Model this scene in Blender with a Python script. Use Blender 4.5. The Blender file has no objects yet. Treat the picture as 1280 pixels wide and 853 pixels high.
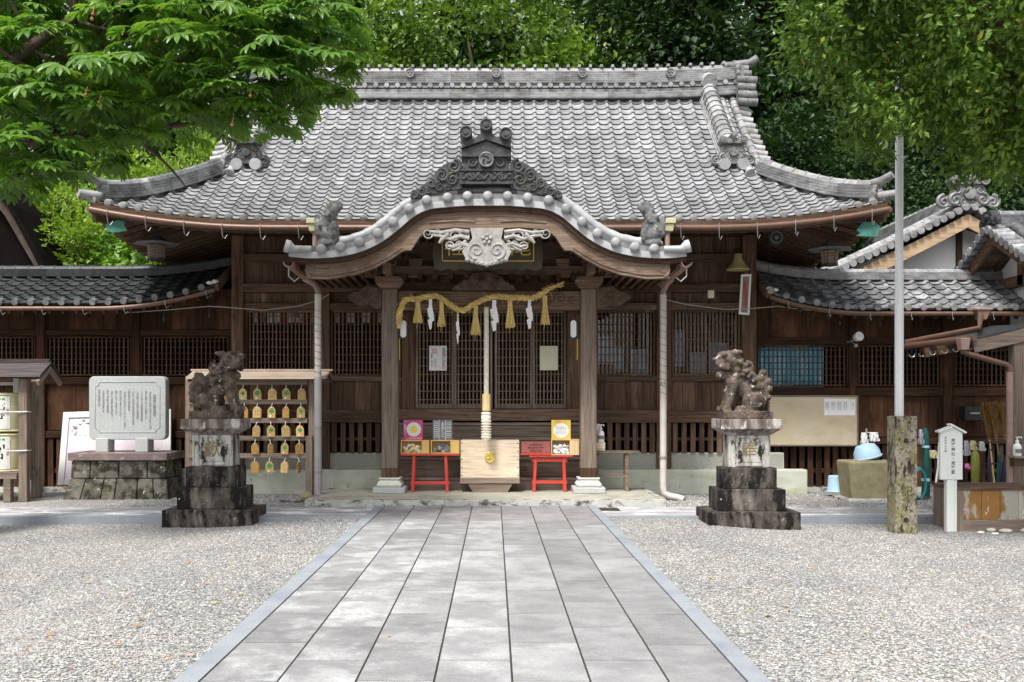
import bpy, bmesh, math, random
import numpy as np
from mathutils import Vector, Matrix

S = bpy.context.scene
COL = S.collection
random.seed(7)
RNG = np.random.default_rng(7)
R = math.radians
PI = math.pi

# ------------------------------------------------------------------ camera
F, VX, HY, EYE = 1215.0, 618.0, 505.0, 1.6          # focal length in px of a 1280 px wide frame, vanishing point, eye height
cam = bpy.data.objects.new('camera', bpy.data.cameras.new('camera'))
COL.objects.link(cam)
cam.location = (0, 0, EYE)
cam.rotation_euler = (PI/2, 0, 0)
cam.data.sensor_fit = 'HORIZONTAL'
cam.data.sensor_width = 36
cam.data.lens = 36*F/1280
cam.data.shift_x = (640-VX)/1280
cam.data.shift_y = (HY-426.5)/1280
cam.data.clip_start = .1
cam.data.clip_end = 1000
S.camera = cam

# ------------------------------------------------------------------ sky, sun, exposure
SUN_EL, SUN_AZ = R(58), R(205)                       # azimuth from +Y clockwise: behind the camera, a little to the left
W = bpy.data.worlds.new('World'); S.world = W; W.use_nodes = True
wt = W.node_tree; wt.nodes.clear()
sky = wt.nodes.new('ShaderNodeTexSky'); sky.sky_type = 'NISHITA'; sky.sun_disc = False
sky.sun_elevation = SUN_EL; sky.sun_rotation = SUN_AZ
sky.air_density = 1.0; sky.dust_density = 4.0; sky.ozone_density = 1.0
hs = wt.nodes.new('ShaderNodeHueSaturation'); hs.inputs['Saturation'].default_value = .28; hs.inputs['Value'].default_value = 1.0
bg = wt.nodes.new('ShaderNodeBackground'); bg.inputs['Strength'].default_value = .125
wo = wt.nodes.new('ShaderNodeOutputWorld')
wt.links.new(sky.outputs[0], hs.inputs['Color']); wt.links.new(hs.outputs[0], bg.inputs['Color']); wt.links.new(bg.outputs[0], wo.inputs['Surface'])
sun = bpy.data.objects.new('sun', bpy.data.lights.new('sun', 'SUN')); COL.objects.link(sun)
sun.data.energy = 2.4; sun.data.angle = R(11); sun.data.color = (1, .965, .91)
sd = Vector((math.sin(SUN_AZ)*math.cos(SUN_EL), math.cos(SUN_AZ)*math.cos(SUN_EL), math.sin(SUN_EL)))
sun.rotation_euler = sd.to_track_quat('Z', 'Y').to_euler()
sun.location = (0, 0, 30)
S.view_settings.view_transform = 'Standard'; S.view_settings.look = 'None'
S.view_settings.gamma = 1; S.view_settings.use_curve_mapping = False
S.view_settings.exposure = 1.0
S.render.engine = 'CYCLES'
S.cycles.use_denoising = True
S.cycles.max_bounces = 7; S.cycles.diffuse_bounces = 4; S.cycles.glossy_bounces = 3
S.cycles.transparent_max_bounces = 6

# ------------------------------------------------------------------ helpers
def at(px, py, Y):
    return ((px-VX)/F*Y, Y, EYE+(HY-py)/F*Y)
def X_(px, Y): return (px-VX)/F*Y
def Z_(py, Y): return EYE+(HY-py)/F*Y

ORG = {}
def org(p): return np.array(ORG.get(p.name, (0, 0, 0)), float) if p is not None else np.zeros(3)

def tag(o, label=None, cat=None, group=None, kind=None):
    if label: o['label'] = label
    if cat: o['category'] = cat
    if group: o['group'] = group
    if kind: o['kind'] = kind
    return o

def thing(name, label, cat, loc=(0, 0, 0), group=None, kind=None):
    o = bpy.data.objects.new(name, None); COL.objects.link(o)
    o.empty_display_size = .1
    o.location = loc; ORG[o.name] = tuple(loc)
    return tag(o, label, cat, group, kind)

def dup(o, loc, label=None, rotz=None, parent=None, scale=None):
    c = o.copy(); COL.objects.link(c); ORG[c.name] = ORG.get(o.name, (0, 0, 0))
    if parent is not None: c.parent = parent
    else:
        c.location = loc
        if rotz is not None: c.rotation_euler = (0, 0, rotz)
        if scale is not None: c.scale = (scale,)*3 if not hasattr(scale, '__len__') else scale
        if label: c['label'] = label
    for ch in o.children: dup(ch, None, parent=c)
    return c

class MB:
    """Collects shapes and links them as ONE mesh object."""
    def __init__(s): s.v = []; s.f = []; s.m = []; s.r = []; s.n = 0
    def add(s, V, Fc, m=0, r=None):
        V = np.asarray(V, float).reshape(-1, 3)
        if isinstance(Fc, np.ndarray):
            k = len(Fc); s.f.append(Fc+s.n)
        else:
            k = len(Fc); s.f.append([[i+s.n for i in f] for f in Fc])
        s.v.append(V); s.n += len(V)
        s.m.append(np.full(k, m, int))
        if r is None: r = random.random()
        s.r.append(np.asarray(r, float) if hasattr(r, '__len__') else np.full(k, r, float))
        return s
    def box(s, x0, x1, y0, y1, z0, z1, m=0, r=None):
        if x0 > x1: x0, x1 = x1, x0
        if y0 > y1: y0, y1 = y1, y0
        if z0 > z1: z0, z1 = z1, z0
        V = [(x, y, z) for z in (z0, z1) for y in (y0, y1) for x in (x0, x1)]
        return s.add(V, [[0, 2, 3, 1], [4, 5, 7, 6], [0, 1, 5, 4], [2, 6, 7, 3], [0, 4, 6, 2], [1, 3, 7, 5]], m, r)
    def obox(s, c, size, M=None, m=0, r=None):
        hx, hy, hz = [q/2 for q in size]
        V = np.array([(x, y, z) for z in (-hz, hz) for y in (-hy, hy) for x in (-hx, hx)])
        if M is not None: V = V @ np.array(M.to_3x3()).T
        return s.add(V+np.array(c), [[0, 2, 3, 1], [4, 5, 7, 6], [0, 1, 5, 4], [2, 6, 7, 3], [0, 4, 6, 2], [1, 3, 7, 5]], m, r)
    def frustum(s, x0, x1, y0, y1, z0, X0, X1, Y0, Y1, z1, m=0, r=None):
        V = [(x0, y0, z0), (x1, y0, z0), (x0, y1, z0), (x1, y1, z0), (X0, Y0, z1), (X1, Y0, z1), (X0, Y1, z1), (X1, Y1, z1)]
        return s.add(V, [[0, 2, 3, 1], [4, 5, 7, 6], [0, 1, 5, 4], [2, 6, 7, 3], [0, 4, 6, 2], [1, 3, 7, 5]], m, r)
    def beam(s, p0, p1, w, h, m=0, r=None):
        p0 = Vector(p0); p1 = Vector(p1); d = p1-p0; L = d.length; d.normalize()
        up = Vector((0, 0, 1)) if abs(d.z) < .97 else Vector((0, 1, 0))
        sx = d.cross(up).normalized(); u = sx.cross(d)
        V = [np.array(q+sx*a*w/2+u*b*h/2) for q in (p0, p1) for a, b in ((-1, -1), (1, -1), (1, 1), (-1, 1))]
        return s.add(V, [[3, 2, 1, 0], [4, 5, 6, 7], [0, 1, 5, 4], [1, 2, 6, 5], [2, 3, 7, 6], [3, 0, 4, 7]], m, r)
    def poly_y(s, pts, y0, y1, m=0, r=None):
        """polygon in (x, z), extruded along y"""
        n = len(pts); V = [(x, y0, z) for x, z in pts]+[(x, y1, z) for x, z in pts]
        a = sum(pts[i][0]*pts[(i+1) % n][1]-pts[(i+1) % n][0]*pts[i][1] for i in range(n))
        fr = list(range(n)); bk = list(range(n, 2*n))[::-1]
        sd_ = [[(i+1) % n, i, i+n, (i+1) % n+n] for i in range(n)]
        fs = [fr, bk]+sd_
        if a < 0: fs = [f[::-1] for f in fs]
        return s.add(V, fs, m, r)
    def map_poly(s, pts, fn, d0, d1, m=0, r=None):
        """polygon in (s, z), extruded over depth d through fn(s, z, d)"""
        n = len(pts); V = [fn(a, b, d0) for a, b in pts]+[fn(a, b, d1) for a, b in pts]
        fs = [list(range(n)), list(range(n, 2*n))[::-1]]+[[(i+1) % n, i, i+n, (i+1) % n+n] for i in range(n)]
        return s.add(V, fs, m, r)
    def tube(s, pts, rad, seg=8, m=0, r=None, caps=True):
        P = np.array(pts, float); n = len(P)
        rad = np.full(n, rad, float) if not hasattr(rad, '__len__') else np.asarray(rad, float)
        T = np.gradient(P, axis=0); T /= np.linalg.norm(T, axis=1)[:, None]+1e-12
        ref = np.array([0, 0, 1.]) if abs(T[0, 2]) < .9 else np.array([1., 0, 0])
        a = np.cross(T[0], ref); a /= np.linalg.norm(a)
        V = []
        ang = np.arange(seg)/seg*2*PI
        for i in range(n):
            a = a-T[i]*a.dot(T[i]); a /= np.linalg.norm(a)+1e-12
            b = np.cross(T[i], a)
            V.append(P[i]+rad[i]*(np.cos(ang)[:, None]*a+np.sin(ang)[:, None]*b))
        fs = [[i*seg+j, i*seg+(j+1) % seg, (i+1)*seg+(j+1) % seg, (i+1)*seg+j] for i in range(n-1) for j in range(seg)]
        if caps: fs += [list(range(seg))[::-1], list(range((n-1)*seg, n*seg))]
        return s.add(np.concatenate(V), fs, m, r)
    def cyl(s, p0, p1, r0, r1=None, seg=16, m=0, r=None):
        return s.tube([p0, p1], [r0, r0 if r1 is None else r1], seg, m, r)
    def lathe(s, prof, c, seg=20, m=0, r=None, sx=1, sy=1):
        ang = np.arange(seg)/seg*2*PI; n = len(prof)
        V = [(c[0]+p*math.cos(t)*sx, c[1]+p*math.sin(t)*sy, c[2]+z) for p, z in prof for t in ang]
        fs = [[i*seg+j, i*seg+(j+1) % seg, (i+1)*seg+(j+1) % seg, (i+1)*seg+j] for i in range(n-1) for j in range(seg)]
        fs += [list(range(seg))[::-1], list(range((n-1)*seg, n*seg))]
        return s.add(V, fs, m, r)
    def ball(s, c, rad, seg=10, rings=6, m=0, r=None, M=None):
        rx, ry, rz = rad if hasattr(rad, '__len__') else (rad,)*3
        V = [(0, 0, -1)]
        for i in range(1, rings):
            t = -PI/2+PI*i/rings
            V += [(math.cos(t)*math.cos(2*PI*j/seg), math.cos(t)*math.sin(2*PI*j/seg), math.sin(t)) for j in range(seg)]
        V.append((0, 0, 1)); V = np.array(V)*(rx, ry, rz)
        if M is not None: V = V @ np.array(M.to_3x3()).T
        fs = [[0, 1+(j+1) % seg, 1+j] for j in range(seg)]
        for i in range(rings-2):
            fs += [[1+i*seg+j, 1+i*seg+(j+1) % seg, 1+(i+1)*seg+(j+1) % seg, 1+(i+1)*seg+j] for j in range(seg)]
        b = 1+(rings-2)*seg; e = len(V)-1
        fs += [[b+j, b+(j+1) % seg, e] for j in range(seg)]
        return s.add(V+np.array(c), fs, m, r)
    def sweep(s, prof, path, m=0, r=None, up=(0, 0, 1), caps=True):
        """closed profile [(side, up)] carried along path"""
        P = np.array(path, float); n = len(P); k = len(prof); up = np.array(up, float)
        T = np.gradient(P, axis=0); T /= np.linalg.norm(T, axis=1)[:, None]+1e-12
        V = []
        for i in range(n):
            sv = np.cross(T[i], up); sv /= np.linalg.norm(sv)+1e-12
            V += [P[i]+sv*a+up*b for a, b in prof]
        fs = [[i*k+j, i*k+(j+1) % k, (i+1)*k+(j+1) % k, (i+1)*k+j] for i in range(n-1) for j in range(k)]
        if caps: fs += [list(range(k))[::-1], list(range((n-1)*k, n*k))]
        return s.add(V, fs, m, r)
    def spiral(s, fn, cs, cz, rad, turns=1.6, th=.18, start=0, d=0, dirn=1, m=0, r=None, n=26):
        """scroll of carved relief through fn(s, z, d)"""
        pts = []; rr = []
        for i in range(n):
            q = i/(n-1); a = start+dirn*turns*2*PI*q; ra = rad*(1-.86*q)
            pts.append(fn(cs+ra*math.cos(a), cz+ra*math.sin(a), d)); rr.append(rad*th*(1-.45*q))
        return s.tube(pts, rr, 6, m, r)
    def build(s, name, mat, parent=None, smooth=None, bevel=0, loc=None, segs=1):
        V = np.concatenate(s.v); 
        O = np.array(loc, float) if loc is not None else org(parent)
        V = V-O
        loops = []; sizes = []
        for f in s.f:
            if isinstance(f, np.ndarray):
                loops.append(f.reshape(-1)); sizes.append(np.full(len(f), f.shape[1], int))
            else:
                loops.append(np.array([i for q in f for i in q], int)); sizes.append(np.array([len(q) for q in f], int))
        loops = np.concatenate(loops); sizes = np.concatenate(sizes)
        me = bpy.data.meshes.new(name)
        me.vertices.add(len(V)); me.vertices.foreach_set('co', V.astype(np.float32).reshape(-1))
        me.loops.add(len(loops)); me.loops.foreach_set('vertex_index', loops.astype(np.int32))
        me.polygons.add(len(sizes))
        me.polygons.foreach_set('loop_start', np.concatenate([[0], np.cumsum(sizes)[:-1]]).astype(np.int32))
        mats = mat if isinstance(mat, (list, tuple)) else [mat]
        for q in mats: me.materials.append(q)
        if len(mats) > 1: me.polygons.foreach_set('material_index', np.concatenate(s.m).astype(np.int32))
        me.update(calc_edges=True)
        at_ = me.attributes.new('rnd', 'FLOAT', 'FACE'); at_.data.foreach_set('value', np.concatenate(s.r).astype(np.float32))
        if bevel:
            bm = bmesh.new(); bm.from_mesh(me)
            ed = [e for e in bm.edges if len(e.link_faces) == 2 and e.calc_face_angle(0) > R(35)]
            bmesh.ops.bevel(bm, geom=ed, offset=bevel, segments=segs, affect='EDGES', profile=.6, clamp_overlap=True)
            bm.to_mesh(me); bm.free()
        me.polygons.foreach_set('use_smooth', np.full(len(me.polygons), smooth is not None, bool))
        if smooth is not None:
            me.set_sharp_from_angle(angle=R(smooth))
        o = bpy.data.objects.new(name, me); COL.objects.link(o)
        if parent is not None: o.parent = parent; ORG[o.name] = tuple(O)
        else: o.location = tuple(O); ORG[o.name] = tuple(O)
        return o

def top(o, label=None, cat=None, group=None, kind=None): return tag(o, label, cat, group, kind)

_glyphs = {}
def glyph_mesh(body, size, bold=0.0, spacing=1.0):
    c = bpy.data.curves.new('glyph', 'FONT'); c.body = body; c.size = size; c.align_x = 'CENTER'; c.align_y = 'CENTER'
    c.resolution_u = 2; c.space_line = spacing; c.offset = bold
    o = bpy.data.objects.new('glyph', c); COL.objects.link(o)
    dg = bpy.context.evaluated_depsgraph_get(); dg.update()
    me = o.evaluated_get(dg).to_mesh()
    V = np.array([v.co[:] for v in me.vertices]).reshape(-1, 3); Fc = [list(p.vertices) for p in me.polygons]
    o.evaluated_get(dg).to_mesh_clear()
    bpy.data.objects.remove(o); bpy.data.curves.remove(c)
    return V, Fc

def put_text(mb, body, size, c, vertical=False, bold=0.0, fn=None, m=0, spacing=1.0, sx=1.0, key=True):
    """lettering facing -Y centred at c (or mapped through fn(s, z, d))"""
    if vertical: body = '\n'.join(body)
    k = (body, size, bold, spacing)
    if k not in _glyphs: _glyphs[k] = glyph_mesh(*k)
    V, Fc = _glyphs[k]
    if not len(V): return
    if fn is None:
        W_ = np.stack([c[0]+V[:, 0]*sx, np.full(len(V), c[1]), c[2]+V[:, 1]], 1)
    else:
        W_ = np.array([fn(c[0]+a*sx, c[1]+b, c[2]) for a, b, _ in V])
    mb.add(W_, Fc, m)

# ------------------------------------------------------------------ materials
def new_mat(name):
    m = bpy.data.materials.new(name); m.use_nodes = True
    nt = m.node_tree; nt.nodes.clear()
    out = nt.nodes.new('ShaderNodeOutputMaterial'); b = nt.nodes.new('ShaderNodeBsdfPrincipled')
    nt.links.new(b.outputs[0], out.inputs[0])
    return m, nt, b

def N(nt, t, **kw):
    n = nt.nodes.new('ShaderNode'+t)
    for k, v in kw.items(): setattr(n, k, v)
    return n

def noise(nt, vec, scale, detail=4, rough=.6):
    n = N(nt, 'TexNoise'); n.inputs['Scale'].default_value = scale; n.inputs['Detail'].default_value = detail
    n.inputs['Roughness'].default_value = rough
    nt.links.new(vec, n.inputs['Vector']); return n.outputs['Fac']

def ramp(nt, fac, lo, hi, c0=(0, 0, 0, 1), c1=(1, 1, 1, 1)):
    n = N(nt, 'ValToRGB'); e = n.color_ramp.elements
    e[0].position = lo; e[1].position = hi; e[0].color = c0; e[1].color = c1
    nt.links.new(fac, n.inputs[0]); return n.outputs[0]

def mix(nt, fac, a, b, mode='MIX'):
    n = N(nt, 'MixRGB', blend_type=mode)
    for i, v in ((0, fac), (1, a), (2, b)):
        if isinstance(v, (int, float)): n.inputs[i].default_value = v
        elif isinstance(v, tuple): n.inputs[i].default_value = v if len(v) == 4 else (*v, 1)
        else: nt.links.new(v, n.inputs[i])
    return n.outputs[0]

def math_(nt, op, a, b=0.0):
    n = N(nt, 'Math', operation=op)
    for i, v in ((0, a), (1, b)):
        if isinstance(v, (int, float)): n.inputs[i].default_value = v
        else: nt.links.new(v, n.inputs[i])
    return n.outputs[0]

def surf(name, c1, c2, scale=(4, 4, 4), rough=.7, bump=.15, bscale=None, rnd=.25, lo=.3, hi=.7, spots=(), metal=0, spec=None, coat=0, detail=5, bdist=.01):
    """general weathered surface: two tones of noise, per-piece brightness, extra stains (colour, scale, lo, hi)"""
    if spec is None: spec = .5 if (rough < .56 or metal) else .15
    m, nt, b = new_mat(name)
    tc = N(nt, 'TexCoord').outputs['Object']
    mp = N(nt, 'Mapping'); mp.inputs['Scale'].default_value = scale; nt.links.new(tc, mp.inputs['Vector'])
    v = mp.outputs[0]
    n1 = noise(nt, v, 1, detail)
    col = ramp(nt, n1, lo, hi, (*c1, 1), (*c2, 1))
    for sc_, ss, l, h in spots:
        mq = N(nt, 'Mapping'); mq.inputs['Scale'].default_value = ss if hasattr(ss, '__len__') else (ss,)*3
        mq.inputs['Location'].default_value = (random.random()*9, random.random()*9, random.random()*9)
        nt.links.new(tc, mq.inputs['Vector'])
        k = ramp(nt, noise(nt, mq.outputs[0], 1, 6, .68), l-.055, h-.065)
        col = mix(nt, k, col, sc_)
    at_ = N(nt, 'Attribute', attribute_name='rnd')
    g = math_(nt, 'ADD', math_(nt, 'MULTIPLY', at_.outputs['Fac'], rnd), 1-rnd/2)
    col = mix(nt, 1.0, col, g, 'MULTIPLY')
    nt.links.new(col, b.inputs['Base Color'])
    b.inputs['Roughness'].default_value = rough; b.inputs['Metallic'].default_value = metal
    b.inputs['Specular IOR Level'].default_value = spec
    if coat: b.inputs['Coat Weight'].default_value = coat
    if bump:
        mb_ = N(nt, 'Mapping'); mb_.inputs['Scale'].default_value = bscale if bscale else tuple(q*6 for q in scale)
        nt.links.new(tc, mb_.inputs['Vector'])
        bn = N(nt, 'Bump'); bn.inputs['Strength'].default_value = bump; bn.inputs['Distance'].default_value = bdist
        nt.links.new(noise(nt, mb_.outputs[0], 1, 5), bn.inputs['Height']); nt.links.new(bn.outputs[0], b.inputs['Normal'])
    return m

def wood(name, c1, c2, axis='Z', rough=.75, rnd=.5, bump=.35, stain=None, spec=.10):
    lo_, hi_ = 1.2, 26
    sc = {'X': (lo_, hi_, hi_), 'Y': (hi_, lo_, hi_), 'Z': (hi_, hi_, lo_)}[axis]
    sp = [(tuple(q*.45 for q in c1), tuple(q*3 if q == hi_ else q*1.6 for q in sc), .55, .75)]
    if stain: sp.append(stain)
    return surf(name, c1, c2, sc, rough, bump, tuple(q*2 for q in sc), rnd, .3, .7, sp, spec=spec)

M = {}
# old cedar: dark brown walls, greyer posts; Z = upright grain, X = level grain
M['dkZ'] = wood('dark_cedar_upright', (.024, .0125, .0072), (.080, .041, .024), 'Z', stain=((.13, .065, .035), (1.5, 1.5, .6), .55, .75))
M['dkX'] = wood('dark_cedar_level', (.025, .013, .008), (.075, .039, .024), 'X')
M['dkY'] = wood('dark_cedar_deep', (.045, .027, .019), (.10, .058, .040), 'Y')
M['brZ'] = wood('brown_cedar_upright', (.054, .032, .021), (.158, .098, .066), 'Z', rnd=.7, stain=((.24, .18, .14), (2.2, 2.2, .5), .60, .85))
M['brX'] = wood('brown_cedar_level', (.058, .035, .023), (.158, .100, .068), 'X', stain=((.24, .185, .145), (.6, 2.5, 2.5), .60, .85))
M['brY'] = wood('brown_cedar_deep', (.082, .049, .033), (.185, .115, .079), 'Y')
M['grZ'] = wood('grey_weathered_upright', (.165, .126, .10), (.31, .245, .198), 'Z')
M['grX'] = wood('grey_weathered_level', (.165, .126, .10), (.31, .245, .198), 'X')
M['grY'] = wood('grey_weathered_deep', (.165, .126, .10), (.31, .245, .198), 'Y')
M['lat'] = wood('lattice_wood', (.115, .073, .049), (.22, .148, .103), 'Z', rnd=.35)
M['latd'] = wood('dark_lattice_wood', (.062, .037, .025), (.13, .08, .053), 'Z', rnd=.35)
M['barge'] = wood('barge_board_wood', (.15, .105, .078), (.29, .215, .165), 'X', rnd=.1, stain=((.09, .055, .038), (.9, .9, 1.6), .5, .75))
M['carve'] = surf('bleached_carving', (.23, .222, .212), (.42, .41, .395), (9, 9, 9), .8, .3, rnd=.15)
M['carved'] = surf('brown_carving', (.07, .045, .032), (.15, .10, .075), (9, 9, 9), .75, .3, rnd=.2)
M['hinoki'] = wood('new_cypress', (.64, .51, .37), (.73, .61, .475), 'X', rough=.55, rnd=.08, bump=.08)
M['hinokiZ'] = wood('new_cypress_upright', (.60, .42, .22), (.72, .54, .32), 'Z', rough=.55, rnd=.12, bump=.08)
M['yellowwood'] = surf('yellow_box_wood', (.58, .35, .10), (.68, .44, .15), (3, 20, 20), .5, .05, rnd=.12)
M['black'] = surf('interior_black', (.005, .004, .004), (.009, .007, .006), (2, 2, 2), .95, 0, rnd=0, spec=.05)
M['poX'] = wood('porch_beam_wood', (.11, .068, .047), (.25, .165, .118), 'X', stain=((.33, .26, .20), (.8, 3, 3), .60, .85))
M['doorlat'] = wood('door_lattice_wood', (.17, .115, .082), (.31, .225, .165), 'Z', rnd=.35)
TILE_ST = [((.115, .112, .112), (1.3, 1.3, 1.3), .54, .8), ((.35, .35, .345), (2.4, 2.4, 2.4), .58, .74)]
M['tile'] = surf('silver_roof_tile', (.185, .188, .198), (.30, .304, .315), (7, 7, 7), .45, .12, rnd=.34, spots=TILE_ST+[((.10, .05, .03), 5.5, .77, .81)])
M['tilecap'] = surf('ridge_tile', (.21, .212, .218), (.34, .342, .345), (8, 8, 8), .5, .15, rnd=.45, spots=[((.13, .125, .12), (3, 3, 9), .52, .72), ((.20, .17, .10), (5, 5, 5), .66, .76)])
M['tiledk'] = surf('dark_old_tile', (.014, .017, .018), (.045, .051, .052), (6, 6, 6), .45, .15, rnd=.6, spots=[((.16, .165, .16), (4, 4, 4), .72, .82)])  # tree shade on the left corridor roof is put into this blackish tone
M['tilemid'] = surf('blue_grey_tile', (.085, .09, .098), (.22, .226, .232), (7, 7, 7), .42, .15, rnd=.75, spots=[((.32, .32, .318), (3.2, 3.2, 3.2), .57, .74), ((.05, .05, .045), (2.2, 2.2, 2.2), .58, .75)])
M['tilewh'] = surf('pale_verge_tile', (.29, .295, .305), (.41, .415, .42), (5, 5, 5), .45, .08, rnd=.25, spots=[((.22, .22, .215), (6, 6, 6), .62, .78)])
M['oni'] = surf('carved_black_tile', (.028, .030, .031), (.085, .088, .088), (10, 10, 10), .62, .3, rnd=.25, spec=.25, spots=[((.20, .20, .19), (9, 9, 9), .66, .82), ((.11, .10, .03), (5, 5, 5), .66, .78)])
M['onig'] = surf('carved_grey_tile', (.10, .10, .10), (.24, .242, .24), (10, 10, 10), .55, .3, rnd=.25, spots=[((.05, .05, .045), (9, 9, 9), .55, .72)])
M['copper'] = surf('brown_copper', (.108, .060, .043), (.165, .092, .066), (5, 5, 5), .45, .05, rnd=.15, metal=.25, spots=[((.14, .075, .05), (7, 7, 7), .58, .75)])
M['copperp'] = surf('pink_copper_pipe', (.25, .16, .135), (.33, .215, .185), (3, 3, 8), .55, .05, rnd=.15)
M['verd'] = surf('verdigris_copper', (.045, .17, .14), (.09, .25, .21), (9, 9, 9), .6, .1, rnd=.1, spots=[((.16, .13, .09), (14, 14, 14), .62, .75)])
M['palegreen'] = surf('pale_copper_box', (.42, .40, .22), (.55, .53, .33), (7, 7, 7), .6, .05, rnd=.1)
M['pipe'] = surf('pale_pvc_pipe', (.47, .43, .39), (.58, .54, .50), (2, 2, 5), .4, .03, rnd=.1)
M['pipeg'] = surf('grey_pvc_pipe', (.30, .30, .30), (.38, .38, .38), (2, 2, 5), .4, .03, rnd=.1)
M['steel'] = surf('galvanised_wire', (.26, .26, .255), (.36, .36, .355), (9, 9, 9), .4, .05, rnd=.1, metal=.5)
M['pole'] = surf('brushed_aluminium', (.70, .715, .725), (.77, .785, .79), (3, 3, 1), .35, .02, rnd=.05, metal=.1)
M['gold'] = surf('gold_leaf', (.80, .60, .14), (.90, .72, .24), (12, 12, 12), .3, .2, rnd=.05, metal=.75)
M['goldp'] = surf('gold_paint', (.62, .43, .08), (.75, .55, .14), (12, 12, 12), .5, 0, rnd=.05)
M['lacq'] = surf('dark_olive_lacquer', (.050, .042, .022), (.075, .062, .034), (6, 6, 6), .4, .05, rnd=.05)
M['lacqred'] = surf('maroon_lacquer', (.19, .03, .022), (.28, .05, .035), (9, 9, 9), .4, .1, rnd=.05, spots=[((.07, .02, .02), (14, 14, 14), .6, .7)])
M['red'] = surf('vermilion_paint', (.46, .035, .025), (.56, .055, .035), (8, 8, 8), .45, .05, rnd=.1)
M['white'] = surf('white_paint', (.72, .73, .71), (.80, .80, .78), (5, 5, 5), .5, .03, rnd=.05)
M['signwhite'] = surf('white_sign_paint', (.66, .70, .66), (.78, .80, .76), (3, 3, 2), .5, .03, rnd=.05)
M['paper'] = surf('white_paper', (.76, .76, .76), (.82, .82, .81), (3, 3, 3), .8, 0, rnd=.03)
M['cream'] = surf('cream_paper', (.62, .60, .46), (.68, .66, .52), (3, 3, 3), .8, 0, rnd=.03)
M['plaster'] = surf('white_plaster', (.70, .70, .69), (.78, .78, .77), (2, 2, 2), .85, .1, rnd=.03)
M['beige'] = surf('beige_board', (.50, .42, .29), (.60, .53, .40), (1.5, 1.5, 1.5), .85, .05, rnd=.05, spots=[((.42, .34, .22), (1.2, 1.2, 2.4), .55, .8), ((.62, .46, .22), (.8, .8, 1.2), .62, .85)])
M['ink'] = surf('black_ink', (.02, .02, .022), (.03, .03, .03), (5, 5, 5), .7, 0, rnd=0)
M['inkred'] = surf('red_ink', (.42, .03, .05), (.5, .05, .06), (5, 5, 5), .7, 0, rnd=0)
M['inkgrey'] = surf('grey_ink', (.16, .16, .17), (.22, .22, .22), (5, 5, 5), .7, 0, rnd=0)
M['straw'] = surf('rice_straw', (.52, .37, .12), (.74, .57, .23), (30, 30, 30), .75, .3, rnd=.45)
M['rope'] = surf('white_cotton_rope', (.62, .57, .47), (.74, .70, .60), (20, 20, 20), .8, .2, rnd=.15)
M['magenta'] = surf('magenta_print', (.50, .03, .16), (.56, .05, .20), (5, 5, 5), .5, 0, rnd=.02)
M['gprint'] = surf('grey_print', (.12, .13, .14), (.16, .17, .18), (5, 5, 5), .5, 0, rnd=.02)
M['yprint'] = surf('yellow_print', (.72, .50, .06), (.78, .58, .10), (5, 5, 5), .5, 0, rnd=.02)
M['pinkpaper'] = surf('pale_pink_paper', (.66, .58, .65), (.72, .66, .71), (3, 3, 3), .7, 0, rnd=.02)
M['greenprint'] = surf('green_print', (.06, .26, .06), (.12, .36, .10), (30, 30, 30), .6, 0, rnd=.05)
M['ema'] = wood('plaque_wood', (.56, .36, .14), (.70, .49, .23), 'X', rough=.55, rnd=.5, bump=.08)
M['emab'] = wood('orange_plaque_wood', (.44, .24, .075), (.57, .35, .13), 'X', rough=.55, rnd=.3, bump=.08)
M['black_metal'] = surf('black_metal', (.015, .016, .016), (.03, .03, .03), (6, 6, 6), .5, .05, rnd=.1)
M['lampglass'] = surf('milky_lamp_glass', (.62, .64, .64), (.68, .69, .69), (3, 3, 3), .3, 0, rnd=0)
M['brass'] = surf('dull_brass_horn', (.34, .28, .11), (.44, .37, .17), (6, 6, 6), .5, .05, rnd=.1)
M['bluepl'] = surf('light_blue_plastic', (.36, .55, .72), (.42, .61, .77), (3, 3, 3), .4, 0, rnd=.05)
M['teal'] = surf('teal_plastic', (.02, .16, .20), (.04, .24, .28), (3, 3, 3), .4, 0, rnd=.1)
M['darkteal'] = surf('dark_green_cloth', (.01, .06, .055), (.02, .10, .09), (3, 3, 3), .6, 0, rnd=.1)
M['olive'] = surf('olive_nylon', (.13, .14, .014), (.21, .22, .03), (6, 6, 3), .5, .1, rnd=.1)
M['navy'] = surf('navy_nylon', (.008, .010, .030), (.02, .022, .055), (6, 6, 3), .5, .1, rnd=.1)
M['cloth'] = surf('white_towel', (.62, .62, .60), (.74, .74, .72), (20, 20, 20), .9, .2, rnd=.1)
M['ycloth'] = surf('pale_yellow_towel', (.56, .54, .34), (.66, .64, .44), (20, 20, 20), .9, .2, rnd=.1)
M['lcloth'] = surf('lavender_towel', (.42, .40, .48), (.52, .50, .57), (20, 20, 20), .9, .2, rnd=.1)
M['pink'] = surf('pink_plastic', (.55, .10, .35), (.62, .15, .42), (6, 6, 6), .5, 0, rnd=.1)
M['broom'] = surf('broom_twigs', (.13, .07, .022), (.26, .15, .05), (30, 30, 30), .8, .2, rnd=.5)
M['curtain'] = surf('teal_curtain', (.075, .34, .47), (.17, .52, .65), (9, 9, .7), .8, .1, rnd=.3, spots=[((.62, .80, .86), (14, 14, 1), .58, .72)])
M['ochre'] = surf('ochre_panel', (.22, .10, .022), (.31, .155, .038), (3, 3, 9), .5, .05, rnd=.25, spots=[((.40, .38, .32), (2.6, 2.6, 1.1), .56, .62), ((.62, .6, .54), (5, 5, 2.2), .64, .68)])
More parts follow.
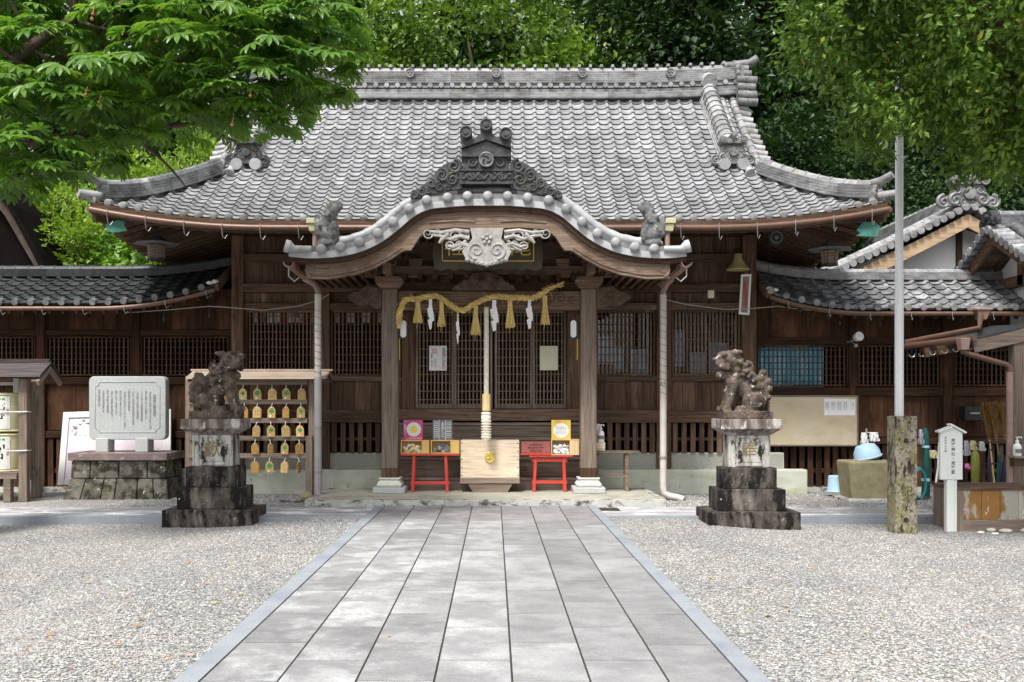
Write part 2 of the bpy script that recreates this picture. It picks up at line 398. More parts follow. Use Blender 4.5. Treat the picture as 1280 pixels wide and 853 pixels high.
# stone
M['komatier'] = surf('dark_lichened_stone', (.042, .037, .033), (.112, .097, .085), (5, 5, 5), .85, .5, rnd=.2, bdist=.015,
                     spots=[((.012, .011, .010), (3.2, 3.2, 1.3), .50, .60), ((.17, .15, .13), (6, 6, 2), .58, .75), ((.36, .35, .32), 15, .71, .75)])
M['komadie'] = surf('pale_stained_granite', (.35, .345, .315), (.50, .495, .46), (7, 7, 4), .8, .3, rnd=.1,
                    spots=[((.10, .085, .075), (7, 7, 1.6), .52, .68), ((.02, .02, .018), (6, 6, 3.2), .60, .68)])
M['komacap'] = surf('streaked_granite', (.20, .165, .15), (.36, .33, .305), (6, 6, 2), .8, .4, rnd=.1,
                    spots=[((.09, .065, .06), (8, 8, 1.6), .48, .68), ((.48, .47, .43), (9, 9, 5), .60, .70)])
M['koma'] = surf('lichened_lion_stone', (.075, .056, .046), (.185, .145, .12), (9, 9, 9), .9, .7, (45, 45, 45), rnd=.1, bdist=.02,
                 spots=[((.03, .024, .02), 6, .5, .7), ((.15, .135, .06), 4.2, .62, .78), ((.45, .44, .40), 9, .655, .72)])
M['granite'] = surf('grey_granite', (.36, .37, .365), (.47, .48, .47), (60, 60, 60), .7, .1, rnd=.06, lo=.4, hi=.6)
M['monum'] = surf('blue_grey_granite', (.36, .38, .375), (.47, .49, .485), (70, 70, 70), .7, .08, rnd=.05, lo=.4, hi=.6)
M['rubble'] = surf('mossy_rubble', (.085, .08, .065), (.185, .175, .145), (5, 5, 5), .9, .6, rnd=.5, bdist=.02,
                   spots=[((.035, .032, .025), 4.5, .52, .64), ((.13, .135, .065), (5, 5, 2), .60, .78), ((.48, .47, .43), 10, .68, .73)])
M['plumcap'] = surf('purple_stained_slab', (.15, .105, .10), (.27, .205, .195), (4, 4, 4), .8, .3, rnd=.08, spots=[((.42, .42, .40), (3, 3, 7), .60, .74)])
M['concrete'] = surf('greenish_concrete', (.40, .42, .36), (.52, .53, .46), (2.5, 2.5, 2.5), .85, .12, rnd=.06,
                     spots=[((.34, .38, .24), (1.2, 1.2, 3.5), .58, .78), ((.20, .22, .19), (16, 16, 5), .69, .72)])
M['roughconc'] = surf('speckled_concrete', (.25, .25, .22), (.43, .43, .38), (50, 50, 50), .9, .4, rnd=.05, lo=.35, hi=.65)
M['platform'] = surf('worn_concrete', (.33, .32, .265), (.44, .43, .36), (3, 3, 3), .85, .1, rnd=.05, spots=[((.24, .23, .19), 2.2, .56, .78)])
M['kerbst'] = surf('mossy_kerb', (.36, .36, .33), (.50, .50, .46), (6, 6, 6), .85, .3, rnd=.12, spots=[((.10, .085, .085), (5, 5, 9), .55, .68)])
M['mossstone'] = surf('mossy_post_stone', (.21, .19, .13), (.36, .335, .26), (9, 9, 9), .9, .6, rnd=.05, bdist=.02,
                      spots=[((.05, .044, .034), (26, 26, 22), .56, .70), ((.19, .175, .05), (6, 6, 3.0), .53, .70), ((.34, .32, .26), (21, 21, 21), .60, .72), ((.05, .035, .03), (11, 11, 3.5), .58, .66)])
M['trough'] = surf('sandy_stone', (.23, .20, .115), (.34, .30, .19), (9, 9, 9), .9, .4, rnd=.05)
M['plinth'] = surf('cream_granite', (.55, .54, .48), (.68, .67, .61), (30, 30, 30), .7, .08, rnd=.03)
M['wstone'] = surf('white_cobble', (.55, .52, .45), (.70, .68, .62), (14, 14, 14), .7, .1, rnd=.4)
M['bark'] = surf('bark', (.060, .045, .032), (.14, .11, .08), (9, 9, 2.5), .9, .6, rnd=.2, bdist=.02)
M['twig'] = surf('twig_bark', (.10, .07, .04), (.20, .145, .08), (9, 9, 9), .85, .1, rnd=.4)
# ------------------------------------------------------------------ the ground
def gz(x, y):
    s = np.clip((np.abs(x)-2.4)/1.6, 0, 1); s = s*s*(3-2*s)
    f = np.clip((14.6-y)/.8, 0, 1)
    return -.022-.085*s*f

def gravel_mat():
    m, nt, b = new_mat('grey_gravel')
    tc = N(nt, 'TexCoord').outputs['Object']
    vo = N(nt, 'TexVoronoi'); vo.inputs['Scale'].default_value = 72; nt.links.new(tc, vo.inputs['Vector'])
    sep = N(nt, 'SeparateColor'); nt.links.new(vo.outputs['Color'], sep.inputs[0])
    cr = N(nt, 'ValToRGB'); cr.color_ramp.interpolation = 'CONSTANT'
    e = cr.color_ramp.elements
    cols = [(0, (.085, .085, .09)), (.16, (.17, .17, .172)), (.38, (.275, .272, .263)), (.62, (.365, .361, .345)), (.80, (.30, .28, .24)), (.89, (.47, .468, .46))]
    e[0].position = 0; e[0].color = (*cols[0][1], 1); e[1].position = cols[1][0]; e[1].color = (*cols[1][1], 1)
    for p, c in cols[2:]:
        q = e.new(p); q.color = (*c, 1)
    nt.links.new(sep.outputs[0], cr.inputs[0])
    big = ramp(nt, noise(nt, tc, .55, 4), .35, .7, (.84, .84, .85, 1), (1.10, 1.09, 1.06, 1))
    col = mix(nt, 1.0, cr.outputs[0], big, 'MULTIPLY')
    nt.links.new(col, b.inputs['Base Color']); b.inputs['Roughness'].default_value = .85
    h = math_(nt, 'SUBTRACT', 1.0, vo.outputs['Distance'])
    bn = N(nt, 'Bump'); bn.inputs['Strength'].default_value = .9; bn.inputs['Distance'].default_value = .012
    nt.links.new(h, bn.inputs['Height']); nt.links.new(bn.outputs[0], b.inputs['Normal'])
    return m
M['gravel'] = gravel_mat()

xs = np.concatenate([[-200, -80, -40], np.linspace(-14, 14, 57), [40, 80, 200]])
ys = np.concatenate([[-60, -20, -6], np.linspace(0, 22, 56), [40, 80, 250]])
gx, gy = np.meshgrid(xs, ys)
mb = MB(); nx = len(xs)
mb.add(np.stack([gx, gy, gz(gx, gy)], -1).reshape(-1, 3), [[j*nx+i, j*nx+i+1, (j+1)*nx+i+1, (j+1)*nx+i] for j in range(len(ys)-1) for i in range(nx-1)])
top(mb.build('gravel_ground', M['gravel'], smooth=60), kind='structure')

def pebbles(n, x0, x1, y0, y1, smin, smax):
    x = RNG.uniform(x0, x1, n); y = y0+(y1-y0)*RNG.random(n)**1.5
    z = gz(x, y)
    t = np.array([(1, 0, 0), (0, 1, 0), (-1, 0, 0), (0, -1, 0), (0, 0, 1), (.7, .7, .55), (-.7, .7, .5), (-.7, -.7, .55), (.7, -.7, .5)], float)
    fc = np.array([(0, 5, 4), (5, 1, 4), (1, 6, 4), (6, 2, 4), (2, 7, 4), (7, 3, 4), (3, 8, 4), (8, 0, 4)])
    s = RNG.uniform(smin, smax, n)
    a = RNG.uniform(0, 2*PI, n); ca, sa = np.cos(a), np.sin(a)
    jit = RNG.uniform(.7, 1.3, (n, len(t), 3))
    L = t[None]*jit*np.array([1, .75, .62])
    V = np.stack([L[..., 0]*ca[:, None]-L[..., 1]*sa[:, None], L[..., 0]*sa[:, None]+L[..., 1]*ca[:, None], L[..., 2]], -1)*s[:, None, None]
    V += np.stack([x, y, z+.001], -1)[:, None]
    FF = (np.arange(n)*len(t))[:, None, None]+fc[None]
    return V.reshape(-1, 3), FF.reshape(-1, 3), np.repeat(RNG.random(n), len(fc))

def pebble_mat():
    m, nt, b = new_mat('loose_gravel')
    at_ = N(nt, 'Attribute', attribute_name='rnd')
    cr = N(nt, 'ValToRGB'); e = cr.color_ramp.elements
    cols = [(0, (.11, .11, .115)), (.2, (.21, .21, .213)), (.45, (.295, .292, .282)), (.7, (.39, .386, .37)), (.8, (.335, .312, .265)), (.9, (.48, .478, .47)), (1, (.56, .558, .55))]
    e[0].color = (*cols[0][1], 1); e[1].color = (*cols[-1][1], 1)
    for p, c in cols[1:-1]:
        q = e.new(p); q.color = (*c, 1)
    nt.links.new(at_.outputs['Fac'], cr.inputs[0])
    tc = N(nt, 'TexCoord').outputs['Object']
    big = ramp(nt, noise(nt, tc, .55, 4), .35, .7, (.84, .84, .85, 1), (1.10, 1.09, 1.06, 1))
    nt.links.new(mix(nt, 1.0, cr.outputs[0], big, 'MULTIPLY'), b.inputs['Base Color'])
    b.inputs['Roughness'].default_value = .8
    return m
M['pebble'] = pebble_mat()
mb = MB()
for a, b_, n in ((-6.2, -1.87, 62000), (1.62, 6.6, 70000)):
    V, Fc, r = pebbles(n, a, b_, 5.0, 13.72, .005, .0135); mb.add(V, Fc, 0, r)
for a, b_, n in ((-6.2, -2.95, 5000), (2.75, 7.5, 6000)):
    V, Fc, r = pebbles(n, a, b_, 15.15, 17.4, .009, .02); mb.add(V, Fc, 0, r)
top(mb.build('loose_gravel', M['pebble']), 'loose grey and white gravel stones covering the shrine yard', 'gravel', kind='stuff')

# the paved approach: seven rows of granite slabs between blue-grey kerb strips
def slab_mat():
    m, nt, b = new_mat('approach_granite')
    tc0 = N(nt, 'TexCoord').outputs['Object']; at_ = N(nt, 'Attribute', attribute_name='rnd')
    cmb = N(nt, 'CombineXYZ'); nt.links.new(math_(nt, 'MULTIPLY', at_.outputs['Fac'], 37.0), cmb.inputs[0]); nt.links.new(math_(nt, 'MULTIPLY', at_.outputs['Fac'], 91.0), cmb.inputs[2])
    va = N(nt, 'VectorMath', operation='ADD'); nt.links.new(tc0, va.inputs[0]); nt.links.new(cmb.outputs[0], va.inputs[1]); tc = va.outputs[0]
    def nz(sc, det=5, ro=.6):
        mp = N(nt, 'Mapping'); mp.inputs['Scale'].default_value = sc; nt.links.new(tc, mp.inputs['Vector'])
        return noise(nt, mp.outputs[0], 1, det, ro)
    fine = ramp(nt, nz((75, 75, 75), 4, .85), .33, .67, (.185, .185, .186, 1), (.325, .325, .327, 1))
    dark = ramp(nt, nz((2.6, 2.9, 1), 7, .7), .42, .60)
    col = mix(nt, dark, fine, mix(nt, .5, fine, (.15, .145, .15)))
    pale = ramp(nt, nz((2.2, 2.0, 1), 7, .68), .47, .63)
    pale2 = ramp(nt, nz((40, 40, 40), 5, .85), .34, .58)
    # worn pale patches gather on the left half of the approach
    sx = N(nt, 'SeparateXYZ'); nt.links.new(tc0, sx.inputs[0])
    side = ramp(nt, sx.outputs[0], 0, 1, (1, 1, 1, 1), (.25, .25, .25, 1))
    mr = N(nt, 'MapRange'); mr.inputs[1].default_value = -1.0; mr.inputs[2].default_value = .6; mr.inputs[3].default_value = 1; mr.inputs[4].default_value = .35
    nt.links.new(sx.outputs[0], mr.inputs[0])
    k = math_(nt, 'MULTIPLY', math_(nt, 'MULTIPLY', pale, pale2), mr.outputs[0])
    col = mix(nt, math_(nt, 'MULTIPLY', k, .95), col, (.475, .476, .478))
    g = math_(nt, 'ADD', math_(nt, 'MULTIPLY', math_(nt, 'FRACT', math_(nt, 'MULTIPLY', at_.outputs['Fac'], 13.7)), .36), .82)
    col = mix(nt, 1.0, col, g, 'MULTIPLY')
    nt.links.new(col, b.inputs['Base Color'])
    ro = ramp(nt, nz((5, 5, 5)), .3, .7, (.5, .5, .5, 1), (.75, .75, .75, 1)); nt.links.new(ro, b.inputs['Roughness'])
    bn = N(nt, 'Bump'); bn.inputs['Strength'].default_value = .12; bn.inputs['Distance'].default_value = .004
    nt.links.new(nz((70, 70, 70), 4, .8), bn.inputs['Height']); nt.links.new(bn.outputs[0], b.inputs['Normal'])
    return m
M['slab'] = slab_mat()
M['bluekerb'] = surf('blue_grey_kerb', (.22, .237, .262), (.32, .338, .362), (80, 80, 80), .65, .08, rnd=.12, lo=.35, hi=.65, spots=[((.19, .21, .25), (2, 2, 2), .5, .8)])
M['joint'] = surf('dark_joint', (.035, .03, .024), (.06, .055, .045), (9, 9, 9), .95, 0, rnd=0)
PX0, PX1, PY1 = -1.702, 1.4575, 15.25
mb = MB(); mb.box(-1.84, 1.58, -3, PY1, -.06, -.006, 1)
cw = (PX1-PX0)/7
for i in range(7):
    ph = [.45, .0, .452, .0, .452, .0, .40][i]
    y = -3.0+ph-.9
    while y < PY1:
        y0, y1 = max(y, -3), min(y+.906, PY1)
        if y1-y0 > .02: mb.box(PX0+i*cw+.0068, PX0+(i+1)*cw-.0068, y0+.0062, y1-.0062, -.05, 0+random.uniform(-.0008, .0008), 0)
        y += .906
for a, b_ in ((-1.853, PX0-.006), (PX1+.006, 1.595)):
    y = -3
    while y < PY1:
        mb.box(a, b_, y+.001, min(y+1.81, PY1)-.001, -.12, .002, 2, r=random.uniform(.4, .6)); y += 1.81
top(mb.build('stone_path', [M['slab'], M['joint'], M['bluekerb']]), kind='structure')

# cross path in front of the hall, a kerb step above the yard
M['xslab'] = surf('pale_cross_slab', (.30, .30, .31), (.44, .44, .45), (60, 60, 60), .7, .08, rnd=.25, lo=.35, hi=.65, spots=[((.26, .25, .255), (1.5, 4, 1), .52, .66), ((.66, .66, .66), (2, 4, 1), .60, .66)])
mb = MB()
for side in (-1, 1):
    x0, x1 = ((-14, -1.856) if side < 0 else (1.598, 6.55))
    mb.box(x0, x1, 13.78, 15.08, -.3, -.012, 1)
    x = x0; k = 0
    for row, (ya, yb) in enumerate(((13.95, 14.5), (14.505, 15.08))):
        x = x0+(.3 if row else 0)
        while x < x1:
            mb.box(x+.003, min(x+.9, x1)-.003, ya, yb-.004, -.1, 0, 0); x += .9
    x = x0
    while x < x1:
        mb.box(x+.001, min(x+1.8, x1)-.001, 13.76, 13.945, -.3, .003, 2, r=.45); x += 1.8
top(mb.build('cross_path', [M['xslab'], M['joint'], M['bluekerb']]), kind='structure')

# raised platform under the porch
mb = MB()
mb.frustum(-2.86, 2.62, 15.42, 17.62, -.05, -2.86, 2.62, 15.42, 17.62, .083, 0)
x = -2.98
for w in (2.2, 2.25, 1.23):
    mb.box(x+.003, x+w-.003, 15.26, 15.418, -.06, .088, 1); x += w
for sx in (-1, 1):
    xa, xb = ((-2.98, -2.864) if sx < 0 else (2.624, 2.72))
    mb.box(xa, xb, 15.42, 17.5, -.06, .086, 1)
top(mb.build('porch_paving', [M['platform'], M['kerbst']]), kind='structure')
# ------------------------------------------------------------------ roof building blocks
PROF = [(0, .034), (.06, .047), (.13, .050), (.20, .040), (.27, .014), (.35, .003), (.60, -.003), (.84, .003), (.94, .014)]
def tilefield(mb, sf, u0, u1, t0, t1, ncol, nrow, clip=None, th=.025, amp=1.0, flip=False, jit=.004):
    """overlapping courses of S-shaped pan tiles over sf(u, t) -> points; t runs up the slope"""
    pitch = (u1-u0)/ncol; dt = (t1-t0)/nrow
    ph = np.array([p for p, _ in PROF]); hh = np.array([h for _, h in PROF])*amp
    U = np.concatenate([(u0+(np.arange(ncol)[:, None]+ph[None])*pitch).reshape(-1), [u1]])
    Hh = np.concatenate([np.tile(hh, ncol), [hh[0]]])
    colid = np.concatenate([np.repeat(np.arange(ncol), len(ph)), [ncol-1]])
    n = len(U)
    def S_(t, h):
        tt = np.full(n, t); uu = U if clip is None else np.clip(U, *clip(t))
        P = sf(uu, tt); e = 1e-3
        du = sf(uu+e, tt)-sf(uu-e, tt); dv = sf(uu, tt+e)-sf(uu, tt-e)
        nn = np.cross(du, dv); nn /= np.linalg.norm(nn, axis=1)[:, None]
        nn[nn[:, 2] < 0] *= -1
        return P+nn*h[:, None], uu
    for i in range(nrow):
        tb, tt_ = t0+i*dt, t0+(i+1)*dt
        j = (RNG.random(ncol)*jit)[colid]
        A, ua = S_(tt_, Hh); B, ub = S_(tb-.006, Hh+th+j); C, _ = S_(tb+.010, Hh-.010)
        V = np.concatenate([A, B, C]); idx = np.arange(n-1)
        ok = (np.abs(ub[1:]-ub[:-1]) > 1e-6) | (np.abs(ua[1:]-ua[:-1]) > 1e-6)
        q1 = np.stack([idx+n, idx+1+n, idx+1, idx], 1)[ok]; q2 = np.stack([idx+2*n, idx+1+2*n, idx+1+n, idx+n], 1)[ok]
        rr = RNG.random(ncol)[colid[:-1]][ok]
        if flip: q1 = q1[:, ::-1]; q2 = q2[:, ::-1]
        mb.add(V, np.concatenate([q1, q2]), 0, np.concatenate([rr, rr*.5]))

def ridge(mb, path, w, h, layers=5, capr=.085, seg=.26, cap=True):
    """stack of flat ridge tiles along path, round capping tiles on top"""
    P = np.array(path, float)
    prof = []; dz = h/layers
    for i in range(layers):
        hw = w/2*(1-.28*i/layers); z = i*dz
        prof += [(hw, z), (hw+.012, z+dz*.55), (hw+.012, z+dz*.80), (hw-.012, z+dz*.84)]
    full = [(a, b) for a, b in prof]+[(-a, b) for a, b in prof[::-1]]
    # short lengths, so that the courses show joints
    d = np.concatenate([[0], np.cumsum(np.linalg.norm(np.diff(P, axis=0), axis=1))]); L = d[-1]
    def along(s): return np.array([np.interp(s, d, P[:, k]) for k in range(3)])
    nseg = max(1, int(L/(seg*2)))
    for i in range(nseg):
        pts = [along(L*(i+q)/nseg+(-.002 if q == 1 else .002 if q == 0 else 0)) for q in (0, .5, 1)]
        mb.sweep(full, pts, 0)
    if cap:
        nc = max(1, int(L/seg))
        for i in range(nc):
            a, b = along(L*i/nc), along(L*(i+1)/nc); up = np.array([0, 0, h-.01])
            mb.tube([a+up, a+up+(b-a)*.10, a+up+(b-a)*.12, b+up], [capr*1.14, capr*1.14, capr, capr*.98], 10, 0)

def oni(parent, fn, w, h, mat, name='ridge_end_tile', crown=True, wings=True, depth=.10):
    """carved ridge-end tile; fn(s, z, d): s across, z up from its foot, d outwards"""
    mb = MB()
    pl = [(-w*.5, 0), (w*.5, 0), (w*.47, h*.30), (w*.40, h*.58), (w*.30, h*.74), (-w*.30, h*.74), (-w*.40, h*.58), (-w*.47, h*.30)]
    mb.map_poly(pl[::-1], fn, 0, depth)
    def ball(s, z, r, d=depth): mb.ball(fn(s, z, d), r, 10, 6)
    mb.cyl(fn(0, h*.42, depth-.02), fn(0, h*.42, depth+.05), w*.15, seg=14)
    for sg in (-1, 1):
        mb.spiral(fn, sg*w*.34, h*.20, w*.15, 1.4, .30, PI/2, depth, -sg)
        mb.spiral(fn, sg*w*.27, h*.52, w*.11, 1.4, .30, PI/2, depth, -sg)
        mb.spiral(fn, sg*w*.13, h*.14, w*.09, 1.3, .30, -PI/2, depth, sg)
        if wings:
            mb.spiral(fn, sg*w*.60, h*.14, w*.17, 1.6, .32, PI/2, depth*.6, -sg)
            mb.map_poly([(sg*w*.42, 0), (sg*w*.72, 0), (sg*w*.74, h*.2), (sg*w*.55, h*.34), (sg*w*.42, h*.4)][::sg], fn, 0, depth*.6)
    if crown:
        mb.map_poly([(-w*.44, h*.72), (w*.44, h*.72), (w*.40, h*.80), (0, h*.95), (-w*.40, h*.80)][::-1], fn, -.04, depth+.05)
        for s, z in ((-w*.36, h*.84), (0, h*1.0), (w*.36, h*.84)):
            mb.cyl(fn(s, z, -.12), fn(s, z, depth+.09), w*.115, seg=14)
            mb.cyl(fn(s, z, depth+.088), fn(s, z, depth+.10), w*.05, seg=10)
    return mb.build(name, mat, parent, smooth=50)

# ------------------------------------------------------------------ the worship hall
XC = -.08
WY = 17.8                                            # front wall plane
hall = thing('shrine_hall', 'large wooden worship hall with silver tiled roof and curved porch gable', 'shrine hall', (XC, WY, 0))
k = .01465
def zw(py): return Z_(py, WY)
def xw(px): return X_(px, WY)

# foundation: rough upper band, smooth lower step reaching out past the corner posts
mb = MB()
mb.box(xw(228), xw(982), WY-.02, WY+6, -.1, .418, 0)
for a, b_ in ((xw(240), xw(490)), (xw(733), xw(980))):
    mb.box(a, b_, WY-.02, WY+5, .4, .706, 1)
f = mb.build('foundation', [M['concrete'], M['roughconc']], hall, bevel=.025, segs=2)
for a, b_ in ((X_(226, 17.6), X_(478, 17.6)), (X_(745, 17.6), X_(1008, 17.6))):
    mb = MB(); mb.box(a, b_, 17.52, 17.777, -.1, .415)
    mb.build('foundation_step', M['concrete'], hall, bevel=.03, segs=2)

# posts
def post(px0, px1, y0=WY-.10, y1=WY+.16, z0=.42, z1=4.85, mat='brZ'):
    m_ = MB(); m_.box(xw(px0), xw(px1), y0, y1, z0, z1)
    return m_.build('post', M[mat], hall, bevel=.012)
for a, b_, q in ((291, 306, 'brZ'), (394, 413, 'brZ'), (503, 519, 'brZ'), (708, 725, 'brZ'), (820, 838, 'brZ'), (926, 944, 'brZ')):
    post(a, b_, mat=q)

# level rails across the front: (py top, py bottom, forward)
def rail(name, px0, px1, ya, yb, fwd, mat='brX', d=.12):
    m_ = MB(); m_.box(xw(px0), xw(px1), WY-fwd, WY-fwd+d, zw(yb), zw(ya))
    return m_.build(name, M[mat], hall, bevel=.01)
for a, b_ in ((306.5, 502.5), (725.5, 925.5)):
    rail('sill_rail', a, b_, 513, 528.5, .15)
    rail('window_rail', a, b_, 470.5, 477, .07)
    rail('head_rail', a, b_, 379, 388, .07)
    rail('upper_beam', a, b_, 355.5, 366, .13)
    rail('upper_rail', a, b_, 318, 328, .08)
rail('beam', 284, 952, 288, 296, .14, 'dkX')
rail('door_head', 519.5, 707.5, 379, 389, .07)

# boarded wall: upright boards in every bay
mb = MB()
def boards(x0, x1, z0, z1, y, n, th=.03, m=0):
    w = (x1-x0)/n
    for i in range(n): mb.box(x0+i*w+.002, x0+(i+1)*w-.002, y+random.uniform(0, .006), y+th, z0, z1, m)
bays = [(306, 394), (413, 503), (725, 820), (838, 926)]
for a, b_ in bays:
    boards(xw(a), xw(b_), zw(513), zw(477), WY-.02, 6)
    boards(xw(a), xw(b_), zw(355), zw(328), WY+.01, 5)
    boards(xw(a), xw(b_), zw(318), zw(296), WY+.01, 5)
    boards(xw(a), xw(b_), zw(379), zw(366), WY+.02, 3)
boards(xw(519), xw(708), zw(379), zw(296), WY+.02, 12)
boards(xw(306), xw(926), 4.6, 5.6, WY+.03, 26)
# side and back walls
for sx in (xw(292), xw(944)-.04): mb.box(sx, sx+.04, WY+.16, WY+6, .42, 5.6)
mb.box(xw(292), xw(944), WY+6, WY+6.05, .42, 5.6)
mb.build('wall', M['brZ'], hall)
# low slatted skirt under the floor
for a, b_ in ((306, 394), (413, 478), (746, 820), (838, 926)):
    mb = MB()
    x0, x1 = xw(a), xw(b_); n = int((x1-x0)/.145)
    for i in range(n):
        c = x0+(i+.5)*(x1-x0)/n; mb.box(c-.045, c+.045, WY-.06, WY-.02, .70, 1.265)
    mb.box(x0, x1, WY-.022, WY+.015, .93, .985)
    mb.build('skirt_slats', M['brZ'], hall)
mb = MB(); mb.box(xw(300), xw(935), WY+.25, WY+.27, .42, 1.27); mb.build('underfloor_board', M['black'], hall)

M['fadedred'] = surf('faded_red_cloth', (.20, .05, .04), (.26, .08, .06), (5, 5, 5), .8, 0)
# dark room behind the lattices
mb = MB()
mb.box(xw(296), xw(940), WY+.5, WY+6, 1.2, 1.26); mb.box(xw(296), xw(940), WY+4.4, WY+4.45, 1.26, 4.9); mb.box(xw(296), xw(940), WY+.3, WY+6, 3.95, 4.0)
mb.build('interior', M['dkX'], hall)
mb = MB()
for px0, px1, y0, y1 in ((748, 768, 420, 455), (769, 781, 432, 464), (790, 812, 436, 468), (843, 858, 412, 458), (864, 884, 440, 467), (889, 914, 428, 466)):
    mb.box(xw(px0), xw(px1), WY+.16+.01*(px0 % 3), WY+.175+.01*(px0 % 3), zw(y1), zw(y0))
mb.build('inner_screen', surf('pale_blue_screen', (.13, .22, .33), (.38, .48, .56), (5, 5, 3), .5, 0), hall)  # flat pale blue panels painting the sky's reflection in the right windows
for a, b_ in ((311, 393), (416, 476)):
    mb = MB(); n = 9
    for i in range(n):
        x0 = xw(a)+(xw(b_)-xw(a))*i/n; mb.box(x0+.01, x0+(xw(b_)-xw(a))/n-.02, WY+.25, WY+.26, zw(402), zw(389), i % 3 == 1)
    mb.build('inner_valance', [M['cloth'], M['fadedred']], hall)

# lattice windows
def lattice(mb, x0, x1, z0, z1, y, nv, nh, bw=.022, bd=.03, zoff=.0):
    for i in range(nv):
        c = x0+(i+.5)*(x1-x0)/nv; mb.box(c-bw/2, c+bw/2, y, y+bd, z0, z1)
    for i in range(nh):
        c = z0+(i+.5)*(z1-z0)/nh; mb.box(x0, x1, y+bd+.002, y+bd+.016, c-bw*.36, c+bw*.36)
def window(parent, x0, x1, z0, z1, y, nv, nh, mat='lat', glass=False, fr=.045):
    m_ = MB(); lattice(m_, x0+fr, x1-fr, z0+fr, z1-fr, y, nv, nh)
    w = m_.build('lattice_window', M[mat], parent)
    m_ = MB()
    m_.box(x0, x0+fr, y-.025, y+.05, z0, z1); m_.box(x1-fr, x1, y-.025, y+.05, z0, z1)
    m_.box(x0+fr, x1-fr, y-.022, y+.05, z0, z0+fr); m_.box(x0+fr, x1-fr, y-.022, y+.05, z1-fr, z1)
    m_.build('frame', M['brZ' if mat == 'lat' else 'dkZ'], w, bevel=.006)
    if glass:
        m_ = MB(); m_.box(x0+.02, x1-.02, y+.09, y+.098, z0+.02, z1-.02); m_.build('pane', M['glass'], w)
    return w
def glass_mat():
    m, nt, b = new_mat('dark_window_glass')
    b.inputs['Base Color'].default_value = (.9, .93, .95, 1); b.inputs['Roughness'].default_value = .03
    g = N(nt, 'BsdfGlossy'); g.inputs['Roughness'].default_value = .02
    t = N(nt, 'BsdfTransparent'); mx = N(nt, 'MixShader'); fr = N(nt, 'Fresnel'); fr.inputs[0].default_value = 1.6
    nt.links.new(fr.outputs[0], mx.inputs[0]); nt.links.new(t.outputs[0], mx.inputs[1]); nt.links.new(g.outputs[0], mx.inputs[2])
    out = [n for n in nt.nodes if n.type == 'OUTPUT_MATERIAL'][0]; nt.links.new(mx.outputs[0], out.inputs[0])
    return m
M['glass'] = glass_mat()
for a, b_, g in ((307, 394, False), (413.5, 502, False), (726, 819, True), (839, 925, True)):
    window(hall, xw(a), xw(b_), zw(470.5), zw(388), WY-.02, 17, 8, 'lat', g)

# lattice doors, four leaves
for a, b_ in ((519.5, 567.5), (567.7, 615.6), (618.4, 665.4), (665.6, 707.5)):
    x0, x1 = xw(a), xw(b_)
    m_ = MB(); yy = WY-.02
    lattice(m_, x0+.045, x1-.045, zw(505), zw(389), yy, 9 if b_-a > 45 else 8, 11, .024)
    d = m_.build('lattice_door', M['doorlat'], hall)
    m_ = MB()
    for q0, q1 in ((x0, x0+.045), (x1-.045, x1)): m_.box(q0, q1, yy-.022, yy+.05, zw(511), zw(389))
    m_.box(x0+.045, x1-.045, yy-.02, yy+.05, zw(511), zw(505)); m_.box(x0+.045, x1-.045, yy-.02, yy+.05, zw(391.5), zw(389))
    m_.build('frame', M['grZ'], d, bevel=.005)
# threshold and the wooden steps
mb = MB()
mb.box(xw(497), xw(733), WY-.2, WY+.3, zw(526), zw(511.5))
mb.build('threshold', M['poX'], hall, bevel=.012)
mb = MB()
zt = [.31, .655, 1.0, 1.26]
for i, z in enumerate(zt):
    y0 = 17.03+i*.2
    mb.box(xw(488), xw(735), y0, WY+.2, z-.05, z, r=.8)
    mb.box(xw(489), xw(734), y0+.025, y0+.06, (zt[i-1] if i else .083), z-.05, r=.35)
mb.build('front_steps', M['grX'], hall, bevel=.008)

# ---- main roof
EY, RD = 15.9, 4.0                                   # eave line, depth to the ridge
def rz(x, d):
    c = np.clip((np.abs(x)-3.6)/2.9, 0, 1.3); e = np.clip(1-d/2.4, 0, 1)
    return 4.60+.577*d+.058*d*d+.30*c*c*e*e
def sf_front(u, d): return np.stack([XC+u, EY+d, rz(u, d)], -1)
def lim(d):
    l = 6.5-d if d < 1.55 else 5.02
    return (-l, l)
mb = MB(); tilefield(mb, sf_front, -6.5, 6.5, 0, RD, 53, 27, lim, amp=1.0)
roof = mb.build('roof', M['tile'], hall, smooth=40)
# side slopes and the back slope
SY0, SY1 = EY, EY+2*RD
mb = MB()
for sg in (-1, 1):
    def sf_side(u, d, sg=sg):
        c = np.clip((np.abs(u-RD)-1.1)/2.9, 0, 1.3); e = np.clip(1-d/2.4, 0, 1)
        return np.stack([XC+sg*(6.5-d), EY+u, 4.60+.577*d+.058*d*d+.30*c*c*e*e], -1)
    tilefield(mb, sf_side, 0, 2*RD, 0, 1.55, 33, 10, lambda d: (d, 2*RD-d), flip=sg > 0)
def sf_back(u, d): return np.stack([XC+u, EY+2*RD-d, rz(u, d)], -1)
us = np.linspace(-1, 1, 15); ds = np.linspace(0, RD, 9)
V = np.array([sf_back(np.array([q*lim(d)[1]]), np.array([d]))[0] for d in ds for q in us])
mb.add(V, [[j*15+i, j*15+i+1, (j+1)*15+i+1, (j+1)*15+i] for j in range(8) for i in range(14)])
mb.build('rear_tiles', M['tile'], roof, smooth=40)
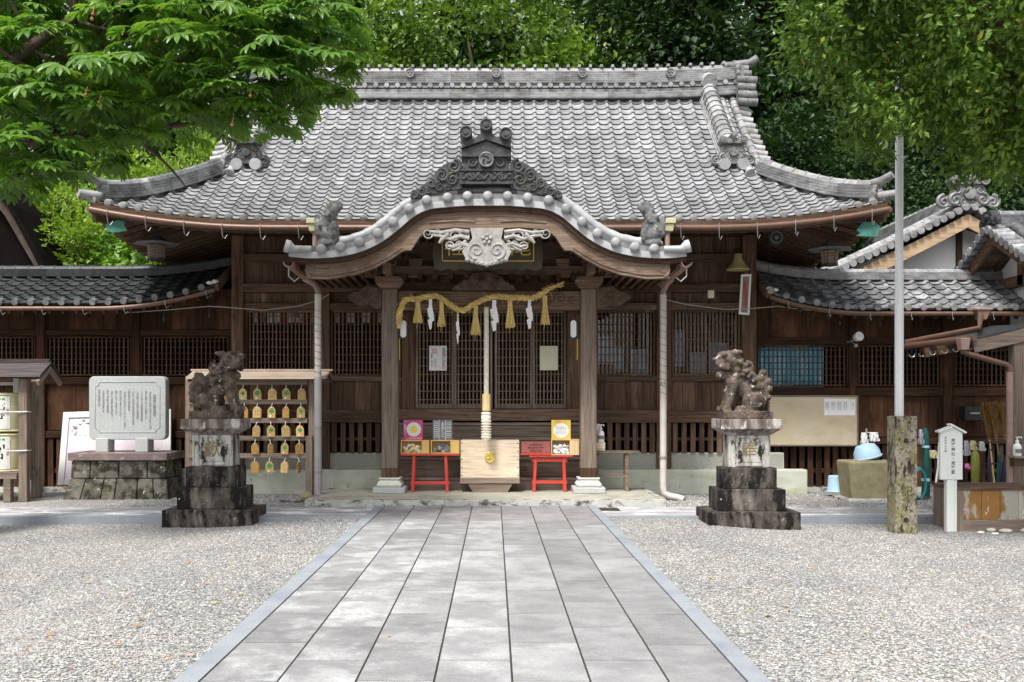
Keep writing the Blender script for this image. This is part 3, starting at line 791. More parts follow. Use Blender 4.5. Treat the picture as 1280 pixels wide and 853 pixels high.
# round eave tiles
pit = 13/53
for i in range(54):
    u = -6.5+(i+.10)*pit
    z = float(rz(np.array([u]), np.array([0.]))[0])
    if abs(u) < 6.5:
        mb = MB(); mb.tube([(XC+u, EY-.052, z+.03), (XC+u, EY-.045, z+.032), (XC+u, EY+.06, z+.055)], [.045, .06, .06], 12)
        mb.build('eave_tile', M['tilecap'], roof, smooth=40)
mb = MB()
for sg in (-1, 1):
    for i in range(33):
        p = sf_side(np.array([(i+.1)*8/33]), np.array([0.]), sg)[0]
        mb.cyl((p[0]+sg*.045, p[1], p[2]+.035), (p[0]-sg*.06, p[1], p[2]+.06), .062, seg=12)
mb.build('side_eave_tiles', M['tilecap'], roof, smooth=40)
# eave edge boards, soffit, rafters
def rim(d, off, side=None, n=41):
    return [(XC+u, EY+d, float(rz(np.array([u]), np.array([0.]))[0])+off) for u in np.linspace(-6.5+d, 6.5-d, n)]
mb = MB()
mb.sweep([(-.06, -.11), (.04, -.11), (.04, -.005), (-.06, -.005)], rim(.0, 0)); mb.sweep([(-.03, -.2), (.05, -.2), (.05, -.112), (-.03, -.112)], rim(.04, 0))
for sg in (-1, 1):
    pth = [tuple(sf_side(np.array([u]), np.array([0.02]), sg)[0]) for u in np.linspace(0, 8, 21)]
    mb.sweep([(-.05, -.18), (.05, -.18), (.05, -.01), (-.05, -.01)], pth)
mb.build('fascia', M['brX'], roof)
mb = MB()
ds = np.array([0.05, .5, 1.0, 1.5, 2.0]); us = np.linspace(-1, 1, 31)
V = [(XC+q*(6.45-min(d, 1.6)), EY+d, float(rz(np.array([q*(6.45-min(d, 1.6))]), np.array([d]))[0])-.11-.05*d) for d in ds for q in us]
mb.add(V, [[j*31+i, (j+1)*31+i, (j+1)*31+i+1, j*31+i+1] for j in range(4) for i in range(30)])
for sg in (-1, 1):
    V = [(XC+sg*(6.42-d), EY+u, float(sf_side(np.array([u]), np.array([d]), sg)[0][2])-.12-.05*d) for d in (0.05, .8, 1.55) for u in np.linspace(d+.12, 7.88-d, 17)]
    mb.add(V, [[j*17+i, (j+1)*17+i, (j+1)*17+i+1, j*17+i+1] for j in range(2) for i in range(16)])
mb.build('soffit', M['dkX'], roof)
mb = MB()
for i in range(53):
    u = -6.36+i*12.72/52; d1 = min(1.95, 6.5-abs(u)+.02)
    za = float(rz(np.array([u]), np.array([0.06]))[0])-.21; zb = za+.30*d1
    mb.beam((XC+u, EY+.05, za), (XC+u, EY+max(d1, .15), zb), .06, .075)
for sg in (-1, 1):
    for j in range(30):
        y = EY+.2+j*.26; d1 = min(1.65, (y-EY)+.02)
        p = sf_side(np.array([y-EY]), np.array([0.]), sg)[0]
        mb.beam((p[0], y, p[2]-.21), (p[0]-sg*d1, y, p[2]-.21+.30*d1), .06, .075)
    p = sf_side(np.array([0.]), np.array([0.]), sg)[0]
    mb.beam((p[0]-sg*.02, EY+.02, p[2]-.24), (XC+sg*4.85, WY-.05, 4.95), .12, .16)
mb.build('rafters', M['brY'], roof)
# gable ends
mb = MB()
for sg in (-1, 1):
    x = XC+sg*4.72
    pts = [(x, EY+1.5, 5.5)]+[(x, EY+d, float(rz(np.array([0.]), np.array([d]))[0])-.03) for d in np.linspace(1.5, RD, 8)]
    pts += [(x, 2*(EY+RD)-p[1], p[2]) for p in pts[::-1][1:]]
    mb.add(pts, [list(range(len(pts)))])
mb.build('gable_wall', M['brZ'], roof)
# ridges
RY = EY+RD
def rend(x): return .09*np.clip((abs(x)-2.5)/2.6, 0, 1)**2
mb = MB()
base = 7.80
pth = [(XC+x, RY, base+float(rend(x))) for x in np.linspace(-5.05, 5.05, 37)]
ridge(mb, pth, .42, .20, 3, cap=False)
pth2 = [(p[0], p[1], p[2]+.19) for p in pth]
mb.sweep([(-.13, 0), (.13, 0), (.13, .13), (-.13, .13)], pth2)
n = 46
for i in range(n):
    x = -4.98+9.96*i/(n-1)
    mb.cyl((XC+x, RY-.22, base+.255+float(rend(x))), (XC+x, RY, base+.255+float(rend(x))), .05, seg=10)
    if i < n-1: mb.obox((XC+x+.108, RY-.16, base+.225+float(rend(x))), (.13, .08, .03))
ridge(mb, [(p[0], p[1], p[2]+.31) for p in pth], .36, .26, 6, cap=False)
ridge(mb, [(p[0], p[1], p[2]+.50) for p in pth], .16, .09, 1, capr=.085, seg=.28)
n = 45
for i in range(n):
    x = -4.98+9.96*i/(n-1); mb.obox((XC+x, RY-.03, base+.685+float(rend(x))), (.055, .17, .05))
rg = mb.build('main_ridge', M['tilecap'], roof, smooth=35)
for px in (405, 512.7, 620, 728, 838):
    x, z = X_(px, RY-.2), Z_(92, RY-.2)
    m_ = MB(); m_.cyl((x, RY-.24, z), (x, RY-.15, z), .095, seg=18); m_.tube([(x+.085*math.cos(a), RY-.24, z+.085*math.sin(a)) for a in np.linspace(0, 2*PI, 17)], .012, 6, caps=False)
    for j in range(3):
        a = j*2*PI/3+.5; m_.ball((x+.032*math.cos(a), RY-.245, z+.032*math.sin(a)), (.022, .012, .022), 8, 5)
        m_.tube([(x+.05*math.cos(a+q), RY-.243, z+.05*math.sin(a+q)) for q in (.2, .6, 1.0, 1.3)], [.012, .01, .007, .003], 5)
    m_.build('crest_disc', M['onig'], rg, smooth=40)
for sg in (-1, 1):                                   # ridge ends seen from the side: plate and rolls
    x = XC+sg*5.02
    m_ = MB(); m_.box(x, x+sg*.09, RY-.34, RY+.34, base-.15, base+.62)
    for j, (dy, dz, L) in enumerate(((-.36, -.12, .34), (-.37, .02, .32), (-.36, .17, .30), (-.32, .33, .34), (-.26, .47, .24), (-.18, .60, .2))):
        m_.cyl((x-sg*.06, RY+dy, base+dz), (x+sg*L, RY+dy, base+dz-.02), .085, seg=12)
        m_.cyl((x-sg*.06, RY-dy, base+dz), (x+sg*L, RY-dy, base+dz-.02), .085, seg=12)
    m_.tube([(x-sg*.25, RY-.05, base+.68), (x+sg*.05, RY-.05, base+.71), (x+sg*.28, RY-.05, base+.75), (x+sg*.42, RY-.05, base+.86)], [.09, .10, .09, .075], 12)
    m_.tube([(x-sg*.03+.14*0, RY-.37, base+.05*j2) for j2 in range(2)], .02, 6)
    m_.build('ridge_end_tile', M['onig'], roof, smooth=40)
for sg in (-1, 1):
    xd = XC+sg*4.43
    ds = np.linspace(1.95, RD+.02, 12)
    pth = [(xd, EY+d, float(rz(np.array([4.43]), np.array([d]))[0])+.02) for d in ds]
    m_ = MB(); ridge(m_, pth, .34, .30, 4, capr=.15, seg=.2)
    m_.cyl((xd, EY+RD-.05, base+.42), (xd, EY+RD-.3, base+.30), .15, seg=12)
    m_.build('descending_ridge', M['tilecap'], roof, smooth=35)
    oy, oz = EY+1.9, float(rz(np.array([4.43]), np.array([1.9]))[0])+.07
    o_ = oni(roof, lambda s, z, d, xd=xd, oy=oy, oz=oz: (xd+s, oy-d, oz+z), .52, .50, M['onig'] if sg > 0 else M['oni'])
    m_ = MB()
    for s in (-.17, .17): m_.cyl((xd+s, oy-.2, oz-.03), (xd+s, oy+.1, oz+.02), .105, seg=14)
    m_.build('round_tile', M['tilewh'], o_, smooth=40)
    m_ = MB()                                        # verge: two lines of round tiles and the ends hanging over the gable
    for x in (4.70, 4.93):
        ds = np.arange(1.62, RD, .2)
        for d in ds:
            a = np.array([XC+sg*x, EY+d, float(rz(np.array([x]), np.array([d]))[0])+.06]); b_ = np.array([XC+sg*x, EY+d+.2, float(rz(np.array([x]), np.array([d+.2]))[0])+.06])
            m_.tube([a, a+(b_-a)*.12, a+(b_-a)*.15, b_], [.085, .085, .072, .07], 10)
    for d in np.arange(1.5, RD, .17):
        z = float(rz(np.array([5.]), np.array([d]))[0])
        for yy in (EY+d, 2*RY-EY-d-RY+RY-EY+EY-RY+RY-(0)):
            pass
        m_.cyl((XC+sg*4.95, EY+d, z+.03), (XC+sg*5.19, EY+d, z-.01), .078, seg=12)
        m_.cyl((XC+sg*4.95, 2*RY-EY-d, z+.03), (XC+sg*5.19, 2*RY-EY-d, z-.01), .078, seg=12)
    m_.build('verge_tiles', M['tilecap'], roof, smooth=40)
    # hip
    def hp(t):
        p = sf_front(np.array([6.5-t]), np.array([t]))[0]; return np.array([XC+sg*(6.5-t), p[1], p[2]])
    ts = np.linspace(.16, 1.62, 12)
    pth = [hp(t)+(0, 0, .04+.05*max(0, .5-t)) for t in ts]
    m_ = MB(); ridge(m_, pth, .30, .24, 5, capr=.085, seg=.24)
    m_.build('hip_ridge', M['tilecap'] if sg > 0 else M['tilemid'], roof, smooth=35)
    c0 = hp(.16); dv = np.array([sg, -1, 0])/math.sqrt(2); sv = np.array([1, sg, 0])/math.sqrt(2)
    oni(roof, lambda s, z, d, c0=c0, dv=dv, sv=sv: tuple(c0+sv*s+dv*d+np.array([0, 0, z+.0])), .34, .36, M['onig'] if sg > 0 else M['oni'], crown=False, wings=False)
    m_ = MB()
    m_.tube([c0+(0, 0, .30)-dv*.1, c0+dv*.14+(0, 0, .33), c0+dv*.32+(0, 0, .41)], [.07, .075, .06], 10)
    m_.tube([hp(.3)+(0, 0, .08), hp(.02)+(0, 0, .10), hp(-.16)+(0, 0, .17)], [.085, .085, .07], 10)
    m_.build('corner_tile', M['tilecap'], roof, smooth=40)

# gutters
mb = MB()
gp = [(XC+u, EY-.085, float(rz(np.array([u]), np.array([0.]))[0])-.135-.03*0) for u in np.linspace(-6.5, 6.5, 41)]
mb.tube(gp, .05, 10)
for sg in (-1, 1):
    p = gp[0] if sg < 0 else gp[-1]
    mb.tube([p, (p[0], p[1]+1, p[2]+.0), (p[0]+sg*.05, p[1]+3, p[2]-.12)], .058, 10)
g = mb.build('gutter', M['copper'], roof, smooth=50)
for i in range(21):
    m_ = MB(); u = -6.2+i*12.4/20; z = float(rz(np.array([u]), np.array([0.]))[0])-.135
    m_.tube([(XC+u, EY-.15, z+.06), (XC+u, EY-.155, z-.03), (XC+u+.01, EY-.13, z-.17), (XC+u+.035, EY-.10, z-.2), (XC+u+.07, EY-.07, z-.13)], .006, 5)
    m_.build('gutter_hook', M['steel'], g)
for px in (394, 834):
    m_ = MB(); x = X_(px, 15.8); z = Z_(275, 15.8)
    m_.frustum(x-.08, x+.08, 15.7, 15.86, z-.2, x-.1, x+.1, 15.68, 15.88, z-.08); m_.box(x-.12, x+.12, 15.66, 15.90, z-.08, z)
    c_ = m_.build('gutter_box', M['palegreen'], roof, bevel=.008)
    m_ = MB(); m_.cyl((x, 15.78, z-.2), (x, 15.78, 3.9), .042, seg=12); m_.build('short_pipe', M['copperp'], c_, smooth=40)

# ---- the porch: columns, beams, curved gable
KY = 15.0                                            # front of the porch roof
CY = 16.66
kx = KY/F
def col_x(px): return X_(px, 16.52)
for px in (487, 736):
    x = col_x(px)
    m_ = MB(); m_.box(x-.138, x+.138, CY-.138, CY+.138, .33, Z_(362, CY))
    c_ = m_.build('porch_column', M['grZ'], hall, bevel=.03, segs=2)
    m_ = MB(); m_.box(x-.143, x+.143, CY-.143, CY+.143, .345, .52); m_.build('column_shoe', M['brZ'], c_, bevel=.012)
    m_ = MB(); m_.box(x-.272, x+.272, CY-.272, CY+.272, .083, .185)
    m_.build('plinth', M['granite'], c_, bevel=.012)
    m_ = MB()
    pr = [(.185, .19), (.205, .205), (.225, .215), (.255, .200), (.30, .165), (.315, .165), (.318, .185), (.345, .185)]
    for (za, ra), (zb, rb) in zip(pr[:-1], pr[1:]):
        m_.frustum(x-ra, x+ra, CY-ra, CY+ra, za, x-rb, x+rb, CY-rb, CY+rb, zb)
    m_.build('column_base', M['plinth'], c_, bevel=.006)
    m_ = MB()                                        # bracket block and arms
    z0 = Z_(362, CY)
    m_.frustum(x-.16, x+.16, CY-.16, CY+.16, z0, x-.24, x+.24, CY-.24, CY+.24, z0+.10); m_.box(x-.24, x+.24, CY-.24, CY+.24, z0+.102, z0+.2)
    m_.box(x-.52, x+.52, CY-.07, CY+.07, z0+.202, z0+.36); m_.box(x-.07, x+.07, CY-.62, CY+.3, z0+.2, z0+.38)
    for s in (-.44, 0, .44):
        m_.frustum(x+s-.08, x+s+.08, CY-.08, CY+.08, z0+.362, x+s-.12, x+s+.12, CY-.12, CY+.12, z0+.44); m_.box(x+s-.12, x+s+.12, CY-.12, CY+.12, z0+.442, z0+.52)
    m_.build('bracket', M['poX'], c_, bevel=.012)
    m_ = MB()                                        # carved nose reaching out from the column
    sg = -1 if px < 600 else 1
    fn = lambda s, z, d, x=x, sg=sg: (x+sg*(.14+s), CY-.06-d, Z_(387, CY)+z)
    m_.map_poly([(0, 0), (.10, 0), (.20, .06), (.36, .03), (.50, .12), (.58, .18), (.50, .27), (.38, .29), (.26, .38), (.12, .36), (0, .34)], fn, 0, .09)
    for cs, cz, r_, dr in ((.40, .17, .09, 1), (.22, .24, .085, -1), (.12, .12, .07, 1), (.30, .10, .05, -1)):
        m_.spiral(fn, cs, cz, r_, 1.5, .2, PI/2, .09, dr)
    m_.build('carved_nose', M['carved'], c_, smooth=50)
xl, xr = col_x(487)+.14, col_x(736)-.14
def cbeam(name, ya, yb, y0, d, mat, x0=xl, x1=xr, bev=.015):
    m_ = MB(); m_.box(x0, x1, y0, y0+d, Z_(yb, CY), Z_(ya, CY)); return m_.build(name, M[mat], hall, bevel=bev)
tb = cbeam('tie_beam', 364.5, 388, CY-.09, .18, 'poX')
m_ = MB()
for sg, x0 in ((1, xl), (-1, xr)):
    fn = lambda s, z, d, sg=sg, x0=x0: (x0+sg*s, CY-.095-d, Z_(376, CY)+z)
    m_.spiral(fn, .34, .03, .10, 1.4, .22, 0, 0, 1); m_.spiral(fn, .16, -.02, .07, 1.4, .24, PI, 0, -1)
    m_.tube([fn(.43, .0, 0), fn(.55, -.07, 0), fn(.66, -.02, 0), fn(.78, -.08, 0), fn(.95, -.10, 0)], .02, 6)
m_.build('scroll_carving', M['carved'], tb, smooth=50)
cbeam('purlin', 333, 344, CY-.10, .2, 'poX', x0=xl-.9, x1=xr+.9)
cbeam('upper_board', 300, 332, CY+.1, .05, 'poX', x0=xl-.6, x1=xr+.6)
m_ = MB()
for i in range(12):
    x = xl+(i+.5)*(xr-xl)/12; m_.box(x-.04, x+.04, CY-.35, CY+.3, Z_(352, CY), Z_(345.5, CY))
m_.box(xl-.05, xr+.05, CY-.02, CY+.06, Z_(363.8, CY), Z_(353, CY))
m_.build('ribbed_ceiling', M['dkX'], hall)
# dark cloud carving over the tie beam
fn = lambda s, z, d: (X_(605, CY-.12)+s, CY-.12-d, Z_(363.5, CY-.12)+z)
m_ = MB()
m_.map_poly([(-.55, 0), (.55, 0), (.50, .08), (.38, .12), (.30, .22), (.18, .28), (0, .32), (-.18, .28), (-.30, .22), (-.38, .12), (-.50, .08)], fn, 0, .06)
for cs, cz, r_, dr in ((0, .18, .07, 1), (.13, .14, .07, -1), (-.13, .14, .07, 1), (.25, .13, .07, 1), (-.25, .13, .07, -1), (.38, .07, .06, -1), (-.38, .07, .06, 1), (.08, .07, .05, 1), (-.08, .07, .05, -1), (.2, .05, .05, 1), (-.2, .05, .05, -1)):
    m_.spiral(fn, cs, cz, r_, 1.5, .24, PI/2, .06, dr)
m_.build('cloud_carving', M['carved'], hall, smooth=50)
for px in (487, 736):                                # beams back to the hall
    x = col_x(px); m_ = MB(); m_.box(x-.08, x+.08, CY+.14, WY-.1, Z_(388, CY), Z_(368, CY)); m_.build('link_beam', M['brY'], hall, bevel=.012)

# curved gable profile: half-offsets in metres from the tile-disc line
kc = X_(609.5, KY)
KN = [(0, 245.8), (25, 245.9), (50, 247.7), (76, 250.9), (98, 261), (118, 277.5), (137, 292), (160, 303.2), (184, 309.2), (208, 311.5), (228, 311.5), (248, 309.5)]
kd = np.array([a for a, _ in KN])*kx; kz = np.array([Z_(b_, KY) for _, b_ in KN])
from numpy import interp
def smooth_curve(xs_, zs_, n):
    """Catmull-Rom through the points"""
    t = np.arange(len(xs_)); q = np.linspace(0, len(xs_)-1, n); out = []
    for v in q:
        i = min(int(v), len(xs_)-2); f_ = v-i
        def g(a, j): return a[max(0, min(len(a)-1, j))] if j >= 0 else a[0]
        r_ = []
        for a in (xs_, zs_):
            p0 = 2*a[0]-a[1] if (i == 0 and a is xs_) else (a[1] if i == 0 else a[i-1]); p1, p2 = a[i], a[i+1]; p3 = a[i+2] if i+2 < len(a) else 2*a[i+1]-a[i]
            r_.append(.5*((2*p1)+(-p0+p2)*f_+(2*p0-5*p1+4*p2-p3)*f_**2+(-p0+3*p1-3*p2+p3)*f_**3))
        out.append(r_)
    return np.array(out)
half = smooth_curve(kd, kz, 60)
def kcurve(off=0.0, n=121, lim_=9):
    """full profile, shifted along its normal"""
    f_ = np.concatenate([half[::-1]*[-1, 1], half[1:]])
    f_ = f_[np.abs(f_[:, 0]) <= lim_]
    T = np.gradient(f_, axis=0); T /= np.linalg.norm(T, axis=1)[:, None]
    Nn = np.stack([-T[:, 1], T[:, 0]], 1)
    return f_+Nn*off
def strip(mb, cu, lower, y0, y1, m=0):
    """solid band between two profile curves over depth"""
    n = len(cu); V = []
    for y in (y0, y1):
        V += [(kc+a, y, z) for a, z in cu]; V += [(kc+a, y, z) for a, z in lower]
    fs = []
    for i in range(n-1):
        fs += [[i, n+i, n+i+1, i+1], [2*n+i+1, 3*n+i+1, 3*n+i, 2*n+i], [i, i+1, 2*n+i+1, 2*n+i], [n+i+1, n+i, 3*n+i, 3*n+i+1]]
    fs += [[0, 2*n, 3*n, n], [n-1, 2*n-1, 4*n-1, 3*n-1]]
    mb.add(V, fs, m)
PB = 17.7
mb = MB()
# roof surface: courses running along the porch depth
cu = kcurve(.03)
L = np.concatenate([[0], np.cumsum(np.linalg.norm(np.diff(cu, axis=0), axis=1))])
ncourse = 36
ss = np.linspace(0, L[-1], ncourse+1)
cx = np.interp(ss, L, cu[:, 0]); cz = np.interp(ss, L, cu[:, 1])
for i in range(ncourse):
    a = (cx[i], cz[i]); b_ = (cx[i+1], cz[i+1])
    lowfirst = a[1] < b_[1]
    y = KY+.12
    while y < PB-.05:
        la, lb = (.035, 0) if lowfirst else (0, .035)
        mb.add([(kc+a[0], y, a[1]+la), (kc+b_[0], y, b_[1]+lb), (kc+b_[0], y+.255, b_[1]+lb), (kc+a[0], y+.255, a[1]+la), (kc+a[0], y, a[1]-.03), (kc+b_[0], y, b_[1]-.03), (kc+b_[0], y+.255, b_[1]-.03), (kc+a[0], y+.255, a[1]-.03)],
               [[0, 1, 2, 3], [4, 7, 6, 5], [0, 4, 5, 1], [2, 6, 7, 3], [1, 5, 6, 2], [3, 7, 4, 0]])
        y += .26
proof = mb.build('porch_roof', M['tile'], hall)
mb = MB(); strip(mb, kcurve(-.035), kcurve(-.135), KY+.02, KY+.30)
mb.build('verge_lip', M['tilewh'], proof, smooth=40)
mb = MB(); strip(mb, kcurve(-.14), kcurve(-.21), KY+.06, PB); 
mb.build('roof_boarding', M['dkY'], proof)
mb = MB(); strip(mb, kcurve(.06), kcurve(-.03), KY+.08, KY+.32); mb.build('verge_pan_tiles', M['tilemid'], proof)
M['knob'] = surf('grey_round_tile', (.215, .22, .23), (.31, .315, .32), (9, 9, 9), .5, .08, rnd=.2, spots=[((.17, .17, .17), (7, 7, 7), .60, .78)])
# round verge tiles
for a, b_ in KN[:10]:
    for sg in ((1,) if a == 0 else (-1, 1)):
        x, z = kc+sg*a*kx, Z_(b_, KY)
        mb = MB(); mb.tube([(x, KY-.072, z), (x, KY-.068, z), (x, KY-.056, z), (x, KY-.035, z), (x, KY+.25, z)], [.02, .042, .064, .077, .075], 18)
        mb.build('verge_disc', M['knob'], proof, smooth=60)
for sg in (-1, 1):
    mb = MB(); x = kc+sg*249*kx; z = Z_(309.5, KY); mb.tube([(x-sg*.35, KY+.02, z-.02), (x-sg*.1, KY-.02, z-.03), (x-sg*.02, KY-.03, z)], [.05, .055, .095], 14); mb.cyl((x-sg*.03, KY-.03, z), (x+sg*.04, KY-.04, z+.02), .10, seg=16)
    mb.build('corner_roll', M['tilewh'], proof, smooth=40)
# capping tiles along the verge
mb = MB(); cu2 = kcurve(.13)
L2 = np.concatenate([[0], np.cumsum(np.linalg.norm(np.diff(cu2, axis=0), axis=1))])
nn = 28
for i in range(nn):
    q = np.linspace(L2[-1]*i/nn, L2[-1]*(i+1)/nn, 4)
    xx = np.interp(q, L2, cu2[:, 0]); zz = np.interp(q, L2, cu2[:, 1])
    mid = abs(xx.mean())
    if mid > 215*kx: continue
    m = 1 if (mid < 42*kx and mid > 8*kx) else 0
    mb.tube([(kc+a, KY+.22, z) for a, z in zip(xx, zz)], [.078, .078, .07, .07], 10, m)
    mb.tube([(kc+a, KY+.42, z-.02) for a, z in zip(xx, zz)], [.078, .078, .07, .07], 10, 0)
mb.build('verge_capping', [M['tilewh'], M['tilemid']], proof, smooth=40)
# barge board
BT = [(0, 261), (60, 264), (85, 273), (107.5, 290), (131.5, 307), (155, 316.5), (190, 323), (228, 326)]
BB = [(0, 286), (40, 284), (74, 286.5), (86, 296), (94, 309), (97, 312.6), (106, 312.6), (121.5, 323), (143, 335), (167, 343), (200, 348.5), (224, 348), (230, 340)]
bt = smooth_curve(np.array([a for a, _ in BT])*kx, np.array([Z_(b_, KY+.1) for _, b_ in BT]), 30)
bb = np.array([(a*kx, Z_(b_, KY+.1)) for a, b_ in BB])
for sg in (-1, 1):
    pts = [(kc+sg*a, z) for a, z in bt]+[(kc+sg*a, z) for a, z in bb[::-1]]
    # strip quads between the two edges, for clean shading
    xs_ = np.linspace(0.001, 229*kx, 60)
    tz_ = np.interp(xs_, bt[:, 0], bt[:, 1]); bz_ = np.interp(xs_, bb[:-1, 0], bb[:-1, 1])
    m_ = MB(); V = []; n = len(xs_)
    for y in (KY+.12, KY+.24): V += [(kc+sg*a, y, z) for a, z in zip(xs_, tz_)]+[(kc+sg*a, y, z) for a, z in zip(xs_, bz_)]
    fs = []
    for i in range(n-1):
        fs += [[i, n+i, n+i+1, i+1], [2*n+i+1, 3*n+i+1, 3*n+i, 2*n+i], [i, i+1, 2*n+i+1, 2*n+i], [n+i+1, n+i, 3*n+i, 3*n+i+1]]
    fs += [[0, 2*n, 3*n, n], [n-1, 2*n-1, 4*n-1, 3*n-1]]
    if sg < 0: fs = [f_[::-1] for f_ in fs]
    m_.add(V, fs, 0, .5); bgb = m_.build('barge_board', M['barge'], proof)
    m_ = MB()                                        # carved line along the lower edge and scroll at the tip
    m_.tube([(kc+sg*a, KY+.115, interp(a, bb[:-1, 0], bb[:-1, 1])+.10) for a in np.linspace(16*kx, 74*kx, 12)], .014, 6)
    m_.tube([(kc+sg*a, KY+.115, interp(a, bb[:-1, 0], bb[:-1, 1])+.055) for a in np.linspace(108*kx, 222*kx, 16)], .012, 6)
    fn = lambda s, z, d, sg=sg: (kc+sg*(222*kx+s), KY+.11-d, Z_(337, KY)+z)
    m_.spiral(fn, 0, 0, .10, 1.3, .14, -PI/2, 0, 1)
    m_.build('barge_moulding', M['barge'], bgb, smooth=50)
# porch rafters and soffit: wall between barge and hall
mb = MB()
for i in range(46):
    s = L[-1]*(i+.5)/46; a, z = np.interp(s, L, cu[:, 0]), np.interp(s, L, cu[:, 1])
    mb.box(kc+a-.03, kc+a+.03, KY+.26, PB, z-.33, z-.245)
mb.build('porch_rafters', M['brY'], proof)
# gable pendant: pale carved board with scrolls
gx0, gz0 = X_(608.5, KY), Z_(300, KY)
gfn = lambda s, z, d: (gx0+s, KY+.11-d, gz0+z)
m_ = MB()
q = kx
out = [(-21, 15), (21, 15), (18, 2), (26, -8), (31, -14), (27, -22), (20, -25), (14, -29), (5, -31), (0, -32), (-5, -31), (-14, -29), (-20, -25), (-27, -22), (-31, -14), (-26, -8), (-18, 2)]
m_.map_poly([(a*q, b_*q) for a, b_ in out[::-1]], gfn, 0, .09)
for sg in (-1, 1):
    m_.spiral(gfn, sg*13*q, -13*q, 11*q, 1.6, .17, -PI/2, .09, sg)
for a in range(5):
    t = a*2*PI/5+PI/2; m_.ball(gfn(5*q*math.cos(t), (1+5*q/q*math.sin(t))*q, .09), .035, 8, 5)
m_.ball(gfn(0, q, .1), .03, 8, 5)
for s in np.linspace(-24, 24, 9): m_.ball(gfn(s*q, (-30+abs(s)*.25)*q, .06), .045, 8, 5)
pend = m_.build('gable_pendant', M['carve'], proof, smooth=50)
for sg in (-1, 1):
    m_ = MB()
    # openwork wing of curling leaves
    def wt_(p): return gfn(sg*p[0]*q, p[1]*q, .02)
    for pts, r_ in (([(22, 11), (40, 13), (58, 10), (72, 12)], (.035, .034, .03, .02)), ([(22, 3), (34, 6), (46, 2), (58, 6), (70, 7)], (.034, .034, .03, .026, .018)),
                    ([(24, -6), (32, -4), (42, -8), (50, -6)], (.034, .036, .034, .02)), ([(26, 0), (36, -10), (44, -12)], (.03, .03, .018)), ([(48, 9), (56, 2), (60, -3)], (.04, .035, .02))):
        m_.tube([wt_(p) for p in pts], r_, 7)
    for cs, cz, r_, dr in ((74, 9, 7, 1), (40, 5, 8, -1), (54, 7, 6, 1), (34, -5, 7, 1), (47, -7, 6, -1), (28, 8, 6, 1), (62, 9, 5, -1)):
        m_.spiral(lambda s, z, d: gfn(sg*s, z, d), cs*q, cz*q, r_*q, 1.5, .17, PI, .03, dr)
    m_.build('carved_wing', M['carve'], pend, smooth=50)
# name board behind it, dark lacquer with a gold line
TY = 16.25
m_ = MB(); x0, x1, z0, z1 = X_(543, TY), X_(677, TY), Z_(336, TY), Z_(296, TY)
sc_ = []
nsc = 8
for i in range(nsc): sc_ += [(x0+(x1-x0)*(i+.0)/nsc, z0), (x0+(x1-x0)*(i+.5)/nsc, z0-.035)]
sc_ += [(x1, z0), (x1+.03, (z0+z1)/2), (x1, z1), (x0, z1), (x0-.03, (z0+z1)/2)]
m_.poly_y(sc_, TY, TY+.06)
nb = m_.build('name_board', M['lacq'], hall)
m_ = MB(); a0, a1, b0, b1 = X_(553, TY), X_(667, TY), Z_(326.5, TY), Z_(290, TY)
for p0, p1 in (((a0, b0), (a1, b0)), ((a0, b0), (a0, b1)), ((a1, b0), (a1, b1))): m_.beam((p0[0], TY-.006, p0[1]), (p1[0], TY-.006, p1[1]), .018, .018)
put_text(m_, '社神鷲尾', .32, ((a0+a1)/2, TY-.012, Z_(311, TY)), bold=0, sx=1.15)
m_.build('gold_lettering', M['goldp'], nb)
# ridge of the porch: black carved end tile with crown, crest and waves
OY = KY+.16
ofn = lambda s, z, d: (X_(608, OY)+s, OY-d, Z_(235, OY)+z)
q = OY/F
m_ = MB()
m_.map_poly([(a*q, b_*q) for a, b_ in [(-33, 4), (33, 4), (33, 20), (29, 22), (29, 46), (-29, 46), (-29, 22), (-33, 20)][::-1]], ofn, -.3, .10)
m_.map_poly([(a*q, b_*q) for a, b_ in [(-31, 36), (31, 36), (30, 44), (0, 55), (-30, 44)][::-1]], ofn, -.3, .16)
m_.map_poly([(a*q, b_*q) for a, b_ in [(-31, 45.5), (0, 56.5), (31, 45.5), (29, 54), (14, 58), (4, 66), (-4, 66), (-14, 58), (-29, 54)][::-1]], ofn, -.3, .20)
for s, z in ((-25, 64), (0, 73), (24, 62)):
    m_.tube([ofn(s*q, z*q, -.2), ofn(s*q, z*q, .27)], .095, 18); m_.cyl(ofn(s*q, z*q, .268), ofn(s*q, z*q, .285), .04, seg=12)
    m_.tube([ofn((s+6.6*math.cos(a))*q, (z+6.6*math.sin(a))*q, .272) for a in np.linspace(0, 2*PI, 19)], .016, 6, caps=False)
for sg in (-1, 1):                                   # waves
    for s, z, r_, dr in ((18, 30, 7, 1), (24, 36, 5, -1), (13, 36, 4, 1), (20, 12, 5, 1), (8, 12, 5, -1), (28, 12, 4, -1)):
        m_.spiral(lambda a, b_, d: ofn(sg*a, b_, d), s*q, z*q, r_*q, 1.5, .26, PI/2, .11, dr)
m_.tube([ofn(s*q, (12+3*math.sin(s*.5))*q, .11) for s in np.linspace(-30, 30, 41)], .02, 6)
m_.beam(ofn(-33*q, 4*q, .11), ofn(33*q, 4*q, .11), .04, .03); m_.beam(ofn(-33*q, 20*q, .11), ofn(33*q, 20*q, .11), .04, .03)
orn = m_.build('ridge_ornament', M['oni'], proof, smooth=50)
m_ = MB(); m_.cyl(ofn(0, 32*q, .10), ofn(0, 32*q, .17), 8.6*q, seg=22)
m_.tube([ofn(8.4*q*math.cos(a), (32+8.4*math.sin(a))*q, .17) for a in np.linspace(0, 2*PI, 23)], .016, 6, caps=False)
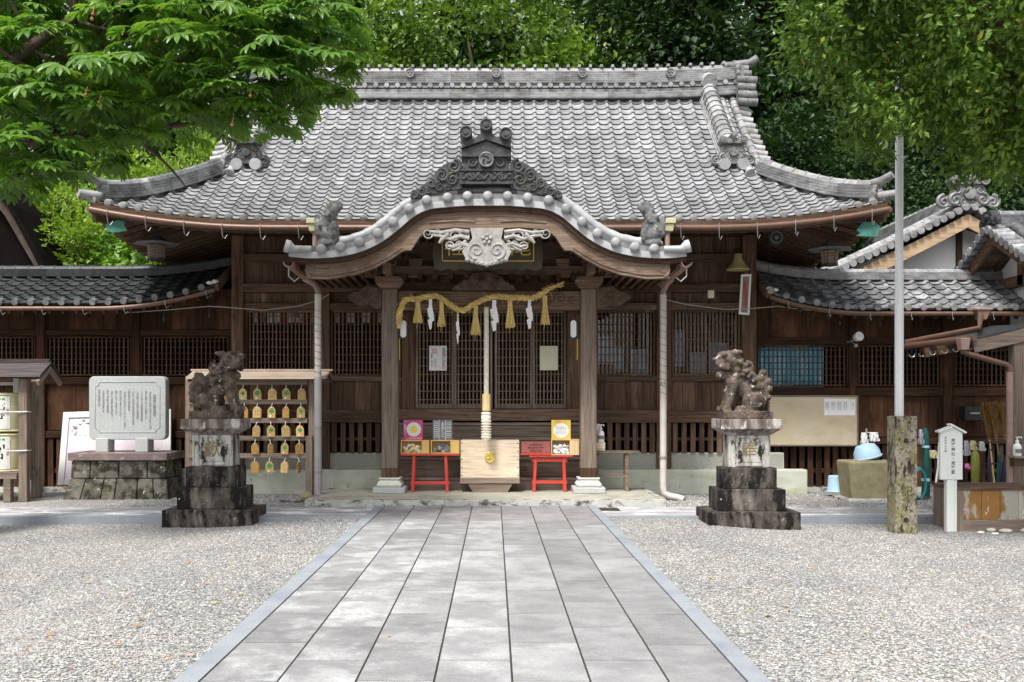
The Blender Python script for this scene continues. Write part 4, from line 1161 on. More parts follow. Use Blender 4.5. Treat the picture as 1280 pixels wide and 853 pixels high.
m_.build('crest_disc', M['onig'], orn, smooth=40)
m_ = MB()
for j in range(3):
    a = j*2*PI/3+.9
    m_.ball(ofn(3.1*q*math.cos(a), (32+3.1*math.sin(a))*q, .175), (.026, .012, .026), 8, 5)
    m_.tube([ofn(r_*q*math.cos(a+t), (32+r_*math.sin(a+t))*q, .178) for r_, t in ((3.6, .2), (4.9, .7), (5.8, 1.2), (6.3, 1.7))], [.022, .017, .011, .004], 6)
m_.build('comma_crest', M['oni'], orn, smooth=50)
for sg in (-1, 1):
    m_ = MB()
    lo = [(30, -2), (50, -5), (70, -10), (88, -15), (95, -12), (93, -6), (84, -2), (74, 6), (66, 14), (60, 22), (48, 30), (36, 34), (30, 30)]
    m_.map_poly([(sg*a*q, b_*q) for a, b_ in lo][::-sg], ofn, -.2, .07)
    for s, z, r_, dr, t in ((40, 25, 9, 1, .3), (55, 14, 8, 1, .3), (42, 9, 8, -1, .26), (68, 4, 6, 1, .3), (58, 0, 6, -1, .26), (80, -6, 6, 1, .3), (90, -10, 5, 1, .32), (48, -1, 4, 1, .3), (72, -5, 4, -1, .3), (34, 14, 5, 1, .3)):
        m_.spiral(lambda a, b_, d: ofn(sg*a, b_, d), s*q, z*q, r_*q, 1.7, t, PI/2, .08, dr)
    m_.build('cloud_wing', M['oni'], orn, smooth=50)

M['cornerlion'] = surf('stained_lion_tile', (.045, .046, .045), (.17, .172, .168), (9, 9, 9), .7, .3, rnd=.1, spots=[((.30, .30, .29), (7, 7, 7), .58, .72)])
# small guardian lion tiles on the two corners of the porch roof
def baked_remesh(mb, name, mat, parent, voxel, disp=.0, dscale=.1, smooth_it=2, loc=None, src=None):
    """fuse the collected shapes into one continuous skin"""
    o = mb.build('shape', mat, None)
    r_ = o.modifiers.new('r', 'REMESH'); r_.mode = 'VOXEL'; r_.voxel_size = voxel
    s_ = o.modifiers.new('s', 'SMOOTH'); s_.iterations = smooth_it; s_.factor = .5
    tex = None
    if disp:
        tex = bpy.data.textures.new('grain', 'CLOUDS'); tex.noise_scale = dscale; tex.noise_depth = 3
        d_ = o.modifiers.new('d', 'DISPLACE'); d_.texture = tex; d_.strength = disp; d_.mid_level = .5; d_.texture_coords = 'LOCAL'
    dg = bpy.context.evaluated_depsgraph_get(); dg.update()
    e = o.evaluated_get(dg); me = bpy.data.meshes.new_from_object(e)
    V = np.empty(len(me.vertices)*3, np.float32); me.vertices.foreach_get('co', V); V = V.reshape(-1, 3)
    Fc = [list(p.vertices) for p in me.polygons]
    bpy.data.objects.remove(o); bpy.data.meshes.remove(me)
    n_ = MB(); n_.add(V, Fc, 0, .5)
    return n_.build(name, mat, parent, smooth=80, loc=loc)
def blob(mb, p0, p1, r0, r1, n=6):
    p0, p1 = np.array(p0, float), np.array(p1, float)
    for i in range(n):
        t = i/(n-1); mb.ball(p0+(p1-p0)*t, r0+(r1-r0)*t, 10, 7)
for sg, px in ((-1, 409), (1, 816)):
    x0, z0 = X_(px, KY+.2), Z_(304, KY+.2)
    P = lambda s, z, d=0: (x0-sg*s, KY+.2-d, z0+z)
    m_ = MB()
    m_.lathe([(.17, -.06), (.17, .0), (.13, .04)], P(0, 0), 12)
    blob(m_, P(.02, .10), P(-.02, .30), .15, .11); blob(m_, P(-.02, .30), P(.05, .42), .10, .10); blob(m_, P(.05, .44), P(.12, .52), .08, .085)
    blob(m_, P(.12, .54), P(.20, .56), .07, .05); m_.ball(P(.08, .60), .06); m_.ball(P(.03, .56), .05); m_.ball(P(.15, .62), .035)
    blob(m_, P(.12, .28, .08), P(.16, .04, .08), .05, .04); blob(m_, P(.12, .28, -.08), P(.16, .04, -.08), .05, .04)
    blob(m_, P(-.12, .14, .05), P(-.16, .40), .07, .05)
    for i in range(14): m_.ball(P(random.uniform(-.14, .12), random.uniform(.05, .5), random.uniform(.02, .13)), .035, 8, 5)
    baked_remesh(m_, 'corner_lion_tile', M['cornerlion'], proof, .018, .02, .05, 1)
# side gutters of the porch and their pipes
for sg, pxp in ((-1, 397.5), (1, 829)):
    xg = kc+sg*250*kx
    m_ = MB()
    ang = np.linspace(PI, 2*PI, 9); prof_ = [(.085*math.cos(a), .085*math.sin(a)) for a in ang]+[(.072*math.cos(a), .072*math.sin(a)) for a in ang[::-1]]
    m_.sweep(prof_, [(xg, KY+.05, Z_(327, KY)), (xg, PB-.4, Z_(327, KY)-.05)])
    gg = m_.build('porch_gutter', M['copperp'], proof, smooth=50)
    m_ = MB(); zb = Z_(327, KY)
    m_.tube([(xg, KY+.08, zb-.06), (xg-sg*0, KY+.08, zb-.22), (xg-sg*.09, KY+.08, zb-.30), (xg-sg*.16, KY+.08, zb-.24)], .010, 5); m_.build('gutter_bracket', M['steel'], gg)
    xp = X_(pxp, 16.35)
    m_ = MB()
    m_.tube([(xg, 16.35, zb-.04), (xg, 16.35, zb-.10), (xp+sg*.06, 16.35, zb-.18), (xp, 16.35, zb-.30), (xp, 16.35, zb-.4)], .05, 12, 1)
    zbot = .13 if sg > 0 else .06
    if sg > 0: m_.tube([(xp, 16.35, zb-.36), (xp, 16.35, .22), (xp+.01, 16.35, .10), (xp+.10, 16.32, .055), (xp+.24, 16.28, .03), (xp+.33, 16.22, .0)], [.057, .057, .06, .055, .055, .06], 14)
    else: m_.tube([(xp, 16.35, zb-.36), (xp, 16.35, 2.05)], .057, 14); 
    if sg < 0: m_.tube([(xp, 16.35, 2.05), (xp, 16.35, 0.06)], .062, 14, 2)
    pp = m_.build('downpipe', [M['pipe'], M['copperp'], M['pipeg']], hall, smooth=50)
    m_ = MB()
    t = np.linspace(0, 1, 170); zz = 3.25-t*(1.5 if sg > 0 else 1.15)
    m_.tube([(xp+.060*math.cos(a), 16.35+.060*math.sin(a), z) for a, z in zip(t*2*PI*(13 if sg > 0 else 10), zz)], .0038, 5)
    m_.build('wound_cable', M['black_metal'], pp)
    m_ = MB()
    for z in ((1.95, .7) if sg > 0 else (1.2, .45)): m_.cyl((xp, 16.35, z-.02), (xp, 16.35, z+.02), .068, seg=14)
    m_.build('pipe_clamp', M['steel'], pp)
# ------------------------------------------------------------------ side corridors
def corridor(side):
    sg = -1 if side == 'left' else 1
    Wy = 18.05; Ey = 17.2
    if sg < 0:
        root = thing('side_corridor', 'low dark corridor with mossy blackish tiles, in shade beside the stone tablet', 'corridor', (-7.4, Wy, 0))
        x_in, x_out = -4.93, -14.0; ezp, rzp = 380.5, 346.0
        posts = [(-312, -300), (-193, -181), (-74, -62), (47, 58), (166, 176)]; edge = 292
        lat = [(-299, -194), (-180, -75), (-61, 46), (58.5, 165.5), (176.5, 290)]
        by, ly, sy, py_, ry, ky = (412.5, 420), (421, 470), (471.5, 481), (483, 538), (539, 547.5), (548, 606)
    else:
        root = thing('side_corridor', 'low brown corridor with grey tiles, teal curtain inside and broom corner', 'corridor', (7.4, Wy, 0))
        x_in, x_out = 4.86, 13.5; ezp, rzp = 387, 350.0
        posts = [(1060, 1068), (1177, 1189), (1300, 1312)]; edge = 944.5
        lat = [(945, 1059.5), (1068.5, 1176.5), (1189.5, 1299.5)]
        by, ly, sy, py_, ry, ky = (422, 431), (432, 483), (484, 495), (497, 546), (547, 555), (556, 606)
    x = lambda p: X_(p, Wy); z = lambda p: Z_(p, Wy)
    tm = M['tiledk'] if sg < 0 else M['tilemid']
    # walls
    for a, b_ in posts:
        m_ = MB(); m_.box(x(a), x(b_), Wy-.07, Wy+.1, 0.02, z(388)+.1); m_.build('post', M['dkZ'], root, bevel=.01)
    segs_ = []
    ed = sorted([x(edge), x(posts[0][0] if sg > 0 else posts[-1][1])])
    allp = sorted([(x(a), x(b_)) for a, b_ in posts])
    xa = x(edge) if sg > 0 else x(posts[0][0])-1.6
    cuts = [xa]
    for a, b_ in allp: cuts += [a, b_]
    cuts.append(x_out if sg > 0 else x(edge))
    spans = [(cuts[i]+.002, cuts[i+1]-.002) for i in range(0, len(cuts), 2)]
    for a, b_ in spans:
        for nm, yy, fw in (('head_beam', by, .05), ('sill_beam', sy, .08), ('floor_rail', ry, .05)):
            m_ = MB(); m_.box(a, b_, Wy-fw, Wy+.06, z(yy[1]), z(yy[0])); m_.build(nm, M['dkX'], root, bevel=.008)
        n = max(2, int((b_-a)/.25))
        w = (b_-a)/n
        for zz0, zz1 in ((z(by[0]), z(385)+.35), (z(py_[1]), z(py_[0]-2))):
            m_ = MB()
            for i in range(n): m_.box(a+i*w+.002, a+(i+1)*w-.002, Wy+random.uniform(-.004, .004), Wy+.03, zz0, zz1)
            m_.build('boarding', M['dkZ'], root)
        m_ = MB(); n = max(2, int((b_-a)/.155))
        for i in range(n):
            c = a+(i+.5)*(b_-a)/n; m_.box(c-.05, c+.05, Wy-.02, Wy+.02, .06, z(ky[0]))
        m_.box(a, b_, Wy+.015, Wy+.05, .32, .40)
        m_.build('skirt_slats', M['dkZ'], root)
    for a, b_ in lat:
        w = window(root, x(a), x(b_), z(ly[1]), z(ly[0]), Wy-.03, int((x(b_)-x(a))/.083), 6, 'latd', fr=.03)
    m_ = MB(); lo_, hi_ = sorted([x(edge), x_out])
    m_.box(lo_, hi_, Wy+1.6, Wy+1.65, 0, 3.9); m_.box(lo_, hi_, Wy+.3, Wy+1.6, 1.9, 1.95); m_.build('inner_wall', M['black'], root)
    m_ = MB(); m_.box(lo_, hi_, Wy-.10, Wy+1.6, -.2, .06); m_.build('base_kerb', M['kerbst'], root)
    if sg > 0:
        m_ = MB(); n = 48
        xx = np.linspace(x(942), x(1031), n); yy = Wy+.085+.03*np.sin(np.arange(n)*1.15)
        V = [(a, b_, z(487)) for a, b_ in zip(xx, yy)]+[(a, b_, z(429)) for a, b_ in zip(xx, yy)]
        m_.add(V, [[i, i+1, n+i+1, n+i] for i in range(n-1)]); m_.build('curtain', M['curtain'], root, smooth=80)
    # roof
    ez, rz_ = Z_(ezp, Ey), Z_(rzp, 18.45)
    def lift(u):
        q = np.clip((np.abs(u)-(7.0 if sg < 0 else 6.6))/((-2.1) if sg < 0 else (-1.75)), 0, 1.2)
        return (.34 if sg < 0 else .30)*q*q
    D = 1.25
    def sfw(u, t):
        return np.stack([u, Ey+t, ez+(rz_-ez)/D*t*(.86+.14*t/D)+lift(u)*(1-.35*t/D)], -1)
    m_ = MB(); u0, u1 = sorted([x_in, x_out]); nc = int((u1-u0)/.27)
    tilefield(m_, sfw, u0, u1, 0, D, nc, 6, th=.028)
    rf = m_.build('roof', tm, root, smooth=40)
    m_ = MB(); us = np.linspace(u0, u1, 30)
    V = [tuple(sfw(np.array([u]), np.array([t]))[0]-(0, 0, .09)) for t in (0.02, .9) for u in us]
    V += [tuple(sfw(np.array([u]), np.array([D]))[0]+(0, d_, d2)) for d_, d2 in ((0, 0), (1.4, -.5)) for u in us]
    m_.add(V, [[i+1, i, 30+i, 31+i] for i in range(29)]+[[60+i, 61+i, 91+i, 90+i] for i in range(29)])
    m_.build('soffit', M['dkX'], rf)
    for i in range(nc+1):
        u = u0+(i+.1)*(u1-u0)/nc
        if u > u1: continue
        m_ = MB()
        p = sfw(np.array([u]), np.array([0.]))[0]; m_.cyl((u, p[1]-.04, p[2]+.035), (u, p[1]+.06, p[2]+.06), .06, seg=12)
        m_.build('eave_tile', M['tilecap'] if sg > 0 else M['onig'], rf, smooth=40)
    m_ = MB(); ridge(m_, [tuple(sfw(np.array([u]), np.array([D]))[0]+(0, 0, -.02)) for u in np.linspace(u0, u1, 40)], .30, .16, 4, capr=.075, seg=.24)
    m_.build('roof_ridge', tm if sg < 0 else M['tilecap'], rf, smooth=35)
    m_ = MB(); pe = sfw(np.array([x_in]), np.array([0.]))[0]
    m_.beam((x_in, Ey+.02, pe[2]-.02), (x_in, Ey+D, sfw(np.array([x_in]), np.array([D]))[0][2]-.02), .07, .16); m_.build('end_board', M['brY'], rf)
    if sg < 0 or True:
        m_ = MB(); m_.ball((x_in+sg*.02, Ey+.06, pe[2]+.07), (.06, .10, .05), 10, 6); m_.ball((x_in+sg*.11, Ey+.02, pe[2]+.05), (.07, .05, .035), 8, 5); m_.build('mortar_end', M['plaster'], rf, smooth=60)
    m_ = MB(); pg = [tuple(sfw(np.array([u]), np.array([0.]))[0]+(0, -.085, -.085)) for u in np.linspace(u0, u1, 40)]
    m_.tube(pg, .042, 10); gt = m_.build('gutter', M['copper'], rf, smooth=50)
    for u in np.arange(u0+.3, u1, .72):
        m_ = MB(); p = sfw(np.array([u]), np.array([0.]))[0]; m_.tube([(u, p[1]-.14, p[2]-.05), (u, p[1]-.14, p[2]-.14), (u+.02, p[1]-.12, p[2]-.2), (u+.05, p[1]-.08, p[2]-.15)], .006, 5)
        m_.build('gutter_hook', M['steel'], gt)
    m_ = MB()
    for u in np.arange(u0+.1, u1, .24):
        p = sfw(np.array([u]), np.array([0.]))[0]; q_ = sfw(np.array([u]), np.array([.9]))[0]
        m_.beam((u, p[1]+.05, p[2]-.14), (u, q_[1], q_[2]-.14), .05, .06)
    m_.build('rafters', M['dkY'], rf)
    return root
corridor('left'); corridor('right')

# ------------------------------------------------------------------ neighbouring roofs
# hall with a white gable behind the right corridor
def gable_house():
    Y = 20.2; ax, az = X_(1212, Y), Z_(262, Y)
    root = thing('gabled_annex', 'tiled annex with white plaster gable rising behind the right corridor roof', 'annex', (ax, Y+.5, 0))
    lx, lz = X_(1028, Y), Z_(352, Y); rx = ax+(ax-lx)*1.0; L = 5.5
    m_ = MB(); m_.poly_y([(lx+.5, 0), (rx-.5, 0), (rx-.5, lz+.25), (ax, az-.25), (lx+.5, lz+.25)], Y+.55, Y+L)
    m_.build('wall', M['plaster'], root)
    m_ = MB(); m_.box(X_(1196, Y+.5), X_(1203, Y+.5), Y+.49, Y+.55, 3, az-.3); m_.box(lx+.5, rx-.5, Y+.48, Y+.55, 3.9, 4.05); m_.build('post', M['brZ'], root)
    m_ = MB(); n = 0
    for sg in (-1, 1):
        ex, ez = (lx, lz) if sg < 0 else (rx, lz)
        H_ = math.hypot(ax-ex, az-ez)
        def sfh(u, t, ex=ex, ez=ez, sg=sg):
            q = t/H_; return np.stack([ex+(ax-ex)*q, Y+u, ez+(az-ez)*(q*.9+.1*q*q)], -1)
        tilefield(m_, sfh, 0, L, 0, H_, 20, 17, th=.028)
    rf = m_.build('roof', M['tilemid'], root, smooth=40)
    m_ = MB(); ridge(m_, [(ax, Y+q, az+.0) for q in np.linspace(.1, L, 12)], .36, .36, 5, capr=.09)
    for sg in (-1, 1):
        ex, ez = (lx, lz) if sg < 0 else (rx, lz)
        pts = [(ex+(ax-ex)*q, Y+.42, ez+(az-ez)*(q*.9+.1*q*q)+.05) for q in np.linspace(.0, .97, 12)]
        ridge(m_, pts, .30, .16, 3, capr=.085, seg=.24)
        pts2 = [(p[0], Y+.10, p[2]+.06) for p in pts]
        d = np.linspace(0, 1, 20)
        for i in range(20):
            a = np.array([np.interp(d[i], np.linspace(0, 1, 12), [p[k_] for p in pts2]) for k_ in range(3)])
            m_.cyl(a+(0, -.16, -.02), a+(0, .12, 0), .075, seg=12)
        for i in range(19):
            a = np.array([np.interp(d[i], np.linspace(0, 1, 12), [p[k_] for p in pts2]) for k_ in range(3)]); b_ = np.array([np.interp(d[i+1], np.linspace(0, 1, 12), [p[k_] for p in pts2]) for k_ in range(3)])
            u_ = np.array([0, .12, .06]); m_.tube([a+u_, a+u_+(b_-a)*.15, b_+u_], [.08, .07, .07], 8)
    m_.build('verge_tiles', M['tilecap'], rf, smooth=40)
    M['palebarge'] = wood('pale_barge_board', (.36, .25, .15), (.50, .37, .24), 'X')
    for sg in (-1, 1):
        m_ = MB(); ex, ez = (lx, lz) if sg < 0 else (rx, lz)
        f_ = lambda q: (ex+(ax-ex)*q, ez+(az-ez)*(q*.9+.1*q*q))
        qs = np.linspace(0, 1, 9)
        pts = [(f_(q)[0], f_(q)[1]-.08) for q in qs]+[(f_(q)[0], f_(q)[1]-.36) for q in qs[::-1]]
        m_.poly_y(pts, Y+.06+.004*sg, Y+.13)
        m_.build('barge_board', M['palebarge'], rf)
    oni(rf, lambda s, z, d: (ax+s, Y+.12-d, az+.08+z), .85, .62, M['onig'])
gable_house()

# small entrance roof at the far right, its gable turned to the left
def entrance_gable():
    Y = 17.5; ax, az = X_(1240, Y), Z_(287, Y)
    root = thing('entrance_roof', 'small tiled entrance roof at the right edge, dark boarded gable end turned left', 'entrance roof', (ax+1.2, Y, 0))
    hw, dr, L = 1.42, .80, 3.2
    sfr = lambda u, t: np.stack([ax+u, Y-hw+t*hw, az-dr+dr*t], -1)
    m_ = MB(); tilefield(m_, lambda u, t: np.stack([ax+u, Y-hw+t, az-dr+dr*t/hw], -1), 0, L, 0, hw, 12, 8, th=.028)
    tilefield(m_, lambda u, t: np.stack([ax+u, Y+hw-t, az-dr+dr*t/hw], -1), 0, L, 0, hw, 12, 8, th=.028, flip=True)
    rf = m_.build('roof', M['tilemid'], root, smooth=40)
    m_ = MB()
    for sg in (-1, 1):
        for i in range(9):
            q = i/8.5; p = np.array([ax, Y+sg*hw*(1-q), az-dr*(1-q)+.05]); m_.cyl(p+(-.14, 0, -.03), p+(.16, 0, 0), .078, seg=12)
        m_.tube([(ax+.34, Y+sg*hw*(1-q), az-dr*(1-q)+.10) for q in np.linspace(.0, .95, 9)], .085, 10)
    for i in range(12): m_.cyl((ax+.25+i*.26, Y-hw-.05, az-dr+.05), (ax+.25+i*.26, Y-hw+.1, az-dr+.1), .07, seg=12)
    ridge(m_, [(ax+q, Y, az+.02) for q in np.linspace(.1, L, 8)], .28, .24, 4, capr=.085)
    m_.build('verge_tiles', M['tilemid'], rf, smooth=40)
    m_ = MB()
    for sg in (-1, 1):
        m_ = MB(); m_.map_poly([(0, -.03), (hw, -dr-.03), (hw, -dr-.24), (0, -.28)], lambda s, z, d, sg=sg: (ax+.02+d, Y+sg*s, az+z), 0, .06)
        m_.build('barge_board', M['brY'], rf)
    m_ = MB()
    m_.add([(ax+.05, Y-hw+.05, az-dr-.05), (ax+L, Y-hw+.05, az-dr-.05), (ax+L, Y, az-.06), (ax+.05, Y, az-.06), (ax+L, Y+hw-.05, az-dr-.05), (ax+.05, Y+hw-.05, az-dr-.05)], [[0, 3, 2, 1], [3, 5, 4, 2]])
    for sg in (-1, 1):
        for q in np.linspace(.15, 3, 9): m_.beam((ax+q, Y+sg*.05, az-.12), (ax+q, Y+sg*(hw-.05), az-dr-.1), .06, .08)
    m_.build('rafters', M['brX'], rf)
    m_ = MB(); m_.box(ax+.62, ax+.68, Y-hw+.2, Y+hw-.2, 2.6, az-dr-.05); m_.map_poly([(-hw+.2, -dr-.05), (hw-.2, -dr-.05), (0, -.12)], lambda s, z, d: (ax+.62+d, Y+s, az+z), 0, .06); m_.build('gable_boarding', M['plaster'], root)
    m_ = MB(); m_.box(ax+.5, ax+.66, Y-.09, Y+.09, az-dr-.2, az-.15); m_.box(ax+.5, ax+.64, Y-hw+.1, Y+hw-.1, az-dr-.22, az-dr-.02); m_.build('gable_frame', M['brY'], root)
    m_ = MB(); m_.box(ax+.62, ax+.76, Y-hw+.2, Y-hw+.34, 0, az-dr-.06); m_.build('post', M['brZ'], root)
    oni(rf, lambda s, z, d: (ax-d, Y-s, az+.06+z), .42, .36, M['tiledk'], crown=False)
entrance_gable()

# lean-to over the broom corner with its grey post
def lean_to():
    Y = 15.6
    root = thing('lean_to', 'sloping lean-to with grey post, copper gutter and pink downpipe at right edge', 'lean-to', (X_(1274, Y), Y, 0))
    m_ = MB()
    a = np.array(at(1217, 423, Y)); b_ = np.array(at(1300, 404, Y))
    m_.add([a, b_, b_+(0, 2.0, .10), a+(0, 2.0, .10), a-(0, 0, .03), b_-(0, 0, .03), b_+(0, 2.0, .07), a+(0, 2.0, .07)], [[0, 1, 2, 3], [4, 7, 6, 5], [0, 4, 5, 1], [2, 6, 7, 3], [1, 5, 6, 2], [3, 7, 4, 0]])
    rf = m_.build('roof', M['tiledk'], root)
    m_ = MB(); m_.beam(a+(0, .02, -.14), b_+(0, .02, -.14), .05, .20); m_.build('fascia', M['grX'], rf, bevel=.006)
    m_ = MB(); p = np.array(at(1165, 440, Y+.6)); q = np.array(at(1290, 416, Y+.6)); m_.beam(p+(0, .3, 0), q+(0, .3, 0), .10, .16); m_.build('beam', M['brX'], root)
    m_ = MB(); m_.box(X_(1268, Y), X_(1282, Y), Y+.02, Y+.2, 0, Z_(424, Y)); m_.build('post', M['grZ'], root, bevel=.008)
    # gutter of the lean-to running towards the hall and the pipe below
    m_ = MB()
    g0, g1 = at(1133, 433, 17.0), at(1218, 423, 15.55)
    m_.tube([g0, g1], .055, 12)
    m_.tube([at(1133, 428, 17.0), at(1224, 411, 15.9), at(1225.5, 398, 16.9), at(1225.5, 394, 17.05)], .05, 12)
    gt = m_.build('gutter', M['copper'], root, smooth=50)
    m_ = MB(); c = at(1226, 393, 17.1)
    m_.frustum(c[0]-.07, c[0]+.07, 17.02, 17.16, c[2]-.1, c[0]-.12, c[0]+.12, 16.98, 17.2, c[2]+.06); m_.box(c[0]-.15, c[0]+.15, 16.96, 17.22, c[2]+.062, c[2]+.10)
    m_.build('gutter_box', M['copperp'], gt, bevel=.008)
    m_ = MB(); c = at(1203, 427, 15.6)
    m_.frustum(c[0]-.06, c[0]+.06, 15.5, 15.64, c[2]-.14, c[0]-.08, c[0]+.08, 15.48, 15.66, c[2]+.05); m_.build('gutter_box', M['copperp'], gt, bevel=.008)
    m_ = MB()
    m_.tube([at(1203, 433, 15.6), at(1204, 440, 15.6), at(1212, 443, 15.58), at(1258, 456, 15.45), at(1262, 459, 15.45), at(1262, 466, 15.45)], .045, 12, 0)
    m_.tube([at(1262, 465, 15.45), at(1262, 610, 15.45)], .05, 12, 1)
    m_.build('downpipe', [M['copper'], M['copperp']], root, smooth=50)
    for px, py in ((1140, 441), (1152, 440), (1166, 438), (1181, 436), (1195, 434), (1212, 431)):
        m_ = MB(); y = 16.95-(px-1133)/85*1.4; p = at(px, py, y); m_.tube([(p[0]+.05*math.cos(t), y, p[2]-.03+.05*math.sin(t)) for t in np.linspace(PI, 2.1*PI, 8)],   .008, 5)
        m_.build('gutter_hook', M['steel'], gt)
lean_to()

# dark curved gable at the left edge, behind the left corridor
def left_gable():
    Y = 21.0
    root = thing('black_gabled_roof', 'dark gabled roof with curved barge board at the left edge, behind the corridor', 'roof', (X_(0, Y), Y, 0))
    cu_ = [(56, 342), (44, 318), (30, 292), (14, 262), (-6, 236), (-40, 205), (-80, 182)]
    pts = [(X_(a, Y), Z_(b_, Y)) for a, b_ in cu_]
    low = [(X_(a-6-.8*i, Y), Z_(b_+4+1.0*i, Y)) for i, (a, b_) in enumerate(cu_)]
    m_ = MB()
    for i in range(len(pts)-1): m_.poly_y([pts[i], pts[i+1], low[i+1], low[i]], Y, Y+.12)
    m_.build('barge_board', surf('black_barge_board', (.045, .034, .027), (.085, .066, .052), (3, 3, 3), .85, .2, spec=.2), root)
    m_ = MB()
    for i in range(len(pts)-1):
        (a, b_), (c, d) = pts[i], pts[i+1]
        m_.poly_y([(a, b_), (a+.09, b_+.07), (c+.09, d+.07), (c, d)], Y-.12, Y+1.35)
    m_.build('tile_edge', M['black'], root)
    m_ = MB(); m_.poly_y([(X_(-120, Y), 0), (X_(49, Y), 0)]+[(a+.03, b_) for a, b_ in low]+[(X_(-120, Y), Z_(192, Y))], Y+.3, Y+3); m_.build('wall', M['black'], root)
left_gable()

# ------------------------------------------------------------------ hill behind
m_ = MB(); xs = np.linspace(-120, 120, 61); ys = np.linspace(31, 110, 24); gx, gy = np.meshgrid(xs, ys)
gzv = 16*(1-np.exp(-((gy-31)/24)))*(.75+.25*np.sin(gx*.07+1.3))+.6*np.sin(gx*.5)*np.sin(gy*.4)-.6
m_.add(np.stack([gx, gy, gzv], -1).reshape(-1, 3), [[j*61+i, j*61+i+1, (j+1)*61+i+1, (j+1)*61+i] for j in range(23) for i in range(60)])
top(m_.build('hillside', surf('wooded_hill_floor', (.012, .022, .008), (.05, .075, .022), (.6, .6, .6), .95, .6, rnd=0), smooth=80), kind='structure')
# ------------------------------------------------------------------ guardian lions on their pedestals
def pedestal(cx, fy, ch, label, name='lion_pedestal'):
    g0 = float(gz(np.array(cx), np.array(fy)))
    root = thing(name, label, 'pedestal', (cx, fy+.42, g0))
    def tier(nm, w, y0, d, z0, z1, mat, bev=.014):
        m_ = MB(); m_.box(cx-w/2, cx+w/2, fy+y0, fy+y0+d, z0, z1); return m_.build(nm, M[mat], root, bevel=bev, segs=2)
    tier('lower_step', 1.25, 0, .83, g0-.12, .134, 'komatier'); tier('middle_step', .925, .135, .60, .135, .431, 'komatier'); tier('upper_step', .735, .225, .46, .432, .72, 'komatier')
    m_ = MB(); m_.box(cx-.285, cx+.285, fy+.275, fy+.635, .721, 1.165)
    for s in (-1, 1): m_.box(cx+s*.285, cx+s*.255, fy+.262, fy+.2745, .73, 1.16)
    die = m_.build('shaft', M['komadie'], root, bevel=.008)
    m_ = MB(); m_.box(cx-.17, cx+.17, fy+.264, fy+.2745, .79, 1.12, 0); m_.box(cx-.19, cx+.19, fy+.262, fy+.2744, .74, .785, 0); m_.build('inscription_panel', M['komadie'], die, bevel=.004)
    m_ = MB(); put_text(m_, ch, .25, (cx, fy+.260, .95), bold=0)
    m_.build('lettering', surf('worn_inscription_paint', (.13, .10, .05), (.24, .19, .09), (30, 30, 30), .8, 0, rnd=0), die)
    m_ = MB(); m_.frustum(cx-.29, cx+.29, fy+.265, fy+.64, 1.166, cx-.41, cx+.41, fy+.17, fy+.74, 1.25); m_.box(cx-.42, cx+.42, fy+.16, fy+.75, 1.251, 1.39)
    m_.build('capital', M['komacap'], root, bevel=.012, segs=2)
    return root
pedestal(3.517, 13.13, '奉', 'stepped stone pedestal inscribed 奉, right of the path')
pedestal(-3.957, 13.38, '獻', 'stepped stone pedestal inscribed 獻, left of the path')

